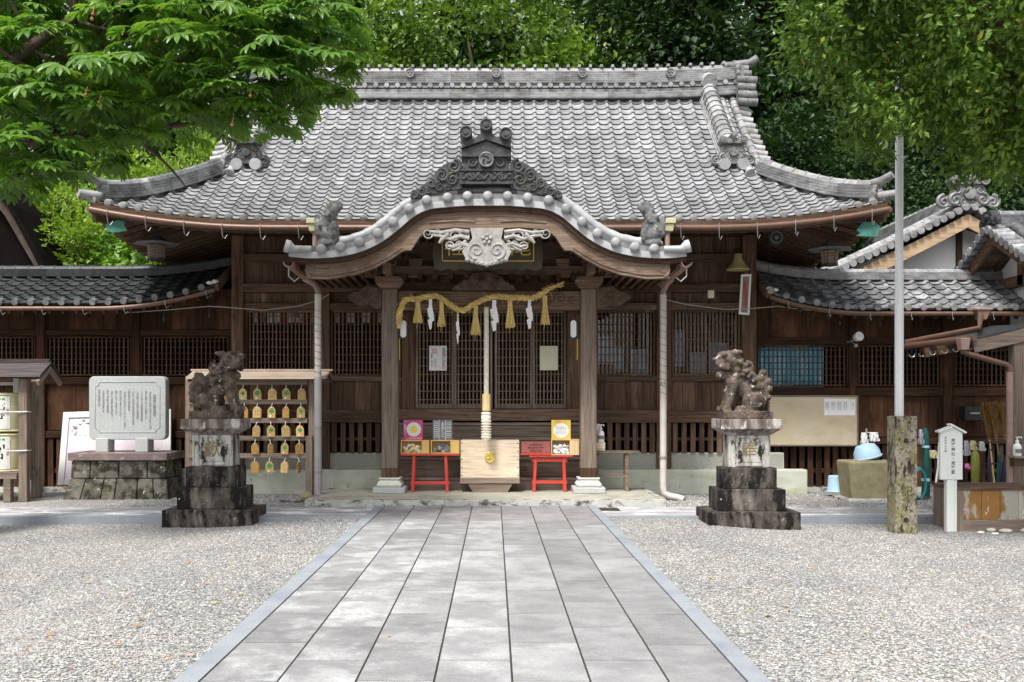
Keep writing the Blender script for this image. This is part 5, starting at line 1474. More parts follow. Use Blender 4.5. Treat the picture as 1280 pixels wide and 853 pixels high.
def lion(cx, cy, sg, label, headturn, tailkind):
    """seated guardian lion, facing +x when sg = 1; about .95 m tall with its plinth"""
    z0 = 1.39
    P = lambda u, w, d=0.0: (cx+sg*u, cy-d, z0+w)
    m_ = MB()
    m_.box(cx-.34, cx+.34, cy-.20, cy+.20, z0, z0+.11)
    # trunk, haunches, chest
    blob(m_, P(-.17, .26), P(.00, .42), .135, .145); blob(m_, P(.0, .42), P(.15, .52), .145, .122); blob(m_, P(.09, .52), P(.13, .70), .13, .115)
    blob(m_, P(.05, .68), P(-.20, .44), .10, .10)
    for d in (-.12, .12):
        blob(m_, P(-.13, .25, d), P(-.02, .24, d*1.1), .125, .10); blob(m_, P(-.02, .24, d*1.15), P(.0, .14, d*1.15), .085, .06); blob(m_, P(-.05, .14, d*1.15), P(.12, .135, d*1.1), .05, .052)
        blob(m_, P(.19, .44, d*.75), P(.245, .24, d*.8), .082, .058); blob(m_, P(.245, .24, d*.8), P(.27, .15, d*.8), .056, .052); blob(m_, P(.26, .145, d*.8), P(.335, .14, d*.8), .052, .045)
        for t in (-.03, 0, .03): m_.ball(P(.355, .130, d*.8+t), .024, 8, 5)
        for t in (-.03, 0, .03): m_.ball(P(.15, .125, d*1.1+t), .022, 8, 5)
    # head
    ht = headturn
    hx, hy = math.cos(ht), math.sin(ht)
    H = lambda f, w, d: P(.20+f*hx-d*hy*1, .80+w, f*hy+d*hx)
    mh = MB()
    mh.ball(H(0, .01, 0), (.135, .13, .115), 12, 8)
    blob(mh, H(.04, -.005, 0), H(.115, -.02, 0), .098, .084); mh.ball(H(.19, .012, 0), (.030, .048, .028), 8, 5)
    blob(mh, H(.0, -.145, 0), H(.125, -.168, 0), .062, .048)
    for d in (-.055, .055):
        blob(mh, H(.085, .080, d*.5), H(.10, .070, d*1.6), .034, .032); mh.ball(H(.132, .040, d*.9), .024, 8, 6)
        blob(mh, H(-.02, .085, d*2.0), H(-.075, .095, d*2.6), .045, .026)
        blob(mh, H(.12, -.06, d*1.2), H(.06, -.085, d*1.6), .036, .034)
    hc = np.array(H(-.04, -.05, 0))
    off = 0
    for V_, F_ in zip(mh.v, mh.f):
        m_.add(hc+(V_-hc)*1.2, [[q-off for q in f] for f in F_]); off += len(V_)
    # beard and mane curls
    blob(m_, H(.06, -.19, 0), P(.20, .50, hy*.05), .05, .07)
    for i in range(70):
        a = random.uniform(0, 2*PI); t = random.random()
        m_.ball(P(.06-.10*t+.16*math.cos(a)*(.8), .80-.34*t+.05*math.sin(a*2), .165*math.sin(a)), random.uniform(.026, .040), 8, 5)
    for i in range(10):
        m_.ball(P(-.02-.022*i, .66-.045*i, random.uniform(-.02, .02)), .045, 8, 5)
    # tail
    if tailkind == 0:
        blob(m_, P(-.26, .20), P(-.29, .36), .07, .085); blob(m_, P(-.29, .36), P(-.25, .55), .085, .07); m_.ball(P(-.24, .60), .06)
        for a, b_, r_ in ((-.33, .27, .05), (-.345, .36, .05), (-.33, .45, .055), (-.30, .54, .05), (-.22, .50, .05), (-.20, .42, .045), (-.27, .62, .04)):
            for d in (-.06, .06): m_.ball(P(a, b_, d), r_, 8, 6)
    else:
        blob(m_, P(-.22, .16), P(-.27, .34), .055, .07); blob(m_, P(-.27, .34), P(-.25, .52), .075, .07); m_.ball(P(-.25, .58), .08); blob(m_, P(-.25, .52), P(-.12, .50), .06, .07)
        for a, b_, r_ in ((-.33, .42, .045), (-.32, .52, .05), (-.19, .56, .05), (-.25, .65, .045), (-.21, .42, .04), (-.32, .30, .04)):
            for d in (-.05, .05): m_.ball(P(a, b_, d), r_, 8, 6)
    o = baked_remesh(m_, 'guardian_lion', M['koma'], None, .0115, .014, .045, 1, loc=(cx, cy, z0))
    return top(o, label, 'lion statue', 'pair of guardian lions')
lion(-3.95, 13.84, 1, 'lichened stone guardian lion with turned head, on the pedestal inscribed 獻', .75, 0)
lion(3.50, 13.58, -1, 'brown stone guardian lion in profile, mouth open, on the pedestal inscribed 奉', .12, 1)

# ------------------------------------------------------------------ stone tablet and the framed board behind it
Y = 16.5
root = thing('stone_tablet', 'pale granite tablet with engraved text on a mossy rubble base', 'monument', (X_(156, Y), Y+.4, 0))
x0, x1 = X_(84.3, Y), X_(208.7, Y); zc, zt_ = Z_(576, Y), Z_(566.5, Y)
m_ = MB(); m_.box(x0, x1, Y, Y+.95, zc, zt_); m_.build('cap_slab', M['plumcap'], root, bevel=.01)
m_ = MB()
def course(z0, z1, xa0, xa1, xb0, xb1, n, y0, y1):
    c = sorted([0, 1]+[(i+random.uniform(-.22, .22))/n for i in range(1, n)])
    for a, b_ in zip(c[:-1], c[1:]):
        m_.frustum(xa0+(xa1-xa0)*a+.006, xa0+(xa1-xa0)*b_-.006, y0, y0+.3, z0+.004, xb0+(xb1-xb0)*a+.006, xb0+(xb1-xb0)*b_-.006, y1, y1+.3, z1-.004)
    m_.frustum(xa1-.25, xa1, y0+.302, y0+.9, z0+.004, xb1-.25, xb1, y1+.302, Y+.88, z1-.004)
    m_.frustum(xa0, xa0+.25, y0+.302, y0+.9, z0+.004, xb0, xb0+.25, y1+.302, Y+.88, z1-.004)
zm = Z_(599, Y)
course(zm, zc, x0+.03, x1-.03, x0+.04, x1-.04, 4, Y+.04, Y+.05); course(-.03, zm, x0-.07, x1+.05, x0+.02, x1-.02, 6, Y-.06, Y+.035)
m_.box(x0+.1, x1-.1, Y+.25, Y+.8, 0, zc-.002)
m_.build('rubble_base', M['rubble'], root, bevel=.022, segs=2)
for px in (130, 179.5):
    m_ = MB(); x = X_(px, Y+.35); m_.box(x-.11, x+.11, Y+.25, Y+.55, zt_, Z_(548, Y+.35)); m_.build('foot', M['granite'], root, bevel=.01)
Yt = Y+.32; a0, a1, b0, b1 = X_(111, Yt), X_(207, Yt), Z_(550, Yt), Z_(470.5, Yt)
def rrect(x0, x1, z0, z1, r, n=5):
    pts = []
    for cx, cz, s in ((x1-r, z1-r, 0), (x0+r, z1-r, 1), (x0+r, z0+r, 2), (x1-r, z0+r, 3)):
        pts += [(cx+r*math.cos(s*PI/2+q*PI/2/n), cz+r*math.sin(s*PI/2+q*PI/2/n)) for q in range(n+1)]
    return pts
m_ = MB(); m_.poly_y(rrect(a0, a1, b0, b1, .09), Yt, Yt+.2)
tb_ = m_.build('tablet', M['monum'], root, bevel=.018, segs=2)
m_ = MB(); pts = []
c0, c1, d0, d1 = a0+.11, a1-.10, b0+.13, b1-.10
for sx, sz, cx, cz in ((1, 1, c1, d1), (-1, 1, c0, d1), (-1, -1, c0, d0), (1, -1, c1, d0)):
    ang = {(1, 1): (-PI/2, -PI), (-1, 1): (0, -PI/2), (-1, -1): (PI/2, 0), (1, -1): (PI, PI/2)}[(sx, sz)]
    pts += [(cx+.075*math.cos(ang[0]+(ang[1]-ang[0])*q/5), Yt-.001, cz+.075*math.sin(ang[0]+(ang[1]-ang[0])*q/5)) for q in range(6)]
m_.tube(pts+pts[:1], .008, 6); m_.build('engraved_border', M['granite'], tb_, smooth=50)
m_ = MB()
src = '尾鷲神社御由緒御祭神建速須佐之男命相殿天照大神國常立尊大山祇命勧請年月不詳往古より當地の氏神として崇敬篤く例祭は二月一日より五日まで行はれ古式豊かに傳へらる境内の大楠は樹齢千年を超え縣の天然記念物に指定さる昭和五十年建之'
k_ = 7; cols = 14
for c in range(cols):
    x = c1-.09-c*(c1-c0-.16)/(cols-1); n = 8 if c == 0 else random.randint(11, 21)
    if c == cols-1: n = 9
    t = ''.join(src[(k_+i*3) % len(src)] for i in range(n)) if c else src[:8]; k_ += 17
    s = .058 if c == 0 else .040
    put_text(m_, t, s, (x, Yt-.003, d1-.10-(n*s*1.0)/2-(.08 if c == 0 else 0)), vertical=True, spacing=1.0*.82)
m_.build('lettering', M['inkgrey'], tb_)

root = thing('framed_board', 'white framed pale pink board leaning on the wall behind the stone tablet', 'sign board', (X_(146, 17.7), 17.7, 0))
A, B_, C_, D_ = np.array(at(73, 607, 17.55)), np.array(at(214, 600, 17.75)), np.array(at(214.5, 512, 17.95)), np.array(at(80.5, 516, 17.85))
def on(u, v, d=0.0):
    p = (1-v)*((1-u)*A+u*B_)+v*((1-u)*D_+u*C_); return p+np.array([0, -d, .2*d])
def qbox(m_, u0, u1, v0, v1, d0, d1, m=0):
    V = [on(u, v, d) for d in (d1, d0) for u, v in ((u0, v0), (u1, v0), (u1, v1), (u0, v1))]
    m_.add(V, [[0, 1, 2, 3], [7, 6, 5, 4], [0, 4, 5, 1], [1, 5, 6, 2], [2, 6, 7, 3], [3, 7, 4, 0]], m)
m_ = MB(); qbox(m_, .02, .98, .02, .98, 0, .02); m_.build('panel', M['pinkpaper'], root)
m_ = MB()
for q in ((0, .055, 0, 1), (.945, 1, 0, 1), (.056, .944, 0, .08), (.056, .944, .92, 1)): qbox(m_, *q, 0, .045)
m_.build('frame', M['white'], root, bevel=.004)
m_ = MB(); rr = random.Random(3)
for i in range(26):
    a = rr.uniform(0, 2*PI); q = rr.uniform(.5, 1); c = on(.25+.16*q*math.cos(a), .74+.14*q*math.sin(a), .023); r_ = rr.uniform(.015, .035)
    m_.add([c+np.array([r_*math.cos(t), 0, r_*math.sin(t)]) for t in np.linspace(0, 2*PI, 9)[:-1]], [list(range(8))], rr.randint(0, 2))
for u in (.14, .19, .42, .5, .58, .66, .88):
    for j in range(9):
        c = on(u, .44-.03*j, .023); m_.add([c+np.array([a*.012, 0, b_*.012]) for a, b_ in ((-1, -1), (1, -1), (1, 1), (-1, 1))], [[0, 1, 2, 3]], 2)
m_.build('printed_picture', [surf('mauve_print', (.45, .25, .38), (.5, .3, .42), (5, 5, 5), .7, 0, rnd=0), M['greenprint'], M['inkgrey']], root)

# ------------------------------------------------------------------ sake barrels in their roofed stand
Y = 16.2
root = thing('barrel_stand', 'weathered roofed wooden stand holding straw barrels at the left edge', 'stand', (X_(-5, Y), Y, 0))
m_ = MB(); xr_ = X_(61, Y)
m_.map_poly([(0, 0), (.02, .035), (.42, .265), (.42, .225)], lambda s, z, d: (X_(-90, Y)+d, Y-.32+s, Z_(472, Y)+z), 0, xr_-X_(-90, Y))
m_.map_poly([(0, 0), (.02, .035), (.42, .265), (.42, .225)], lambda s, z, d: (X_(-90, Y)+d, Y+.52-s, Z_(472, Y)+z), 0, xr_-X_(-90, Y))
m_.beam((X_(-90, Y), Y+.1, Z_(472, Y)+.28), (xr_-.02, Y+.1, Z_(472, Y)+.28), .08, .06)
rf = m_.build('roof', wood('grey_roof_board', (.05, .043, .042), (.11, .094, .092), 'X'), root)
m_ = MB(); zz = Z_(475, Y)
m_.map_poly([(-.34, -.03), (.10, .24), (.10, .15), (-.30, -.10)], lambda s, z, d: (xr_-.06+d, Y+s, zz+z), 0, .05); m_.map_poly([(.54, -.03), (.10, .24), (.10, .15), (.50, -.10)], lambda s, z, d: (xr_-.06+d, Y+s, zz+z), 0, .05)
m_.build('barge_board', M['grX'], rf)
for px, yy in ((34, Y-.16), (24, Y+.55), (-70, Y-.16)):
    m_ = MB(); x = X_(px, Y); m_.box(x-.07, x+.07, yy, yy+.13, -.02, Z_(474, Y)); m_.build('post', M['grZ'], root, bevel=.008)
m_ = MB(); m_.box(X_(-70, Y), X_(28, Y), Y-.2, Y-.08, Z_(598, Y), Z_(590, Y)); m_.box(X_(-70, Y), X_(28, Y), Y+.45, Y+.55, Z_(598, Y), Z_(590, Y)); m_.box(X_(-70, Y), X_(28, Y), Y-.05, Y+.42, Z_(592, Y), Z_(589.5, Y)); m_.box(X_(13, Y), X_(22, Y), Y-.24, Y-.12, -.02, Z_(598.2, Y)); m_.build('bench', M['grX'], root, bevel=.006)
m_ = MB()
for py in (515, 563): 
    z = Z_(py, Y); m_.tube([(X_(-60, Y), Y-.18, z+.01), (X_(10, Y), Y-.30, z), (X_(29, Y), Y-.19, z), (X_(39.5, Y), Y-.175, z+.005), (X_(39.5, Y), Y-.02, z)], .009, 6)
m_.build('tie_cord', M['white'], root)
M['komo'] = surf('straw_mat', (.55, .52, .30), (.68, .65, .42), (3, 3, 60), .85, .2, rnd=.05)
M['komow'] = surf('printed_straw_mat', (.70, .71, .66), (.78, .78, .73), (3, 3, 60), .85, .15, rnd=.05)
for k_, (py, lab, chs) in enumerate(((516, 'straw-wrapped barrel with dark calligraphy, upper one in the stand', '壽'), (566, 'straw-wrapped barrel with green and red marks, lower one in the stand', '宮'))):
    cx, cy, cz = X_(4, Y+.15), Y+.15, Z_(py, Y)-.32
    root = thing('sake_barrel', lab, 'barrel', (cx, cy, cz), 'straw barrels in the stand')
    m_ = MB(); m_.lathe([(.27, 0), (.325, .02), (.335, .1), (.33, .56), (.32, .63), (.27, .65)], (cx, cy, cz), 28); b_ = m_.build('barrel_body', M['komo'], root, smooth=50)
    def onb(s, z, d, cx=cx, cy=cy, cz=cz): a = s/.336; return (cx+(.337+d)*math.sin(a), cy-(.337+d)*math.cos(a), cz+z)
    m_ = MB()
    for i in range(10):
        s0, s1 = -.26+i*.052, -.26+(i+1)*.052
        m_.add([onb(s0, .05, .002), onb(s1, .05, .002), onb(s1, .59, .002), onb(s0, .59, .002)], [[0, 1, 2, 3]])
    m_.build('label', M['komow'], b_)
    m_ = MB(); put_text(m_, chs, .30, (.05, .33, .006), fn=onb, m=0); put_text(m_, '清酒', .055, (.22, .33, .006), fn=onb, vertical=True, m=1)
    put_text(m_, '祝', .15, (-.14, .2, .006), fn=onb, m=1)
    for j in range(3): m_.add([onb(.02+.06*j, .53, .006), onb(.06+.06*j, .53, .006), onb(.06+.06*j, .56, .006), onb(.02+.06*j, .56, .006)], [[0, 1, 2, 3]], 2)
    m_.build('lettering', [M['ink'], M['inkred'], M['greenprint']], b_)
    m_ = MB()
    for z in (.02, .62): m_.tube([(cx+.325*math.cos(t), cy+.325*math.sin(t), cz+z) for t in np.linspace(0, 2*PI, 33)], .018, 6, caps=False)
    m_.build('rope', M['komo'], root)
root = thing('white_frame_bar', 'white painted bars under the stand roof, above the straw barrels', 'bars', (X_(10, Y+.3), Y+.3, Z_(492, Y+.3)))
m_ = MB(); m_.box(X_(17, Y+.3), X_(23, Y+.3), Y+.28, Y+.36, Z_(498, Y+.3), Z_(473, Y+.3)); m_.box(X_(-60, Y+.3), X_(17, Y+.3), Y+.29, Y+.34, Z_(482, Y+.3), Z_(478, Y+.3)); m_.build('bars', M['white'], root, bevel=.004)

# ------------------------------------------------------------------ prayer plaques on their rack
Y = 16.75
root = thing('plaque_rack', 'wooden rack with pale copper roof holding rows of prayer plaques', 'rack', (X_(320, Y), Y, 0))
rx0, rx1 = X_(238, Y), X_(396, Y)
m_ = MB(); zz = Z_(474, Y-.25)
xa, xb = X_(233, Y-.25), X_(408, Y-.25)
m_.map_poly([(-.27, 0), (-.26, .03), (.12, .155), (.12, .12)], lambda s, z, d: (xa+d, Y+s, zz+z), 0, xb-xa); m_.map_poly([(.51, 0), (.50, .03), (.122, .155), (.122, .12)], lambda s, z, d: (xa+d, Y+s, zz+z), 0, xb-xa)
m_.beam((xa-.03, Y+.12, zz+.165), (xb+.05, Y+.12, zz+.165), .10, .03)
rf = m_.build('roof', surf('tan_sheet_roof', (.36, .28, .215), (.46, .37, .295), (2, 2, 2), .55, .03, rnd=.12), root)
for x in (xa+.02, xb-.06):
    m_ = MB(); m_.map_poly([(-.25, -.015), (.12, .11), (.49, -.015), (.47, -.05), (.12, .06), (-.23, -.05)], lambda s, z, d: (x+d, Y+s, zz+z), 0, .04)
    m_.build('barge_board', M['brX'], rf)
for px in (390.5, 236):
    m_ = MB(); x = X_(px, Y); m_.box(x-.075, x+.075, Y+.03, Y+.16, -.02, zz+.06); m_.build('post', M['grZ'], root, bevel=.01)
for py in (478, 502.5, 526, 548, 570):
    m_ = MB(); m_.box(X_(236, Y), X_(384, Y), Y-.005, Y+.028, Z_(py+3, Y), Z_(py-3, Y)); m_.build('rail', M['grX'], root, bevel=.004)
m_ = MB(); m_.box(X_(383, Y), X_(391, Y), Y-.06, Y+.025, .02, Z_(545, Y)); m_.build('prop', M['grZ'], root)
GE = 'prayer plaques hanging on the rack'
rows = {0: (493, [285, 303.6, 321.7, 340, 358, 376.6]), 1: (515.5, [305, 321, 339.5, 357.5, 376]), 2: (539, [320, 338.5, 357, 375]), 3: (561, [319, 338, 356, 374]), 4: (584, [318.5, 337, 355.5, 373.5])}
style = {0: 'ogGpGp', 1: 'opGog', 2: 'pgpg', 3: 'oegO', 4: 'OGpE'}
rn = ['top', 'second', 'third', 'fourth', 'lowest']; on_ = ['first', 'second', 'third', 'fourth', 'fifth', 'sixth']
for r_, (py, xs_) in rows.items():
    for i, px in enumerate(xs_):
        s_ = style[r_][i]; yy = Y-.03; x, z = X_(px, yy), Z_(py, yy)
        desc = {'o': 'plain orange', 'O': 'deep orange', 'p': 'plain pale', 'g': 'small green-printed', 'G': 'large green tree-printed', 'e': 'edge-on pale', 'E': 'edge-on orange'}[s_]
        fr = len(xs_)-i
        root = thing('prayer_plaque', f'{desc} wooden plaque, {on_[fr-1]} from the post in the {rn[r_]} row', 'prayer plaque', (x, yy, z), GE)
        w = .068 if s_ not in 'eE' else .066; h = .10
        rot = {'e': R(62), 'E': R(72)}.get(s_, R(random.uniform(-25, 25) if s_ not in 'G' else random.uniform(-8, 8)))
        ca, sa = math.cos(rot), math.sin(rot); tl = random.uniform(-.06, .06)
        fn = lambda s, zz_, d, x=x, yy=yy, z=z, ca=ca, sa=sa, tl=tl: (x+(s+tl*zz_)*ca-d*sa*-1, yy-d*ca+(s+tl*zz_)*sa, z+zz_)
        m_ = MB(); n_l = 2 if s_ in 'pO' else 1
        for q in range(n_l): m_.map_poly([(-w+.012*q, -h), (w+.012*q, -h), (w+.012*q, h*.45), (w*.45+.012*q, h*.95), (-w*.45+.012*q, h*.95), (-w+.012*q, h*.45)][::-1], fn, -.012*q, .009-.012*q)
        pl = m_.build('board', M['emab'] if s_ in 'oOE' else M['ema'], root)
        m_ = MB(); m_.tube([fn(-.004, h*.75, .011), fn(0, h*1.1, .006), fn(.004, h*1.55, -.02), fn(0, h*1.6, -.03)], .006, 5); m_.build('cord', M['white'], root)
        if s_ in 'gG':
            m_ = MB(); g_ = 1 if s_ == 'G' else .75
            for a, b_, rr_ in ((0, .035, .034), (-.025, .015, .026), (.025, .015, .026), (0, .005, .03)):
                V = [fn(.006+g_*(a+rr_*math.cos(t)), g_*(b_+rr_*math.sin(t)), .0105+.0005*len(m_.v)) for t in np.linspace(0, 2*PI, 11)[:-1]]; m_.add(V, [list(range(10))], 0)
            m_.map_poly([(-.035*g_, -.08), (-.002, -.08), (-.002, -.05), (-.035*g_, -.05)][::-1], fn, .0092, .0105, 1)
            m_.map_poly([(.0, -.03), (.012, -.03), (.008, .0), (.004, .0)][::-1], fn, .0092, .0102, 2)
            m_.build('printed_picture', [M['greenprint'], M['paper'], M['inkgrey']], pl)
        elif s_ in 'pO' and random.random() < .7:
            m_ = MB()
            for c in range(3):
                for j in range(5): m_.map_poly([(.035-.03*c, .03-.02*j), (.045-.03*c, .03-.02*j), (.045-.03*c, .042-.02*j), (.035-.03*c, .042-.02*j)][::-1], fn, .0092, .0100)
            m_.build('handwriting', M['inkgrey'], pl)

# ------------------------------------------------------------------ sacred rope over the entrance
Y = 16.40
root = thing('sacred_rope', 'twisted straw rope with five tassels and white paper zigzags over the entrance', 'straw rope', at(605, 378, Y))
cpts = [(47, 392), (46, 330), (58, 262), (85, 200), (120, 188), (170, 192), (240, 172), (310, 165), (370, 200), (440, 255), (500, 272), (560, 230), (630, 195), (720, 168), (800, 178), (900, 180), (980, 185), (1050, 150), (1090, 118), (1140, 100)]
cp = np.array([at(490+a/5.565, 340+b_/5.565, Y) for a, b_ in cpts]); cp[:, 1] += .01*np.sin(np.arange(len(cp)))
q = np.linspace(0, len(cp)-1, 260); path = np.stack([np.interp(q, np.arange(len(cp)), cp[:, i]) for i in range(3)], 1)
for _ in range(14): path[1:-1] = (path[:-2]+2*path[1:-1]+path[2:])/4
d = np.concatenate([[0], np.cumsum(np.linalg.norm(np.diff(path, axis=0), axis=1))])
T = np.gradient(path, axis=0); T /= np.linalg.norm(T, axis=1)[:, None]
n1 = np.cross(T, [0, 1, 0]); n1 /= np.linalg.norm(n1, axis=1)[:, None]; n2 = np.cross(T, n1)
m_ = MB(); tap = np.interp(d/d[-1], [0, .06, .9, 1], [.65, 1, 1, .55])
for s in range(3):
    a = d/.30*2*PI+s*2*PI/3
    m_.tube(path+(n1*np.cos(a)[:, None]+n2*np.sin(a)[:, None])*(.025*tap)[:, None], .028*tap, 8)
rng = random.Random(5)
for i in range(150):                                  # loose straws
    j = rng.randrange(3, 257); p = path[j]+n1[j]*rng.uniform(-.05, .05)+(0, -.05, 0)
    e = p+np.array([rng.uniform(-.09, .09), rng.uniform(-.05, .02), rng.uniform(-.10, .05)]); m_.tube([p, (p+e)/2+(0, -.01, .01), e], .0028, 4)
for i in range(34):
    p = path[-2]; m_.tube([p, p+np.array([rng.uniform(.02, .16), rng.uniform(-.05, .03), rng.uniform(-.03, .09)])], .004, 4)
m_.build('rope', M['straw'], root, smooth=60)
for px, y0, y1, wb in ((180, 195, 360, 62), (345, 200, 386, 58), (583, 235, 446, 76), (822, 190, 396, 70), (1064, 165, 372, 60)):
    X0, Yx, Z0 = at(490+px/5.565, 340+y0/5.565, Y-.05); Z1 = Z_(340+y1/5.565, Y); wb = wb/5.565/F*Y
    m_ = MB()
    for i in range(70):
        a = rng.uniform(0, 2*PI); q = math.sqrt(rng.random()); l = rng.uniform(.88, 1.0)
        dx, dy = q*math.cos(a), q*math.sin(a)
        m_.tube([(X0+dx*.030, Yx+dy*.03, Z0), (X0+dx*wb*.22, Yx+dy*wb*.2, Z0+(Z1-Z0)*.35), (X0+dx*wb*.5+rng.uniform(-.01, .01), Yx+dy*wb*.4, Z0+(Z1-Z0)*l)], [.008, .007, .006], 5)
    m_.tube([(X0+.034*math.cos(t), Yx+.034*math.sin(t), Z0-.03) for t in np.linspace(0, 2*PI, 13)], .012, 5, caps=False)
    m_.tube([(X0, Yx, Z1+.05), (X0-.02, Yx, Z1-.08)], .003, 4)
    m_.build('tassel', M['straw'], root, smooth=60)
for px, y0, y1, sc, tw in ((268, 190, 405, 1, 0), (458, 285, 505, .55, 1), (712, 195, 418, 1.25, 0), (957, 195, 402, 1, 0)):
    X0, Yx, Z0 = at(490+px/5.565, 340+y0/5.565, Y-.075); Z1 = Z_(340+y1/5.565, Y); h = Z0-Z1; w = .065*sc
    m_ = MB(); zs = [0, .30, .30, .56, .54, .80, .78, 1.0]; off = [0, -.005, -.035, -.012, -.05, -.01, -.03, 0]
    segs = [((-.4, 0), (.4, 0), (.35, .34), (-.5, .34)), ((-.95, .30), (.45, .22), (.75, .48), (-.55, .60)), ((-.35, .50), (.85, .44), (.95, .70), (-.2, .78)), ((-.75, .68), (.45, .62), (.35, .96), (-.25, 1.0))]
    for j, sgm in enumerate(segs):
        V = [(X0+a*w*(.9+.15*(rng.random())), Yx-.006*j+(.02 if (a > 0) == (j % 2 == 0) else -.012), Z0-b_*h) for a, b_ in sgm]
        V += [(a, b_+.0015, c) for a, b_, c in V]
        m_.add(V, [[0, 1, 2, 3][::-1], [4, 5, 6, 7], [0, 1, 5, 4], [1, 2, 6, 5], [2, 3, 7, 6], [3, 0, 4, 7]])
    m_.build('paper_streamer', M['paper'], root)
    if tw:
        m_ = MB(); m_.ball((X0, Yx, Z0-.10), (.022, .02, .03), 8, 6); m_.tube([(X0, Yx, Z0+.1), (X0, Yx, Z0-.08)], .004, 4); m_.build('straw_bead', M['straw'], root)

# bell rope
Y = 16.42
root = thing('bell_rope', 'white twisted bell rope with wooden grip hanging over the offering box', 'rope', at(608, 600, Y))
m_ = MB(); za, zb = Z_(385, Y), Z_(493, Y); zs = np.linspace(za, zb, 150); x = X_(608, Y)
for s in range(3):
    a = (za-zs)/.13*2*PI+s*2*PI/3; m_.tube(np.stack([x+.021*np.cos(a)+.0*zs, Y+.021*np.sin(a), zs], 1), .025, 7)
m_.build('rope', M['rope'], root, smooth=60)
m_ = MB(); m_.lathe([(.062, 0), (.072, .01), (.072, .28), (.06, .29)], (x, Y, Z_(514, Y)), 8); m_.build('wooden_grip', surf('pale_yellow_grip', (.62, .47, .20), (.72, .57, .28), (4, 4, 2), .5, .05), root)
m_ = MB(); z1 = Z_(550, Y); zt2 = Z_(515, Y)
m_.lathe([(.070, 0), (.078, .06), (.066, .16), (.062, .22), (.080, .34), (.085, .40), (.07, .415), (.085, .43), (.08, .455), (.05, .47)], (x-.005, Y, zt2-.47), 16)
m_.build('braided_end', M['rope'], root, smooth=50)
m_ = MB()
for i in range(9):
    for j in range(7):
        a = PI+PI*(i+.5+.5*(j % 2))/9; rr_ = .079; m_.ball((x-.005+rr_*math.cos(a), Y+rr_*math.sin(a), zt2-.43+j*.045), .012, 6, 4)
m_.build('knots', M['rope'], bpy.data.objects['braided_end'])

# ------------------------------------------------------------------ offering box, red tables, fortune boxes
Y = 16.66; PZ = .083
root = thing('offering_box', 'pale cypress offering box with gold crest on a dark wooden base', 'offering box', (X_(612, Y), Y+.2, PZ))
x0, x1 = X_(575.8, Y), X_(649, Y); zb, zt2 = Z_(597.5, Y), Z_(550.5, Y)
m_ = MB(); m_.box(x0, x1, Y, Y+.025, zb, zt2); m_.box(x0, x1, Y+.305, Y+.33, zb, zt2); m_.box(x0, x0+.025, Y+.0255, Y+.3045, zb, zt2); m_.box(x1-.025, x1, Y+.0255, Y+.3045, zb, zt2); m_.box(x0, x1, Y+.03, Y+.30, zb, zb+.03)
bx = m_.build('box', M['hinoki'], root, bevel=.004)
m_ = MB()
for i in range(9): c = x0+.05+(x1-x0-.1)*i/8; m_.box(c-.02, c+.02, Y+.026, Y+.304, zt2-.04, zt2-.015)
m_.build('top_slats', M['hinoki'], bx)
m_ = MB()
for s in (x0+.022, x1-.022):
    for z in np.linspace(zb+.04, zt2-.05, 5): m_.ball((s, Y-.001, z), (.010, .006, .012), 8, 5)
m_.build('nail_heads', M['black_metal'], bx)
m_ = MB(); c = at(612.6, 571.7, Y-.005); m_.cyl((c[0], Y-.002, c[2]), (c[0], Y-.02, c[2]), .094, seg=28)
m_.tube([(c[0]+.086*math.cos(t), Y-.02, c[2]+.086*math.sin(t)) for t in np.linspace(0, 2*PI, 29)], .009, 6, caps=False)
for j in range(3):
    a = j*2*PI/3+PI/2
    m_.ball((c[0]+.035*math.cos(a), Y-.02, c[2]+.035*math.sin(a)), (.026, .014, .026), 10, 6)
    m_.tube([(c[0]+r_*math.cos(a+t), Y-.021, c[2]+r_*math.sin(a+t)) for r_, t in ((.045, .3), (.058, .8), (.068, 1.3), (.074, 1.8))], [.020, .015, .010, .004], 6)
m_.build('crest', M['gold'], bx, smooth=50)
m_ = MB(); m_.box(x0-.01, x1+.01, Y-.02, Y+.36, zb-.10, zb-.002); m_.build('base_board', M['grX'], root, bevel=.006)
m_ = MB()
L_, R_ = x0+.12, x1-.11
m_.poly_y([(L_+.09, PZ), (R_-.09, PZ), (R_-.05, PZ+.06), (R_, zb-.102), (L_, zb-.102), (L_+.05, PZ+.06)], Y+.0, Y+.32); m_.build('carved_foot', M['grX'], root, bevel=.006)

def red_table(px0, px1, legs, pyt, rails, label):
    Y = 16.72; x0, x1 = X_(px0, Y), X_(px1, Y); zt2 = Z_(pyt, Y)
    root = thing('red_table', label, 'table', ((x0+x1)/2, Y+.1, PZ), 'vermilion tables beside the offering box')
    m_ = MB(); m_.box(x0, x1, Y-.04, Y+.26, zt2-.035, zt2); m_.build('table_top', M['red'], root, bevel=.005)
    for px in legs:
        for yy in (Y-.01, Y+.19):
            m_ = MB(); x = X_(px, Y); s = .022 if px == legs[0] else -.022
            m_.frustum(x-.026-s*.6, x+.026-s*.6, yy, yy+.045, PZ, x-.026+s*.6, x+.026+s*.6, yy, yy+.045, zt2-.036); m_.build('leg', M['red'], root, bevel=.004)
    for py in rails:
        m_ = MB(); m_.box(X_(legs[0], Y)-.05, X_(legs[1], Y)+.05, Y+.002, Y+.028, Z_(py+2, Y), Z_(py-2, Y)); m_.build('stretcher', M['red'], root, bevel=.004)
    return zt2
zl = red_table(500.5, 574.5, (516.6, 558), 567.2, (604,), 'vermilion table carrying two pale wooden boxes, left of the offering box')
zr = red_table(661, 716, (668.5, 705.5), 569, (575.5, 603), 'vermilion table with maroon box, right of the offering box')

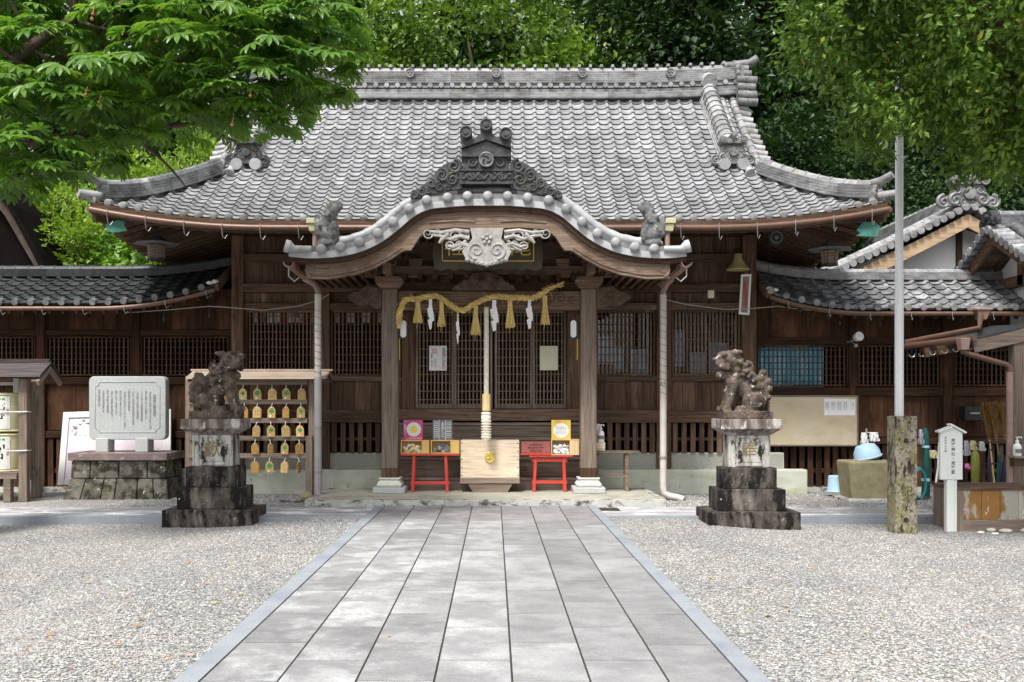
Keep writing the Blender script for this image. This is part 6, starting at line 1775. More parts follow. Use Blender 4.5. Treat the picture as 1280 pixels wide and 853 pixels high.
def fortune_box(px0, px1, zb, pyt, wx, label, fill):
    Y = 16.68; x0, x1 = X_(px0, Y), X_(px1, Y); zt2 = Z_(pyt, Y); wa, wb = X_(wx[0], Y), X_(wx[1], Y)
    root = thing('fortune_slip_box', label, 'box', ((x0+x1)/2, Y+.1, zb), 'fortune slip boxes')
    m_ = MB(); t = .016
    m_.box(x0, x1, Y, Y+.2, zb, zb+t); m_.box(x0, x1, Y, Y+.2, zt2-t, zt2); m_.box(x0, x0+t, Y, Y+.2, zb+t, zt2-t); m_.box(x1-t, x1, Y, Y+.2, zb+t, zt2-t); m_.box(x0+t, x1-t, Y+.18, Y+.2, zb+t, zt2-t); m_.box(wb, x1-t, Y+.003, Y+.18, zb+t, zt2-t)
    m_.build('box_body', M['yellowwood'] if fill != 'white' else M['hinokiZ'], root, bevel=.002)
    m_ = MB(); rr_ = random.Random(hash(label) % 97)
    mats = {'gold': [M['yprint'], M['cream'], M['pinkpaper']], 'grey': [M['inkgrey'], M['gprint'], M['pipeg']], 'white': [M['paper'], M['paper'], M['paper']]}[fill]
    for i in range(46):
        x = rr_.uniform(wa+.03, wb-.03); hh = (zt2-zb)*(.30+.4*(1-abs((x-(wa+wb)/2)/((wb-wa)/2))**2)) if fill != 'white' else (zt2-zb)*.62
        z = rr_.uniform(zb+.03, zb+hh)
        Mq = Matrix.Rotation(rr_.uniform(-.6, .6), 3, 'Y') @ Matrix.Rotation(rr_.uniform(-.4, .4), 3, 'X')
        m_.obox((x, Y+rr_.uniform(.03, .10), z), (.045, .012, .035), Mq, rr_.randint(0, 2))
    m_.build('fortune_slips', mats, root)
fortune_box(501, 536.5, zl+.002, 550.5, (503, 527), 'pale wooden box with golden paper slips, under the magenta card', 'gold')
fortune_box(538.5, 574.3, zl+.002, 550.5, (541, 563), 'pale wooden box with grey slips, under the dark grey card', 'grey')
fortune_box(689, 724, zr+.002, 549.5, (690.5, 712), 'pale wooden box with white paper slips, under the yellow card', 'white')
Y = 16.7; x0, x1 = X_(651.5, Y), X_(688.3, Y); zz = zr+.002
root = thing('maroon_box', 'maroon lacquered box with sloping lid on the right red table', 'box', ((x0+x1)/2, Y+.1, zz))
m_ = MB(); m_.map_poly([(0, 0), (.22, 0), (.22, .235), (.06, .235), (0, .05)], lambda s, z, d: (x0+d, Y-.02+s, zz+z), 0, x1-x0); m_.build('box_body', M['lacqred'], root, bevel=.006)
m_ = MB()
for r_ in range(3):
    put_text(m_, ('御守護', '神符授与', '初穂料')[r_]*2, .035, (0.19*0+(x1-x0)/2, .05+.05*(2-r_)+.02, 0), fn=lambda s, z, d: (x0+s, Y-.024+(z-.05)*.32, zz+z))
m_.build('lettering', surf('dark_worn_lettering', (.06, .015, .015), (.08, .02, .02), (5, 5, 5), .6, 0, rnd=0), root)
m_ = MB(); m_.box(x0-.012, x1+.012, Y-.03, Y+.0, zz+.0, zz+.035); m_.build('front_edge', M['red'], root, bevel=.004)

def card(px0, px1, py0, py1, mat, label, z0):
    Y = 16.76; x0, x1 = X_(px0, Y), X_(px1, Y); zb = z0+.001; zt2 = Z_(py0, Y)
    root = thing('display_card', label, 'card', ((x0+x1)/2, Y, zb), 'cards standing on the fortune slip boxes')
    m_ = MB(); m_.box(x0, x1, Y, Y+.012, zb, zt2); m_.box(x0+.1, x0+.14, Y+.013, Y+.07, zb, zb+.02); m_.build('panel', mat, root)
    return root, x0, x1, zb, zt2, Y-.0015
zt_box = Z_(550.5, 16.68)
root, x0, x1, zb, zt2, yy = card(504.5, 528.5, 525.3, 550, M['magenta'], 'magenta card with a white flower print, left of the two', zt_box)
m_ = MB(); cx, cz = (x0+x1)/2+.01, (zb+zt2)/2+.01
for i in range(16):
    a = i*2*PI/16; V = [(cx+.10*math.cos(a)+.028*math.cos(t), yy, cz+.10*math.sin(a)+.028*math.sin(t)) for t in np.linspace(0, 2*PI, 9)[:-1]]; m_.add(V, [list(range(8))], 0)
V = [(cx+.085*math.cos(t), yy-.001, cz+.085*math.sin(t)) for t in np.linspace(0, 2*PI, 21)[:-1]]; m_.add(V, [list(range(20))], 0)
V = [(cx+.066*math.cos(t), yy-.002, cz+.066*math.sin(t)) for t in np.linspace(0, 2*PI, 21)[:-1]]; m_.add(V, [list(range(20))], 1)
put_text(m_, '花みくじ', .05, (x0+.026, yy-.001, cz-.01), vertical=True, m=0, spacing=.9); put_text(m_, 'しあわせ守り', .046, (cx, yy-.003, zb+.022), m=0)
m_.box(x0+.008, x0+.05, yy, yy+.001, zt2-.04, zt2-.008, 2)
m_.build('printing', [M['paper'], M['yprint'], surf('violet_print', (.2, .2, .5), (.25, .25, .55), (5, 5, 5), .6, 0)], root)
root, x0, x1, zb, zt2, yy = card(541, 565.3, 525, 549.7, M['gprint'], 'dark grey card with white writing in three columns', zt_box)
m_ = MB(); put_text(m_, 'おみくじ', .075, ((x0+x1)/2+.005, yy, (zb+zt2)/2), vertical=True, spacing=.86)
for j in range(9):
    z = zb+.045+j*.032
    for c in range(3): m_.box(x0+.02+.03*c, x0+.036+.03*c, yy-.0005, yy, z, z+.014); m_.box(x1-.10+.03*c, x1-.076+.03*c, yy-.0005, yy, z, z+(.010 if j % 2 else .005))
for x in (x0+.11, x1-.115): m_.box(x-.003, x+.003, yy-.0005, yy, zb, zt2)
m_.build('printing', M['paper'], root)
zt_r = Z_(549.5, 16.68)
root, x0, x1, zb, zt2, yy = card(689.3, 713.3, 525.2, 549, M['yprint'], 'yellow card with a white disc of text', zt_r)
m_ = MB(); cx, cz = (x0+x1)/2, (zb+zt2)/2-.015
V = [(cx+.135*math.cos(t), yy, cz+.125*math.sin(t)) for t in np.linspace(0, 2*PI, 31)[:-1]]; m_.add(V, [list(range(30))], 0)
put_text(m_, '恋みくじ', .055, (cx, yy-.001, zt2-.03), m=1)
for c in range(6): put_text(m_, 'ねがいことかなう'[:5+(c % 3)], .024, (cx+.075-.03*c, yy-.002, cz), vertical=True, m=2, spacing=.9)
m_.build('printing', [M['paper'], surf('orange_print', (.62, .22, .08), (.68, .28, .10), (5, 5, 5), .6, 0), M['inkgrey']], root)

# notices on the doors, lamps on the columns
Y = 17.72
root = thing('door_notice', 'white notice with black and red writing on the left doors', 'notice', at(547.5, 448, Y))
x0, x1, z0, z1 = X_(536.5, Y), X_(558.5, Y), Z_(463.5, Y), Z_(432.5, Y)
m_ = MB(); m_.box(x0, x1, Y, Y+.006, z0, z1); m_.build('sheet', M['paper'], root)
m_ = MB(); t_ = .008
for q in ((x0-t_, x0, z0-t_, z1+t_), (x1, x1+t_, z0-t_, z1+t_), (x0, x1, z0-t_, z0), (x0, x1, z1, z1+t_)): m_.box(q[0], q[1], Y-.004, Y+.01, q[2], q[3])
m_.build('frame', M['brZ'], root)
m_ = MB(); put_text(m_, '尾鷲神社', .072, (x1-.055, Y-.001, z1-.155), vertical=True, spacing=.80); put_text(m_, '御朱印', .068, (x1-.055, Y-.001, z0+.10), vertical=True, m=1, spacing=.78)
put_text(m_, '御守\n絵馬', .05, (x0+.10, Y-.001, z1-.10), m=1); put_text(m_, '授与所にて', .036, (x0+.11, Y-.001, z0+.13), vertical=True, spacing=.85); put_text(m_, '承ります', .036, (x0+.05, Y-.001, z0+.12), vertical=True, spacing=.85); put_text(m_, '社務所', .036, (x0+.045, Y-.001, z1-.19), vertical=True, spacing=.85)
m_.build('lettering', [M['ink'], M['inkred']], root)
root = thing('blank_sheet', 'blank cream sheet in a thin frame on the right doors', 'notice', at(686, 447.5, Y))
x0, x1, z0, z1 = X_(674.8, Y), X_(697.3, Y), Z_(463, Y), Z_(432.7, Y)
m_ = MB(); m_.box(x0, x1, Y, Y+.006, z0, z1); m_.build('sheet', M['cream'], root)
m_ = MB()
for q in ((x0-t_, x0, z0-t_, z1+t_), (x1, x1+t_, z0-t_, z1+t_), (x0, x1, z0-t_, z0), (x0, x1, z1, z1+t_)): m_.box(q[0], q[1], Y-.004, Y+.01, q[2], q[3])
m_.build('frame', M['brZ'], root)
for px, side in ((503, 'left'), (718, 'right')):
    Y = 16.64; c = at(px, 412, Y)
    root = thing('column_lamp', f'oblong milky lamp on the inner face of the {side} porch column', 'lamp', c, 'lamps on the porch columns')
    sg = 1 if side == 'left' else -1
    m_ = MB(); m_.poly_y(rrect(c[0]-.07, c[0]+.07, c[2]-.17, c[2]+.17, .065), Y-.05, Y+.04); m_.build('lamp_body', M['black_metal'], root, bevel=.01)
    m_ = MB(); m_.poly_y(rrect(c[0]-.05+sg*.02, c[0]+.05+sg*.025, c[2]-.145, c[2]+.15, .048), Y-.09, Y-.051); m_.build('lamp_shade', M['lampglass'], root, bevel=.02, segs=2)
    m_ = MB(); m_.tube([(c[0]-sg*.05, Y, c[2]-.16), (c[0]-sg*.05, Y-.02, c[2]-.45), (c[0]-sg*.045, Y, c[2]-.52)], .007, 5); m_.build('cable', M['yprint'], root)
# lanterns under the eave corners
for px, py, side in ((195.5, 314, 'left'), (1037, 321, 'right')):
    Y = 16.9; c = at(px, py, Y)
    root = thing('hanging_lantern', f'small weathered lattice lantern hanging under the {side} eave corner', 'lantern', c, 'lanterns under the eave corners')
    m_ = MB(); m_.lathe([(.15, -.16), (.155, -.13), (.13, -.125), (.15, .10), (.16, .12)], c, 6); bd = m_.build('lantern_body', M['black_metal'], root)
    m_ = MB()
    for j in range(6):
        a0, a1 = j*PI/3, (j+1)*PI/3
        for q in np.linspace(.12, .88, 5):
            p = lambda r_, z: (c[0]+r_*((1-q)*math.cos(a0)+q*math.cos(a1)), c[1]+r_*((1-q)*math.sin(a0)+q*math.sin(a1)), c[2]+z)
            m_.tube([p(.134, -.125), p(.154, .10)], .010, 4)
        for z in (-.08, -.03, .02, .07):
            r_ = .136+.02*(z+.125)/.225; m_.tube([(c[0]+r_*math.cos(a0), c[1]+r_*math.sin(a0), c[2]+z), (c[0]+r_*math.cos(a1), c[1]+r_*math.sin(a1), c[2]+z)], .009, 4)
    m_.build('lattice', M['grZ'], bd)
    m_ = MB(); m_.lathe([(.39, .115), (.40, .125), (.22, .175), (.07, .25), (.03, .27)], c, 6); m_.build('lantern_roof', M['onig'], root)
    m_ = MB(); m_.tube([(c[0], c[1], c[2]+.26), (c[0], c[1], c[2]+.62)], .012, 6); m_.build('hanger', M['black_metal'], root)
# copper plates at the corners
for pts, side in (([(131, 281), (146, 275.5), (156, 276), (155, 281), (159, 288), (145, 291), (135, 290)], 'left'), ([(1071, 288), (1076, 282), (1079, 277), (1096, 279), (1101, 283), (1097, 297), (1070, 295), (1076, 292)], 'right')):
    Y = 15.9; c = at(pts[0][0], pts[0][1], Y)
    root = thing('copper_leaf_plate', f'green copper plate hanging from the {side} eave corner', 'copper plate', at(sum(p[0] for p in pts)/len(pts), sum(p[1] for p in pts)/len(pts), Y), 'copper plates at the eave corners')
    m_ = MB(); m_.poly_y([(X_(a, Y), Z_(b_, Y)) for a, b_ in pts], Y, Y+.05); m_.build('plate', M['verd'], root, bevel=.006)
    m_ = MB(); cx, cz = X_(sum(p[0] for p in pts)/len(pts), Y), Z_(pts[1][1], Y); m_.tube([(cx, Y+.02, cz-.05), (cx, Y+.08, cz+.3)], .008, 5); m_.build('hanger', M['steel'], root)
# horn speaker, loudspeaker, small box, framed strip lamp, cable with bulbs
Y = 17.4
c = at(922.5, 331, Y); root = thing('horn_speaker', 'dull yellow horn speaker hanging beside the right corner post', 'speaker', c)
m_ = MB(); m_.lathe([(.20, -.10), (.205, -.085), (.11, .02), (.07, .12), (.075, .18), (.055, .2)], c, 20); m_.lathe([(.0, -.05), (.19, -.098)], c, 20); m_.build('horn', M['brass'], root, smooth=50)
m_ = MB(); m_.tube([(c[0], Y, c[2]+.19), (c[0], Y+.1, c[2]+.3), (c[0], 17.7, c[2]+.3)], .015, 6); m_.build('bracket', M['black_metal'], root)
c = at(968.5, 298, 17.2); root = thing('loudspeaker', 'round black loudspeaker under the right eave', 'speaker', c)
m_ = MB(); m_.tube([(c[0], 17.1, c[2]), (c[0], 17.16, c[2]), (c[0], 17.34, c[2])], [.155, .16, .10], 20); sp = m_.build('cabinet', M['black_metal'], root, smooth=50)
m_ = MB(); m_.tube([(c[0]+.10*math.cos(t), 17.09, c[2]+.10*math.sin(t)) for t in np.linspace(0, 2*PI, 21)], .012, 5, caps=False); m_.ball((c[0], 17.09, c[2]), (.04, .02, .04)); m_.build('cone', M['inkgrey'], sp, smooth=50)
m_ = MB(); m_.tube([(c[0], 17.25, c[2]+.1), (c[0], 17.3, c[2]+.55)], .015, 6); m_.tube([(c[0]-.1, 17.2, c[2]-.1), (c[0]-.1, 17.25, c[2]-.9)], .005, 4); m_.build('bracket', M['black_metal'], root)
c = at(888.5, 368, 17.62); root = thing('junction_box', 'small cream box on the beam above the right windows', 'box', c)
m_ = MB(); m_.box(c[0]-.055, c[0]+.055, 17.58, 17.668, c[2]-.07, c[2]+.07); m_.build('cover', M['cream'], root, bevel=.008); m_ = MB(); m_.tube([(c[0]+.02, 17.64, c[2]-.07), (c[0]+.02, 17.65, c[2]-.35)], .006, 5); m_.build('cable', M['black_metal'], root)
Y = 17.45; A_ = [(926.5, 343.5), (939, 343), (936.5, 394), (923.5, 393)]
root = thing('tall_notice', 'tall narrow brown notice in a white frame by the right corner post', 'notice', at(931, 368, Y))
P_ = [np.array(at(a, b_, Y)) for a, b_ in A_]
def qd(u, v): return (1-v)*((1-u)*P_[0]+u*P_[1])+v*((1-u)*P_[3]+u*P_[2])
def qpl(m_, u0, u1, v0, v1, y0, y1): m_.poly_y([(qd(u, v)[0], qd(u, v)[2]) for u, v in ((u0, v0), (u1, v0), (u1, v1), (u0, v1))], Y+y0, Y+y1)
m_ = MB(); qpl(m_, .12, .88, .03, .97, .005, .02); m_.build('panel', M['grZ'], root)
m_ = MB()
for q in ((0, .17, 0, 1), (.83, 1, 0, 1), (.171, .829, 0, .05), (.171, .829, .95, 1)): qpl(m_, *q, -.015, .022)
m_.build('frame', M['white'], root)
m_ = MB(); cx = qd(.5, .5); put_text(m_, '奉納尾鷲太鼓', .085, (cx[0], Y+.003, cx[2]), vertical=True, spacing=.85); m_.build('lettering', M['inkred'], root)
m_ = MB(); m_.tube([qd(.5, 0), qd(.5, 0)+(0, .1, .25)], .006, 5); m_.build('hanger', M['steel'], root)
root = thing('cable_of_bulbs', 'thin sagging cable with small dark bulbs strung along the front', 'cable', at(640, 380, 17.3))
for pts in ([(160, 391), (205, 388), (262, 383), (292, 385), (330, 388), (372, 383), (397, 376), (412, 368)], [(832, 375), (860, 381), (905, 387), (940, 386), (972, 383), (1010, 388), (1050, 392), (1100, 394), (1160, 395)]):
    m_ = MB(); cc = [at(a, b_, 17.25 if 290 < a < 940 else 17.35) for a, b_ in pts]; m_.tube(cc, .008, 5); cb_ = m_.build('cable', M['pipeg'], root)
    for p in cc[1:-1]:
        bl = MB(); bl.tube([p, np.array(p)-(0, 0, .12)], .008, 5); bl.ball(np.array(p)-(0, 0, .16), (.022, .022, .05), 8, 6); bl.build('bulb', M['black_metal'], cb_, smooth=60)
c = at(1066, 423, 17.8); root = thing('floodlight', 'small round silver floodlight on the post right of the teal curtain', 'floodlight', c)
m_ = MB(); m_.tube([(c[0]+.03, 17.55, c[2]+.02), (c[0]+.01, 17.66, c[2]+.0), (c[0], 17.72, c[2]-.02)], [.085, .075, .03], 16); m_.build('lamp_head', M['lampglass'], root, smooth=50)
m_ = MB(); m_.tube([(c[0], 17.72, c[2]-.02), (c[0]-.04, 17.8, c[2]-.06), (c[0]-.04, 17.98, c[2]-.06)], .016, 6); m_.ball((c[0]+.02, 17.7, c[2]-.14), .04); m_.tube([(c[0]+.02, 17.7, c[2]-.12), (c[0]-.03, 17.8, c[2]-.06)], .012, 5); m_.build('bracket', M['steel'], root, smooth=50)

# ------------------------------------------------------------------ right-hand yard
# flagpole and its stone post
Y = 12.75
root = thing('stone_post', 'mossy square stone post carved with two characters, in front of the flagpole', 'stone post', (X_(1130, Y), Y+.15, -.1))
x0, x1, zt2 = X_(1119.5, Y), X_(1147, Y), Z_(520.5, Y)
m_ = MB(); m_.box(x0, x1, Y, Y+.29, -.25, zt2); ps = m_.build('shaft', M['mossstone'], root, bevel=.018, segs=2)
for py in (551, 650):
    m_ = MB(); m_.cyl((X_(1132.5, Y), Y-.03, Z_(py, Y)), (X_(1132.5, Y), Y+.02, Z_(py, Y)), .024, seg=12); m_.tube([(X_(1132.5, Y)+.026*math.cos(t), Y-.006, Z_(py, Y)+.026*math.sin(t)) for t in np.linspace(0, 2*PI, 15)], .007, 5, caps=False); m_.build('bolt', M['black_metal'], root, smooth=50)
m_ = MB(); put_text(m_, '記念', .15, (X_(1134, Y), Y-.002, Z_(622, Y)), vertical=True, spacing=.92); m_.build('lettering', surf('carved_shadow', (.05, .045, .025), (.09, .08, .04), (9, 9, 9), .9, 0, rnd=0), ps)
root = thing('flagpole', 'tall silver flagpole rising behind the mossy stone post', 'flagpole', (X_(1124, 13.1), 13.11, -.1))
m_ = MB(); x = X_(1124, 13.11); m_.tube([(x, 13.11, -.2), (x, 13.11, 3.37)], .058, 20); m_.tube([(x, 13.11, 3.37), (x, 13.11, 6.35)], .052, 20); m_.build('pole', M['pole'], root, smooth=50)
m_ = MB(); m_.ball((x, 13.11, 6.41), .075); m_.build('finial', M['gold'], root, smooth=60)
m_ = MB(); m_.tube([(x-.05, 13.05, .9), (x-.054, 13.05, 3.4), (x-.05, 13.06, 6.3)], .006, 5); m_.tube([(x-.06, 13.04, 1.0), (x-.065, 13.04, 3.4), (x-.05, 13.06, 6.3)], .006, 5); m_.build('halyard', M['white'], root)
# white signpost
Y = 12.95
root = thing('signpost', 'white wooden signpost with small gabled top and vertical black lettering', 'signpost', (X_(1190, Y), Y, -.1))
m_ = MB(); m_.poly_y([(X_(1175.5, Y), Z_(600, Y)), (X_(1203.5, Y), Z_(600, Y)), (X_(1203.5, Y), Z_(541, Y)), (X_(1190, Y), Z_(533.5, Y)), (X_(1175.5, Y), Z_(540, Y))], Y, Y+.06); sb = m_.build('board', M['signwhite'], root, bevel=.006)
m_ = MB()
m_.beam((X_(1206.5, Y), Y+.02, Z_(541, Y)), (X_(1187, Y), Y+.02, Z_(530.5, Y)), .12, .022); m_.beam((X_(1172, Y), Y+.02, Z_(540, Y)), (X_(1189, Y), Y+.02, Z_(533.4, Y)), .12, .022)
m_.build('roof', M['signwhite'], root)
m_ = MB(); m_.box(X_(1184, Y), X_(1194, Y), Y+.005, Y+.1, -.2, Z_(600.3, Y)); m_.build('post', M['signwhite'], root, bevel=.006); m_ = MB(); m_.box(X_(1194.6, Y), X_(1197, Y), Y+.02, Y+.09, -.2, Z_(600.3, Y)); m_.build('post', M['signwhite'], root)
m_ = MB(); put_text(m_, '尾鷲神社・尾鷲節', .056, (X_(1191.5, Y), Y-.001, Z_(571, Y)), vertical=True, bold=.0006, spacing=1.08); put_text(m_, '東紀州の自慢', .034, (X_(1182, Y), Y-.001, Z_(556, Y)), vertical=True, spacing=1.05); m_.build('lettering', M['ink'], sb)
# weathered planter box
Y = 13.0
root = thing('wooden_trough', 'weathered ochre panelled wooden box with peeling paint at the right edge', 'wooden box', (X_(1245, Y), Y+.3, -.1))
x0, x1 = X_(1204, Y), X_(1300, Y)
m_ = MB(); w = X_(1228, Y)-X_(1205, Y)
for i in range(5): m_.box(x0+i*w+.003, min(x0+(i+1)*w, x1)-.003, Y, Y+.03, Z_(650, Y), Z_(613, Y))
m_.build('front_panel', M['ochre'], root)
m_ = MB(); m_.box(x0-.01, x1, Y-.012, Y+.02, -.15, Z_(650.5, Y)); m_.build('plinth_board', M['grX'], root, bevel=.004)
m_ = MB(); m_.box(x0-.10, x1, Y-.03, Y+.75, Z_(612.5, Y), Z_(608.8, Y)); m_.build('cap_board', M['brX'], root, bevel=.004)
m_ = MB(); m_.box(x0-.085, x0-.004, Y-.02, Y+.05, -.15, Z_(612.7, Y)); m_.box(x0-.085, x0-.02, Y+.06, Y+.7, -.15, Z_(612.7, Y)); m_.build('end_post', M['grZ'], root)
root = thing('low_board', 'short dark board on the kerb just left of the white signpost', 'board', (X_(1181, 13.6), 13.6, 0))
m_ = MB(); m_.box(X_(1178, 13.6), X_(1186, 13.6), 13.55, 13.9, .06, .10); m_.build('top', M['brX'], root); m_ = MB(); m_.box(X_(1180, 13.6), X_(1185, 13.6), 13.6, 13.85, -.1, .06); m_.build('support', M['brX'], root)
for i, (px, py, w, h) in enumerate(((1212, 662, .09, .03), (1223.5, 661, .085, .035), (1226, 667, .06, .02), (1239, 664.5, .075, .03), (1248, 661, .08, .03), (1257, 665.5, .085, .03), (1266, 662, .075, .03), (1275, 661.5, .07, .03), (1282, 665, .08, .03), (1244, 668.5, .05, .018))):
    yy = 1.7*F/(py-HY)*1.0; c = np.array(at(px, py, yy)); c[2] = -.1
    m_ = MB(); m_.ball(c+(0, 0, h*.6), (w, w*.7, h), 12, 7, M=Matrix.Rotation(random.uniform(-.4, .4), 3, 'Z')); V = m_.v[0]; V += RNG.normal(size=V.shape)*.002
    top(m_.build('white_stone', M['wstone'], None, smooth=70, loc=tuple(c)), 'flat white cobblestone lying along the foot of the ochre wooden box', 'stone', 'white stones along the wooden box')
# notice board on the corridor wall
Y = 17.86
root = thing('notice_board', 'large beige notice board on the corridor wall behind the right lion', 'notice board', at(1017, 526, Y))
x0, x1, z0, z1 = X_(962, Y), X_(1071, Y), Z_(556, Y), Z_(496.5, Y)
m_ = MB(); m_.box(x0, x1, Y, Y+.05, z0, z1); m_.build('board', M['beige'], root)
m_ = MB()
for q in ((x1, x1+.03, z0-.03, z1+.03), (x0-.03, x0, z0-.03, z1+.03), (x0, x1, z0-.03, z0), (x0, x1, z1, z1+.03)): m_.box(q[0], q[1], Y-.01, Y+.055, q[2], q[3])
m_.build('frame', M['grX'], root, bevel=.004)
for i, px in enumerate((1033.5, 1041.5, 1049.5, 1056.5, 1062.5, 1067)):
    if i > 4: continue
    w = 7.4 if i < 4 else 8.5; px = (1034, 1041.6, 1049.2, 1056.8, 1064.9)[i]; yy = Y-.006
    root = thing('pinned_paper', f'white paper with small writing pinned on the board, {["leftmost", "second", "third", "fourth", "rightmost"][i]} of five', 'paper', at(px, 509, yy), 'papers on the notice board')
    m_ = MB(); m_.box(X_(px-w/2, yy), X_(px+w/2, yy), yy, yy+.003, Z_(519.5, yy), Z_(498.5+(i == 4)*1, yy)); m_.build('sheet', M['paper'], root)
    m_ = MB()
    for c in range(2 if i < 4 else 1): put_text(m_, ('奉納御芳名', '尾鷲市氏子', '祭典日程表', '御神楽奉仕', 'お知らせ')[i], .034, (X_(px+1.2-2.6*c, yy), yy-.001, Z_(508, yy)), vertical=True, spacing=.95)
    m_.build('lettering', M['inkgrey'], root)
# stone trough, bucket, wash basin, cloths
Y = 16.1
root = thing('stone_trough', 'sandy stone block trough below the blue wash basin', 'stone trough', (X_(1092, Y), Y+.3, 0))
m_ = MB(); m_.frustum(X_(1066, Y), X_(1122, Y), Y+.03, Y+.6, 0.0, X_(1061, Y), X_(1126, Y), Y, Y+.62, Z_(577, Y)); m_.build('block', M['trough'], root, bevel=.05, segs=3)
m_ = MB(); m_.box(X_(1058, Y), X_(1130, Y), Y-.1, Y+.7, -.05, .03); m_.build('base', M['kerbst'], root, bevel=.02)
Y = 17.0; c = at(1046, 608, Y)
root = thing('bucket', 'light blue plastic bucket upside down beside the stone trough', 'bucket', (c[0], Y, .06))
m_ = MB(); m_.lathe([(.165, 0), (.172, .012), (.160, .03), (.145, .27), (.13, .285)], (c[0], Y, .06), 24); m_.build('body', M['bluepl'], root, smooth=40); m_ = MB(); m_.tube([(c[0]+.175*math.cos(t), Y+.175*math.sin(t), .072) for t in np.linspace(0, 2*PI, 25)], .01, 6, caps=False); m_.build('rim', M['bluepl'], root)
Y = 16.6; c = at(1085, 567, Y)
root = thing('wash_basin', 'light blue basin propped on its side on the stone trough', 'basin', c)
m_ = MB(); Mq = Matrix.Rotation(R(68), 3, 'X')
pf = [(.235, 0), (.245, .02), (.225, .03), (.215, .12), (.16, .22), (.08, .245)]
m_.lathe(pf, (0, 0, 0), 24); V = m_.v[0] @ np.array(Matrix.Rotation(R(-14), 3, 'Y')).T; m_.v[0] = V+np.array([c[0], Y, c[2]-.08]); m_.build('bowl', M['bluepl'], root, smooth=40)
m_ = MB(); V = np.array([(.22*math.cos(t), .22*math.sin(t), -.002) for t in np.linspace(0, 2*PI, 25)[:-1]]) @ np.array(Matrix.Rotation(R(-14), 3, 'Y')).T+np.array([c[0], Y, c[2]-.10]); m_.add(V, [list(range(24))]); m_.build('hollow', M['teal'], root)
def cloth(name, px, py0, py1, w, mat, label, Y, group=None, parent_ok=None):
    c = at(px, py0, Y); z1 = Z_(py1, Y); W_ = w/F*Y
    m_ = MB(); n = 12; rows_ = 7; V = []
    for j in range(rows_):
        t = j/(rows_-1)
        for i in range(n):
            s = i/(n-1)-.5; V.append((c[0]+s*W_*(.72+.35*t)+.01*math.sin(j*2+i), Y-.03*math.sin(i*1.7+j*.4)*(.3+t), c[2]+(z1-c[2])*t*(1-.12*abs(s)*random.random())))
    Vb = [(a, b_+.008, d_) for a, b_, d_ in V]; k2 = len(V)
    fs = [[j*n+i, (j+1)*n+i, (j+1)*n+i+1, j*n+i+1] for j in range(rows_-1) for i in range(n-1)]
    m_.add(V+Vb, fs+[[q+k2 for q in f[::-1]] for f in fs])
    return top(m_.build(name, M[mat], None, smooth=80, loc=c), label, 'cloth', group)
Y = 16.95
root = thing('tap_pole', 'thin pole with tap behind the blue basin, holding white cloths', 'pole', (X_(1083, Y), Y, .05))
m_ = MB(); m_.tube([(X_(1083, Y), Y, .05), (X_(1083, Y), Y, Z_(536, Y))], .018, 8); m_.build('pole', M['steel'], root, smooth=50); m_ = MB(); m_.tube([(X_(1083, Y), Y, Z_(541, Y)), (X_(1097, Y), Y-.04, Z_(541, Y))], .008, 6); m_.build('arm', M['steel'], root)
cloth('cloth', 1080, 541, 556, 9, 'cloth', 'crumpled white cloth bunched on the tap pole', 16.9)
cloth('cloth', 1092, 541, 552, 13, 'cloth', 'flat white cloth hung to the right of the tap pole', 16.88)
# hoses, chair, towel rail, umbrellas, brooms
Y = 16.6
root = thing('folded_parasol', 'slim dark green folded parasol with teal bands beside the stone post', 'parasol', (X_(1157, Y), Y, .0))
m_ = MB(); x = X_(1157, Y); m_.tube([(x, Y, .02), (x+.01, Y, .5), (x, Y, Z_(540, Y)), (x-.01, Y, Z_(535, Y))], [.07, .065, .045, .02], 10); m_.build('canopy', M['darkteal'], root, smooth=50)
m_ = MB(); m_.cyl((x, Y, .28), (x, Y, .33), .072, seg=12); m_.cyl((x, Y, Z_(560, Y)), (x, Y, Z_(557, Y)), .062, seg=12); m_.build('band', M['bluepl'], root)
cloth('cloth', 1151, 537, 556, 6, 'lcloth', 'greyish towel hanging beside the dark green parasol', 16.5)
m_ = MB(); x, z = X_(1150, 16.3), .26
for j in range(4): m_.tube([(x+(.10+.008*j)*math.cos(t), 16.3+.03*j, z+(.24+.01*j)*math.sin(t)) for t in np.linspace(0, 2*PI, 25)], .016, 7, caps=False)
top(m_.build('coiled_hose', M['teal'], None, smooth=60, loc=(x, 16.3, 0)), 'coil of teal garden hose at the foot of the stone post', 'hose')
cloth('cloth', 1166, 563, 573, 12, 'ycloth', 'pale yellow cloth between the green parasol and the signpost', 16.7)
Y = 16.4
root = thing('white_chair', 'white plastic chair frame with towel, behind the white signpost', 'chair', (X_(1178, Y), Y, 0))
m_ = MB(); zs_ = .22; xa, xb = X_(1166, Y), X_(1193, Y)
m_.box(xa+.05, xb, Y, Y+.4, zs_-.03, zs_); m_.build('seat', M['white'], root, bevel=.01)
m_ = MB(); m_.tube([(xa, Y-.03, .0), (xa+.10, Y+.02, .55), (xa+.13, Y+.05, .95)], .016, 7); m_.build('leg', M['white'], root, smooth=50); m_ = MB(); m_.tube([(xa+.30, Y-.03, .0), (xa+.20, Y+.0, .3), (xa+.13, Y+.05, .75)], .016, 7); m_.build('leg', M['white'], root, smooth=50)
m_ = MB(); m_.lathe([(.20, 0), (.19, .03), (.17, .14), (.15, .15)], ((xa+xb)/2, Y-.05, 0.0), 16); m_.build('foot_basin', M['white'], root, smooth=40)
cloth('cloth', 1180, 574, 590, 13, 'lcloth', 'grey towel draped on the white chair', 16.35)
Y = 16.5
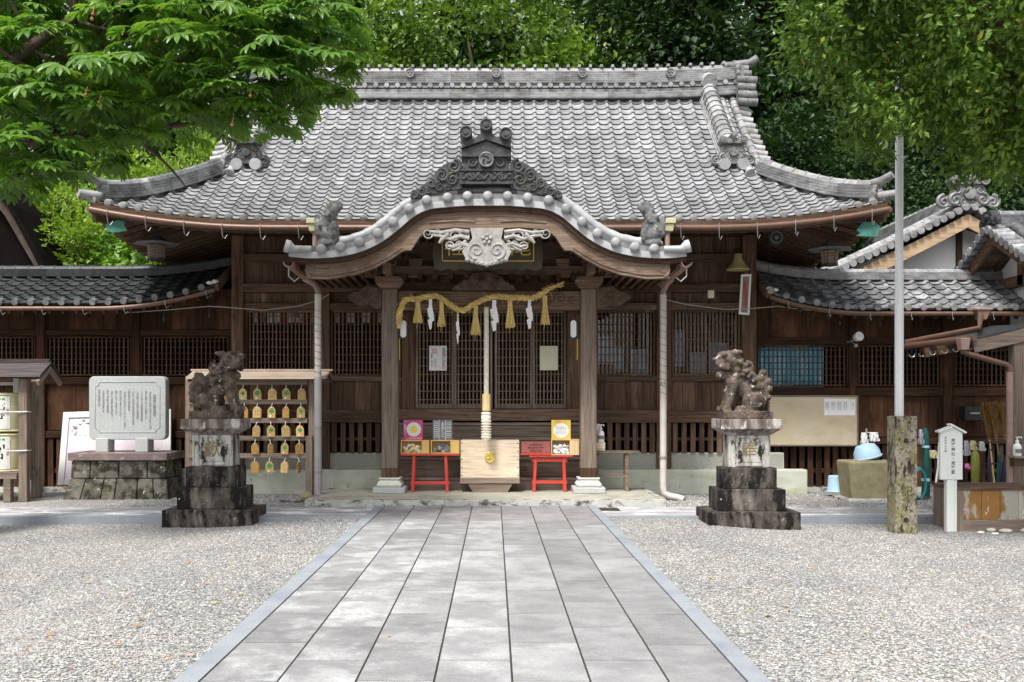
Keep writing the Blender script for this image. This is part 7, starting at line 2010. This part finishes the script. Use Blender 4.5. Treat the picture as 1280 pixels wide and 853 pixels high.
root = thing('umbrella_rack', 'dark metal rail stand with umbrellas and gloves by the broom corner', 'rack', (X_(1225, Y), Y, .06))
m_ = MB(); a0, a1 = X_(1196, Y), X_(1258, Y)
for z in (Z_(553, Y), Z_(580, Y)): m_.tube([(a0, Y, z), (a1, Y, z)], .014, 7)
m_.build('rail', M['black_metal'], root, smooth=50)
for x in (a0, a1): m_ = MB(); m_.tube([(x, Y, .02), (x, Y, Z_(550, Y))], .016, 7); m_.build('post', M['black_metal'], root, smooth=50)
cloth('cloth', 1208, 551, 570, 8, 'lcloth', 'lavender towel on the rail next to the signpost', 16.44, 'towels and gloves on the rail')
cloth('cloth', 1216, 551, 563, 9, 'ycloth', 'pale yellow glove pair above the olive umbrella', 16.43, 'towels and gloves on the rail')
cloth('cloth', 1227, 552, 564, 8, 'cloth', 'white glove pair on the rail left of the brooms', 16.44, 'towels and gloves on the rail')
def umbrella(px, py0, py1, w, mat, label, Y, lean=0):
    x, z0, z1 = X_(px, Y), Z_(py1, Y), Z_(py0, Y); W_ = w/F*Y
    root = thing('umbrella', label, 'umbrella', (x, Y, z0), 'umbrellas on the rail')
    P = lambda t: (x+lean*t, Y, z0+(z1-z0)*t)
    m_ = MB(); m_.tube([P(0), P(.1), P(.55), P(.8), P(.86)], [.015, W_*.45, W_*.5, W_*.42, .02], 9); m_.build('canopy', M[mat], root, smooth=50)
    m_ = MB(); m_.tube([P(.84), P(1.0), np.array(P(1.06))+(.03, 0, -.02), np.array(P(1.0))+(.06, 0, -.02)], .010, 6); m_.build('handle', M[mat], root, smooth=50)
umbrella(1219, 556, 608, 11, 'olive', 'olive green folded umbrella on the rail', 16.36)
umbrella(1236, 563, 610, 5, 'navy', 'thin black umbrella left of the brooms', 16.40)
umbrella(1253, 560, 610, 9, 'navy', 'navy folded umbrella in front of the brooms', 16.30, .1)
umbrella(1246, 562, 610, 5, 'darkteal', 'dark green umbrella leaning among the broom handles', 16.36, .06)
m_ = MB(); c = at(1209, 583, 16.4); m_.ball(c, (.045, .03, .05)); m_.ball(np.array(c)+(.03, 0, -.03), .03); top(m_.build('pink_toy', M['pink'], None, smooth=60, loc=c), 'small pink object hanging under the lavender towel', 'trinket')
for i, (pa, pb_, ya, yb, sp_, lab) in enumerate((((1243, 606), (1237, 550), 550, 506, 9, 'twig broom leaning at the left of the brooms, bristles up'), ((1252, 600), (1245, 545), 545, 505, 10, 'twig broom in the middle of the corner, bristles up'), ((1262, 606), (1257, 548), 548, 510, 9, 'twig broom against the pink downpipe, bristles up'))):
    Y = 17.2-.1*i; root = thing('twig_broom', lab, 'broom', (X_(pa[0], Y), Y-.3, .06), 'brooms in the corner')
    p0 = np.array(at(pa[0], pa[1], Y-.35)); p1 = np.array(at(pb_[0], pb_[1], Y)); dv = (p1-p0)/np.linalg.norm(p1-p0)
    m_ = MB(); m_.tube([p0, p1], .014, 7); m_.build('handle', M['hinokiZ'] if i == 0 else M['grZ'], root, smooth=50)
    m_ = MB(); tt = np.array(at(pb_[0]+(-2, 1, 2)[i], yb, Y+.1)); rr_ = random.Random(i)
    for q in range(90):
        s = rr_.uniform(-1, 1)*sp_/F*Y; m_.tube([p1+(s*.12, 0, -.05), (p1+tt)/2+(s*.6, rr_.uniform(-.04, .04), 0), tt+(s, rr_.uniform(-.07, .07), rr_.uniform(-.12, .05))], .006, 4)
    m_.build('bristles', M['broom'], root)
c = at(1214, 517, 17.95); root = thing('wall_box', 'small black letter box on the corridor boards', 'box', c)
m_ = MB(); m_.box(c[0]-.17, c[0]+.17, 17.82, 18.03, c[2]-.13, c[2]+.13); bb_ = m_.build('case', M['black_metal'], root, bevel=.008); m_ = MB(); m_.box(c[0]-.08, c[0]+.09, 17.815, 17.819, c[2]-.01, c[2]+.02); m_.build('name_slip', M['pipeg'], bb_)
def sanitizer(px, py, Y, label):
    x, z = X_(px, Y), Z_(py, Y)
    root = thing('pump_bottle', label, 'bottle', (x, Y, z), 'hand pump bottles')
    m_ = MB(); m_.lathe([(.055, 0), (.062, .01), (.062, .15), (.045, .19), (.022, .20), (.022, .22)], (x, Y, z), 16); b_ = m_.build('bottle', M['white'], root, smooth=45)
    m_ = MB(); m_.lathe([(.026, .22), (.026, .245), (.010, .25), (.010, .285), (.022, .29), (.022, .305)], (x, Y, z), 12); m_.tube([(x, Y, z+.298), (x+.05, Y-.03, z+.298), (x+.055, Y-.033, z+.28)], .009, 6); m_.build('pump', M['white'], root, smooth=45)
    m_ = MB(); ang = np.linspace(-PI*.8, -PI*.2, 9); V = [(x+.063*math.cos(t), Y+.063*math.sin(t), z+q) for q in (.05, .115) for t in ang]; m_.add(V, [[i, i+1, 9+i+1, 9+i] for i in range(8)]); m_.build('label', M['inkgrey'], b_)
Y = 15.3
root = thing('bottle_shelf', 'small grey shelf on the lean-to post under the pump bottle', 'shelf', at(1274, 571, Y))
m_ = MB(); m_.box(X_(1265, Y), X_(1283, Y), Y-.08, Y+.14, Z_(573, Y), Z_(570.5, Y)); m_.build('board', M['grX'], root); m_ = MB(); m_.box(X_(1266, Y), X_(1282, Y), Y-.05, Y+.1, Z_(583, Y), Z_(573.2, Y)); m_.build('bracket', M['brX'], root)
sanitizer(1271.5, 570.4, 15.28, 'white pump bottle on the shelf at the right edge')
Y = 16.9
root = thing('low_bench', 'narrow wooden bench beside the right porch column', 'bench', (X_(770, Y), Y, PZ))
m_ = MB(); m_.box(X_(742, Y), X_(799, Y), Y-.1, Y+.18, Z_(566.5, Y), Z_(563.5, Y)); m_.build('seat', M['barge'], root, bevel=.004)
for px in (783, 746):
    for yy in (Y-.07, Y+.11): m_ = MB(); m_.box(X_(px-2.3, Y), X_(px+2.3, Y), yy, yy+.045, PZ if px < 780 else .08, Z_(566.7, Y)); m_.build('leg', M['barge'], root, bevel=.003)
m_ = MB(); m_.box(X_(748, Y), X_(781, Y), Y-.06, Y-.035, Z_(596, Y), Z_(593, Y)); m_.build('stretcher', M['barge'], root)
root = thing('bottle_block', 'small wooden block under the pump bottle by the right column', 'block', at(750, 560, Y)); m_ = MB(); m_.box(X_(743, Y), X_(756, Y), Y-.06, Y+.06, Z_(563.4, Y), Z_(553, Y)); m_.build('block', M['hinoki'], root, bevel=.004)
sanitizer(751, 552.8, Y, 'white pump bottle beside the right porch column')
m_ = MB(); c = at(747.5, 548, Y+.05); m_.box(c[0]-.05, c[0]+.04, Y+.07, Y+.075, c[2]-.1, c[2]+.25); top(m_.build('small_notice', M['paper'], None, loc=c), 'narrow white notice half hidden behind the right porch column', 'notice')
# stones and drain by the left pipe
m_ = MB(); c = (X_(383, 16.2), 16.2, 0); m_.ball((c[0], c[1], .05), (.12, .1, .09)); top(m_.build('field_stone', M['trough'], None, smooth=60, loc=c), 'round stone at the foot of the plaque rack post', 'stone')
m_ = MB(); c = (X_(366, 16.0), 16.0, 0); m_.box(c[0]-.2, c[0]+.16, 15.9, 16.05, 0, .03); top(m_.build('slate_piece', M['komacap'], None, bevel=.006, loc=c), 'flat slate piece on the gravel below the plaque rack', 'stone')
for sx, px in ((-1, 54), (1, 0)):
    if sx > 0: continue
    m_ = MB(); x = X_(46, 17.9); m_.box(x-.08, x+.08, 17.75, 17.9, -.02, .2); top(m_.build('footing_stone', M['granite'], None, bevel=.01, loc=(x, 17.8, 0)), 'small grey footing stone against the left corridor post', 'stone')
# fallen leaves
lv = [(300, 745, 'y'), (365, 664, 'y'), (392, 693, 'y'), (362, 690, 'o'), (322, 712, 'o'), (290, 738, 'o'), (281, 742, 'o'), (241, 737, 'r'), (345, 735, 'y'), (486, 800, 'o'), (462, 691, 'y'), (624, 696, 'y'), (447, 628, 'y'), (505, 627, 'o'), (886, 717, 'r'), (887, 724, 'y'), (852, 709, 'o'), (862, 690, 'o'), (830, 660, 'y'), (1017, 710, 'o'), (980, 735, 'y'), (1066, 700, 'o'), (840, 740, 'o'), (935, 765, 'y'), (1102, 770, 'y')]
rl = random.Random(21)
for i in range(60):
    px, py = rl.choice(((rl.uniform(10, 330), rl.uniform(662, 845)), (rl.uniform(860, 1270), rl.uniform(672, 845))))
    if px < 640 and px > 215+(853-py)*1.02 or px > 640 and px < 970-(853-py)*.95: continue
    lv.append((px, py, rl.choice('yoooor')))
where = lambda px, py: 'on the paving slabs' if 1 > 2 or (480 < px < 760 and py < 800 or px == 462 or px == 486) else ('on the gravel left of the path' if px < 480 else 'on the gravel right of the path')
cnt = {}
M['leafy'] = surf('yellow_dead_leaf', (.42, .34, .05), (.55, .46, .08), (9, 9, 9), .7, .1, rnd=.2); M['leafo'] = surf('tan_dead_leaf', (.38, .20, .06), (.48, .29, .10), (9, 9, 9), .7, .1, rnd=.2); M['leafr'] = surf('russet_dead_leaf', (.36, .10, .03), (.46, .15, .05), (9, 9, 9), .7, .1, rnd=.2)
for px, py, c_ in lv:
    yy = (1.6+.02)*F/(py-HY); x = X_(px, yy); z = 0.004 if where(px, py).endswith('slabs') else float(gz(np.array(x), np.array(yy)))+.02
    if py < 630: z = .09; yy = 15.3; x = X_(px, yy)
    m_ = MB(); s = random.uniform(.018, .038); a = random.uniform(0, 2*PI); Mq = Matrix.Rotation(a, 3, 'Z') @ Matrix.Rotation(random.uniform(-.2, .2), 3, 'X')
    V = np.array([(-1, 0, .0), (-.3, -.42, .12), (0, 0, .03), (-.3, .42, .10), (.55, -.36, .12), (.55, .36, .16), (1.1, 0, .02)])*s @ np.array(Mq).T+(x, yy, z)
    m_.add(V, [[0, 1, 2], [0, 2, 3], [1, 4, 6, 2], [2, 6, 5, 3]])
    col_ = {'y': 'yellow', 'o': 'tan', 'r': 'russet'}[c_]
    w_ = where(px, py) if py > 630 else 'on the platform kerb'
    top(m_.build('fallen_leaf', M['leaf'+c_], None, smooth=60, loc=(x, yy, z)), f'{col_} fallen leaf lying {w_}', 'leaf', f'{col_} leaves {w_}')
# ------------------------------------------------------------------ trees
def leaf_mat(name, c1, c2, rough=.5, trans=.3, clump=.6, extra=None):
    m, nt, b = new_mat(name)
    tc = N(nt, 'TexCoord').outputs['Object']
    at_ = N(nt, 'Attribute', attribute_name='rnd')
    n1 = ramp(nt, noise(nt, tc, clump, 3), .35, .65)
    f = math_(nt, 'ADD', math_(nt, 'MULTIPLY', at_.outputs['Fac'], .6), math_(nt, 'MULTIPLY', n1, .4))
    col = mix(nt, f, c1, c2)
    if extra:
        col = mix(nt, ramp(nt, at_.outputs['Fac'], extra[1], extra[1]+.01), col, extra[0])
    nt.links.new(col, b.inputs['Base Color']); b.inputs['Roughness'].default_value = rough; b.inputs['Specular IOR Level'].default_value = .35
    t = N(nt, 'BsdfTranslucent'); c2_ = mix(nt, 1.0, col, (1.25, 1.35, .5), 'MULTIPLY'); nt.links.new(c2_, t.inputs['Color'])
    mx = N(nt, 'MixShader'); mx.inputs[0].default_value = trans
    nt.links.new(b.outputs[0], mx.inputs[1]); nt.links.new(t.outputs[0], mx.inputs[2])
    out = [n for n in nt.nodes if n.type == 'OUTPUT_MATERIAL'][0]; nt.links.new(mx.outputs[0], out.inputs[0])
    return m
M['chest'] = leaf_mat('horse_chestnut_leaf', (.050, .130, .022), (.185, .325, .055), .36, .42, .8)
M['oak'] = leaf_mat('glossy_evergreen_leaf', (.040, .095, .013), (.155, .255, .034), .30, .28, .7, ((.30, .26, .05), .985))
M['fresh'] = leaf_mat('fresh_yellow_green_leaf', (.10, .20, .025), (.30, .40, .075), .5, .4, .7)  # sunlight on the left bushes is put into these brighter leaf colours
M['bush'] = leaf_mat('bright_broad_leaf', (.10, .22, .04), (.24, .38, .075), .45, .35, .7)
M['mid'] = leaf_mat('camphor_leaf', (.042, .105, .018), (.19, .29, .052), .45, .3, .35)
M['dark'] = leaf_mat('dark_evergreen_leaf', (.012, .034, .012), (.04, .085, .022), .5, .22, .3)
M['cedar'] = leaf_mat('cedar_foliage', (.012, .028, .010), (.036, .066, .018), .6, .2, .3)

LEAF_V = np.array([(0, 0, 0), (-.24, .45, .06), (0, .5, -.02), (.24, .45, .06), (0, 1, -.10)])
LEAF_F = np.array([(0, 2, 1), (0, 3, 2), (1, 2, 4), (2, 3, 4)])
CARD_V = np.array([(0, 0, 0), (-.32, .5, .08), (.32, .5, .08), (0, 1, -.06)])
CARD_F = np.array([(0, 2, 3), (0, 3, 1)])
PF = np.array([(0, 2, 1), (0, 3, 2), (1, 2, 5), (1, 5, 4), (2, 3, 6), (2, 6, 5), (4, 5, 7), (5, 9, 7), (5, 6, 8), (5, 8, 9)])
def palmate():
    V, Fc = [], []
    for j, a in enumerate(np.linspace(-1.75, 1.75, 7)):
        L = 1-.10*abs(a)**1.3
        bl = np.array([(0, 0, 0), (-.095, .33, .015), (0, .33, -.025), (.095, .33, .015), (-.165, .68, .02), (0, .68, -.035), (.165, .68, .02), (-.09, .89, -.02), (.09, .89, -.02), (0, 1.0, -.07)])*L
        bl[:, 2] -= .30*bl[:, 1]**2
        ca, sa = math.cos(-a), math.sin(-a)
        bl = np.stack([bl[:, 0]*ca-bl[:, 1]*sa, bl[:, 0]*sa+bl[:, 1]*ca, bl[:, 2]], 1)
        o = len(V)*10; V.append(bl); Fc.append(PF+o)
    return np.concatenate(V), np.concatenate(Fc)
PALM = palmate()
def frames(d, nrm):
    """rotation matrices: y along d, z near nrm"""
    d = d/np.linalg.norm(d, axis=1)[:, None]
    x = np.cross(d, nrm); x /= np.linalg.norm(x, axis=1)[:, None]+1e-9
    z = np.cross(x, d)
    return np.stack([x, d, z], 2)
def scatter(mb, tv, tf, P, D_, Nn, s, r=None, m=0):
    Rm = frames(D_, Nn); n = len(P)
    V = np.einsum('nij,kj->nki', Rm, tv)*s[:, None, None]+P[:, None]
    FF = (np.arange(n)*len(tv))[:, None, None]+tf[None]
    rr = RNG.random(n) if r is None else r
    mb.add(V.reshape(-1, 3), FF.reshape(-1, tf.shape[1]), m, np.repeat(rr, len(tf)))
def unit(n):
    v = RNG.normal(size=(n, 3)); return v/np.linalg.norm(v, axis=1)[:, None]
def clumped(c, rad, nclump, per, csize, shell=.75, lower=True):
    """leaf positions in clumps spread over an ellipsoid; returns P, outward directions"""
    u = unit(nclump)
    if not lower: u[:, 2] = np.abs(u[:, 2])*1.0-.25*RNG.random(nclump)
    rr = shell+(1-shell)*RNG.random(nclump)
    C = np.array(c)+u*rr[:, None]*np.array(rad)*(.82+.3*RNG.random((nclump, 1)))
    cs = csize*(.6+.8*RNG.random(nclump))
    w = unit(nclump*per); q = RNG.random(nclump*per)**.45
    off = w*q[:, None]*np.repeat(cs, per)[:, None]*np.array([1, 1, .62])
    return np.repeat(C, per, 0)+off, np.repeat(u, per, 0)*.8+w*.8
def trunk(mb, p0, p1, r0, r1, bend=.3, n=7):
    p0, p1 = np.array(p0, float), np.array(p1, float)
    off = RNG.normal(size=3)*bend*(1, 1, .2)
    pts = [p0+(p1-p0)*t+off*math.sin(PI*t) for t in np.linspace(0, 1, n)]
    mb.tube(pts, np.linspace(r0, r1, n), 9); return pts

# 1. horse chestnut reaching in from the left
ct = thing('horse_chestnut_tree', 'horse chestnut tree with fan-shaped leaves overhanging the left roof', 'tree', (-7.1, 12.2, 0))
mb = MB(); trunk(mb, (-7.1, 12.2, -.3), (-6.9, 12.4, 8.5), .42, .22, .1)
limbs = []
for p1, r_ in (((-3.2, 12.1, 6.6), .10), ((-2.4, 12.4, 7.4), .09), ((-5.2, 11.4, 5.4), .08), ((-3.9, 12.8, 5.3), .08), ((-4.6, 12.3, 8.2), .10), ((-6.1, 11.3, 4.6), .07), ((-2.3, 12.0, 5.9), .06)):
    limbs.append(trunk(mb, (-7.0, 12.3, 4.6+random.random()*2), p1, r_, .025, .35, 9))
for L_ in limbs:
    for i in (3, 4, 5, 6, 7, 8):
        for _ in range(3):
            e = L_[i]+RNG.normal(size=3)*(.5, .5, .35); trunk(mb, L_[i], e, .03, .008, .1, 5)
mb.build('trunk', M['bark'], ct, smooth=60)
CL = []     # (px, py, depth, radius m)
for px, py, d_, r_ in ((30, 190, 10.6, .55), (75, 130, 10.9, .5), (120, 100, 10.8, .5), (60, 60, 11.3, .6), (150, 150, 11.2, .5), (110, 195, 11.2, .42), (175, 95, 11.0, .5), (215, 60, 11.0, .55),
                       (165, 30, 11.4, .55), (255, 25, 11.2, .55), (300, 60, 11.4, .5), (250, 105, 11.3, .5), (215, 140, 11.6, .42), (285, 125, 11.3, .45), (330, 100, 11.3, .45), (320, 140, 11.6, .36),
                       (350, 40, 11.5, .55), (395, 25, 11.6, .5), (400, 80, 11.6, .42), (380, 120, 11.7, .36), (355, 150, 11.8, .28), (410, 110, 11.7, .26), (420, 55, 11.7, .3), (20, 110, 11.0, .5), (15, 20, 11.6, .6), (100, 15, 11.8, .6), (-40, 150, 10.8, .7),
                       (300, 15, 11.9, .55), (210, 15, 11.9, .5), (60, 215, 10.9, .3), (15, 235, 10.9, .3), (265, 150, 11.7, .3), (345, 70, 11.2, .4), (-60, 60, 11.5, .8), (180, 175, 11.5, .3), (395, -20, 11.8, .5), (310, -30, 11.8, .6), (200, -40, 11.8, .7), (100, -40, 11.8, .7), (0, -50, 11.8, .8)):
    CL.append((*at(px, py, d_), r_))
CL = np.array(CL); P, D_, Nn, s_ = [], [], [], []
for x, y, z, r_ in CL:
    n = int(36*(r_/.5)**2)+8
    w = unit(n); w[:, 2] = np.abs(w[:, 2])*.9-.12
    q = .75+.25*RNG.random(n)
    P.append(np.array([x, y, z])+w*q[:, None]*np.array([r_*1.15, r_*1.15, r_*.62]))
    out = w*np.array([1, 1, .35]); out[:, 2] -= .28
    D_.append(out+RNG.normal(size=(n, 3))*.25); Nn.append(np.array([0, 0, 1.0])+w*.45+RNG.normal(size=(n, 3))*.22)
    s_.append(.15+.09*RNG.random(n))
mb = MB(); scatter(mb, *PALM, np.concatenate(P), np.concatenate(D_), np.concatenate(Nn), np.concatenate(s_))
# deeper, shaded layer
n = 900
pb = np.array([at(a, b_, d_) for a, b_, d_ in zip(RNG.uniform(-80, 400, n), RNG.uniform(-60, 190, n), RNG.uniform(11.9, 13.6, n))])
keep = np.array([(505-(z-EYE)/y*F) < 215-.16*max(0, (x/y*F+VX)-60) for x, y, z in pb]); pb = pb[keep]; n = len(pb)
scatter(mb, *PALM, pb, RNG.normal(size=(n, 3))+(0, -.3, -.2), RNG.normal(size=(n, 3))*.35+(0, -.2, 1), .12+.09*RNG.random(n))
mb.build('crown', M['chest'], ct)
M['nut'] = surf('brown_nut', (.20, .08, .03), (.30, .13, .05), (20, 20, 20), .6, .1, rnd=.2)
for px, py in ((150, 5), (116, 18), (115, 24), (28, 121), (124, 128), (186, 56), (196, 52), (313, 120), (290, 157), (107, 119), (200, 13)):
    p = at(px, py, 10.45 if px < 140 else 10.9); m_ = MB(); m_.ball(p, .020, 10, 7); m_.tube([np.array(p)+(0, 0, .02), np.array(p)+(.01, .03, .10)], .005, 5); m_.build('nut', M['nut'], ct, smooth=60)

# 2. dense evergreen with small glossy leaves, right
ot = thing('evergreen_tree', 'dense small-leaved evergreen hanging over the flagpole at upper right', 'tree', (7.4, 11.2, 0))
mb = MB(); tp = trunk(mb, (7.4, 11.2, -.3), (6.6, 11.0, 8.0), .32, .14, .1)
br = []
for _ in range(26):
    b0 = tp[random.randint(3, 6)]; e = np.array([random.uniform(4.5, 7.8), random.uniform(10.3, 11.7), random.uniform(5.1, 8.2)])
    br.append(trunk(mb, b0, e, .06, .010, .35, 8))
mb.build('trunk', M['bark'], ot, smooth=60)
mb = MB(); TW = []
for L_ in br:
    for i in range(2, 8):
        for _ in range(4):
            e = L_[i]+RNG.normal(size=3)*(.22, .2, .2)+(0, 0, -.06); TW.append((L_[i], e)); trunk(mb, L_[i], e, .009, .004, .08, 4)
mb.build('twigs', M['twig'], ot)
# outline of the visible crown in the picture plane turned into a real ellipsoidal mass
def in_crown(p):
    x, y, z = p[:, 0], p[:, 1], p[:, 2]
    return ((x-6.65)/3.45)**2+((y-10.9)/1.75)**2+((z-6.95)/2.85)**2
n = 90000
p = np.stack([RNG.uniform(3.0, 8.2, n), RNG.uniform(9.1, 12.5, n), RNG.uniform(3.7, 8.4, n)], 1)
g = in_crown(p); lump = .16*np.sin(p[:, 0]*3.1+1)*np.sin(p[:, 2]*3.7)+.12*np.sin(p[:, 0]*7.3+p[:, 2]*5.1)+.08*np.sin(p[:, 2]*11+p[:, 1]*9)
k_ = (g+lump < 1.0) & (g+lump > .30) & (p[:, 2] > 4.24+.10*np.sin(p[:, 0]*5.3)+.07*np.sin(p[:, 0]*13)) & ~((np.abs(p[:, 0]/p[:, 1]*F+VX-1124) < 7) & (np.abs(HY-(p[:, 2]-EYE)/p[:, 1]*F-140) < 60) & (RNG.random(n) < .85)) & (RNG.random(n) < np.clip(.25+.9*(g-.25), 0, 1)); p = p[k_]; n = len(p)
# cluster the leaves along sprigs
ctr = np.array([6.55, 10.9, 6.75]); out = (p-ctr)/np.array([3.45, 1.75, 2.85]); out /= np.linalg.norm(out, axis=1)[:, None]
spr = unit(n)*1.1+out*.5+(0, 0, -.05)
mb = MB(); PP, DD, NN, SS = [], [], [], []
for j in range(3):
    PP.append(p+spr*(.035*j)+RNG.normal(size=(n, 3))*.035); DD.append(spr+unit(n)*.8+(0, 0, -.2)); NN.append(np.array([0, 0, .8])+out*.7+RNG.normal(size=(n, 3))*.5); SS.append(.072+.045*RNG.random(n))
scatter(mb, LEAF_V, LEAF_F, np.concatenate(PP), np.concatenate(DD), np.concatenate(NN), np.concatenate(SS))
mb.build('crown', M['oak'], ot)

# 3. woods behind the hall
def make_tree(name, label, mat, size, card, blobs, trunk_r=.3, nclump=46, per=60, csize=.8, group=None, leafy=CARD_V):
    """blobs: [(dx, dz, rx, rz)] around the trunk, in metres"""
    root = thing(name, label, 'tree', (0, 0, 0), group)
    mb = MB(); h = max(dz for _, dz, _, _ in blobs); tp = trunk(mb, (0, 0, -.4), (.15, .1, h*.82), trunk_r, trunk_r*.3, .25)
    for dx, dz, rx, rz_ in blobs:
        trunk(mb, tp[3], (dx*.9, random.uniform(-.4, .4), dz), trunk_r*.35, .03, .3)
    mb.build('trunk', M['bark'], root, smooth=60)
    mb = MB()
    for dx, dz, rx, rz_ in blobs:
        P, O = clumped((dx, 0, dz), (rx, rx*.9, rz_), nclump, per, csize)
        n = len(P); scatter(mb, CARD_V, CARD_F, P, O+RNG.normal(size=(n, 3))*.6+(0, 0, -.25), np.array([0, 0, 1.])+O*.35+RNG.normal(size=(n, 3))*.35, card*(.6+.8*RNG.random(n)))
    mb.build('crown', M[mat], root)
    return root
def place(proto, px, py_top, Y, height, label, sx=1.0, first=[set()]):
    """stand a tree at depth Y so that its crown top (proto height) reaches py_top"""
    ztop = Z_(py_top, Y); s = ztop/height
    if proto.name in first[0]: o = dup(proto, (X_(px, Y), Y, 0), label, random.uniform(-.6, .6), scale=(s*sx, s*sx, s))
    else:
        first[0].add(proto.name); o = proto; o.location = (X_(px, Y), Y, 0); o['label'] = label; o.scale = (s*sx, s*sx, s)
    return o
GW = 'woods behind the hall'
camph = make_tree('camphor_tree', 'x', 'mid', 10, .155, [(0, 9.6, 2.2, 1.9), (-2.3, 7.6, 1.9, 1.6), (2.3, 7.9, 2.0, 1.7), (.4, 6.6, 2.4, 1.6), (-1.2, 4.6, 2.0, 1.4), (1.8, 4.7, 1.9, 1.4)], .34, 40, 125, .75, GW)
dark = make_tree('evergreen_oak', 'x', 'dark', 10, .17, [(0, 9.4, 2.2, 2.1), (-2.0, 7.2, 2.0, 1.8), (2.2, 7.0, 2.1, 1.8), (0, 5.2, 2.6, 1.9), (-1.6, 3.2, 2.0, 1.6), (1.7, 3.2, 2.0, 1.6)], .32, 40, 125, .8, GW)
cedar = make_tree('cedar_tree', 'x', 'cedar', 10, .17, [(0, 10.6, .55, 1.1), (0, 9.2, 1.0, .9), (0, 8.0, 1.35, .9), (.1, 6.8, 1.6, .9), (-.1, 5.6, 1.8, .9), (0, 4.4, 1.9, .8)], .26, 26, 100, .55, GW)
place(camph, 585, -55, 29, 11.5, 'bright camphor tree topping the middle of the main ridge')
place(camph, 455, 10, 28, 11.5, 'bright camphor tree beside the left end of the main ridge', .9)
place(camph, 735, -10, 31, 11.5, 'camphor tree just left of the white sky gap above the ridge', .62)
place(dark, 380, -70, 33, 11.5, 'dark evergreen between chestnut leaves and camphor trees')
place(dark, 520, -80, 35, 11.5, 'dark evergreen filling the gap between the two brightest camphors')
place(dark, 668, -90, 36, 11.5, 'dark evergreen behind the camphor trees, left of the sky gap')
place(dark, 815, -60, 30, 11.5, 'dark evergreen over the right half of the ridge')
place(dark, 900, -120, 33, 11.5, 'tall dark evergreen behind the right ridge end')
place(dark, 985, 150, 27, 11.5, 'low dark evergreen against the right gable verge')
place(dark, 1065, 170, 26, 11.5, 'dark evergreen behind the right roof corner')
place(dark, 1160, 120, 27, 11.5, 'dark evergreen behind the flagpole')
place(dark, 1290, 110, 26, 11.5, 'dark evergreen above the white gabled annex')
place(cedar, 868, -60, 29, 11.6, 'slim cedar with bare lower trunk above the ridge crest')
place(cedar, 965, -10, 32, 11.6, 'slim cedar just right of the ridge end tile')
place(cedar, 1040, 60, 34, 11.6, 'slim cedar in the gap under the evergreen branches')
place(dark, 1200, -60, 32, 11.5, 'tall dark evergreen behind the evergreen branches at upper right')
place(dark, 1330, -60, 31, 11.5, 'tall dark evergreen at the upper right edge')
place(dark, 1080, -30, 36, 11.5, 'tall dark evergreen right of the sky gap')
place(dark, 200, -40, 30, 11.5, 'dark evergreen seen through the chestnut leaves')
place(dark, 40, -40, 30, 11.5, 'dark evergreen behind the dark gabled roof')
GB = 'bright bushes behind the left corridor'
bushp = make_tree('maple_bush', 'x', 'fresh', 4, .085, [(0, 3.3, 1.0, .7), (-.8, 2.6, .9, .7), (.9, 2.5, .9, .7), (0, 1.8, 1.1, .7)], .09, 34, 130, .36, GB)
bushb = make_tree('broadleaf_bush', 'x', 'bush', 4, .12, [(0, 3.3, 1.1, .55), (-.7, 2.7, 1.0, .6), (.9, 2.6, 1.0, .6), (0, 1.8, 1.2, .7)], .10, 30, 100, .34, GB)
place(bushp, 100, 268, 23, 4.1, 'yellow-green bush next to the dark gable')
place(bushp, 250, 165, 25.5, 4.1, 'tall yellow-green maple rising above the left roof corner', .62)
place(bushp, 40, 240, 25, 4.1, 'yellow-green maple half hidden by the dark gable')
place(bushb, 215, 262, 23, 4.1, 'broad-leaved bush beneath the left eave lantern')
place(bushp, 150, 200, 25, 4.1, 'yellow-green maple under the chestnut leaves')
place(bushp, 265, 300, 22.6, 4.1, 'low yellow-green bush beside the left corner post')
place(dark, 150, 150, 27, 11.5, 'low dark evergreen behind the yellow-green bushes')
# far wood that closes the view, thin enough for the sky to show in places
mb = MB(); n = 24000
x = RNG.uniform(-34, 44, n); y = RNG.uniform(36, 52, n)
hx = 13.5+4*np.sin(x*.31+2)+2.5*np.sin(x*.83)
z = RNG.random(n)**.8*hx
scatter(mb, CARD_V, CARD_F, np.stack([x, y, z], 1), unit(n)+(0, 0, -.3), unit(n)*.6+(0, -.4, 1), .5+.5*RNG.random(n))
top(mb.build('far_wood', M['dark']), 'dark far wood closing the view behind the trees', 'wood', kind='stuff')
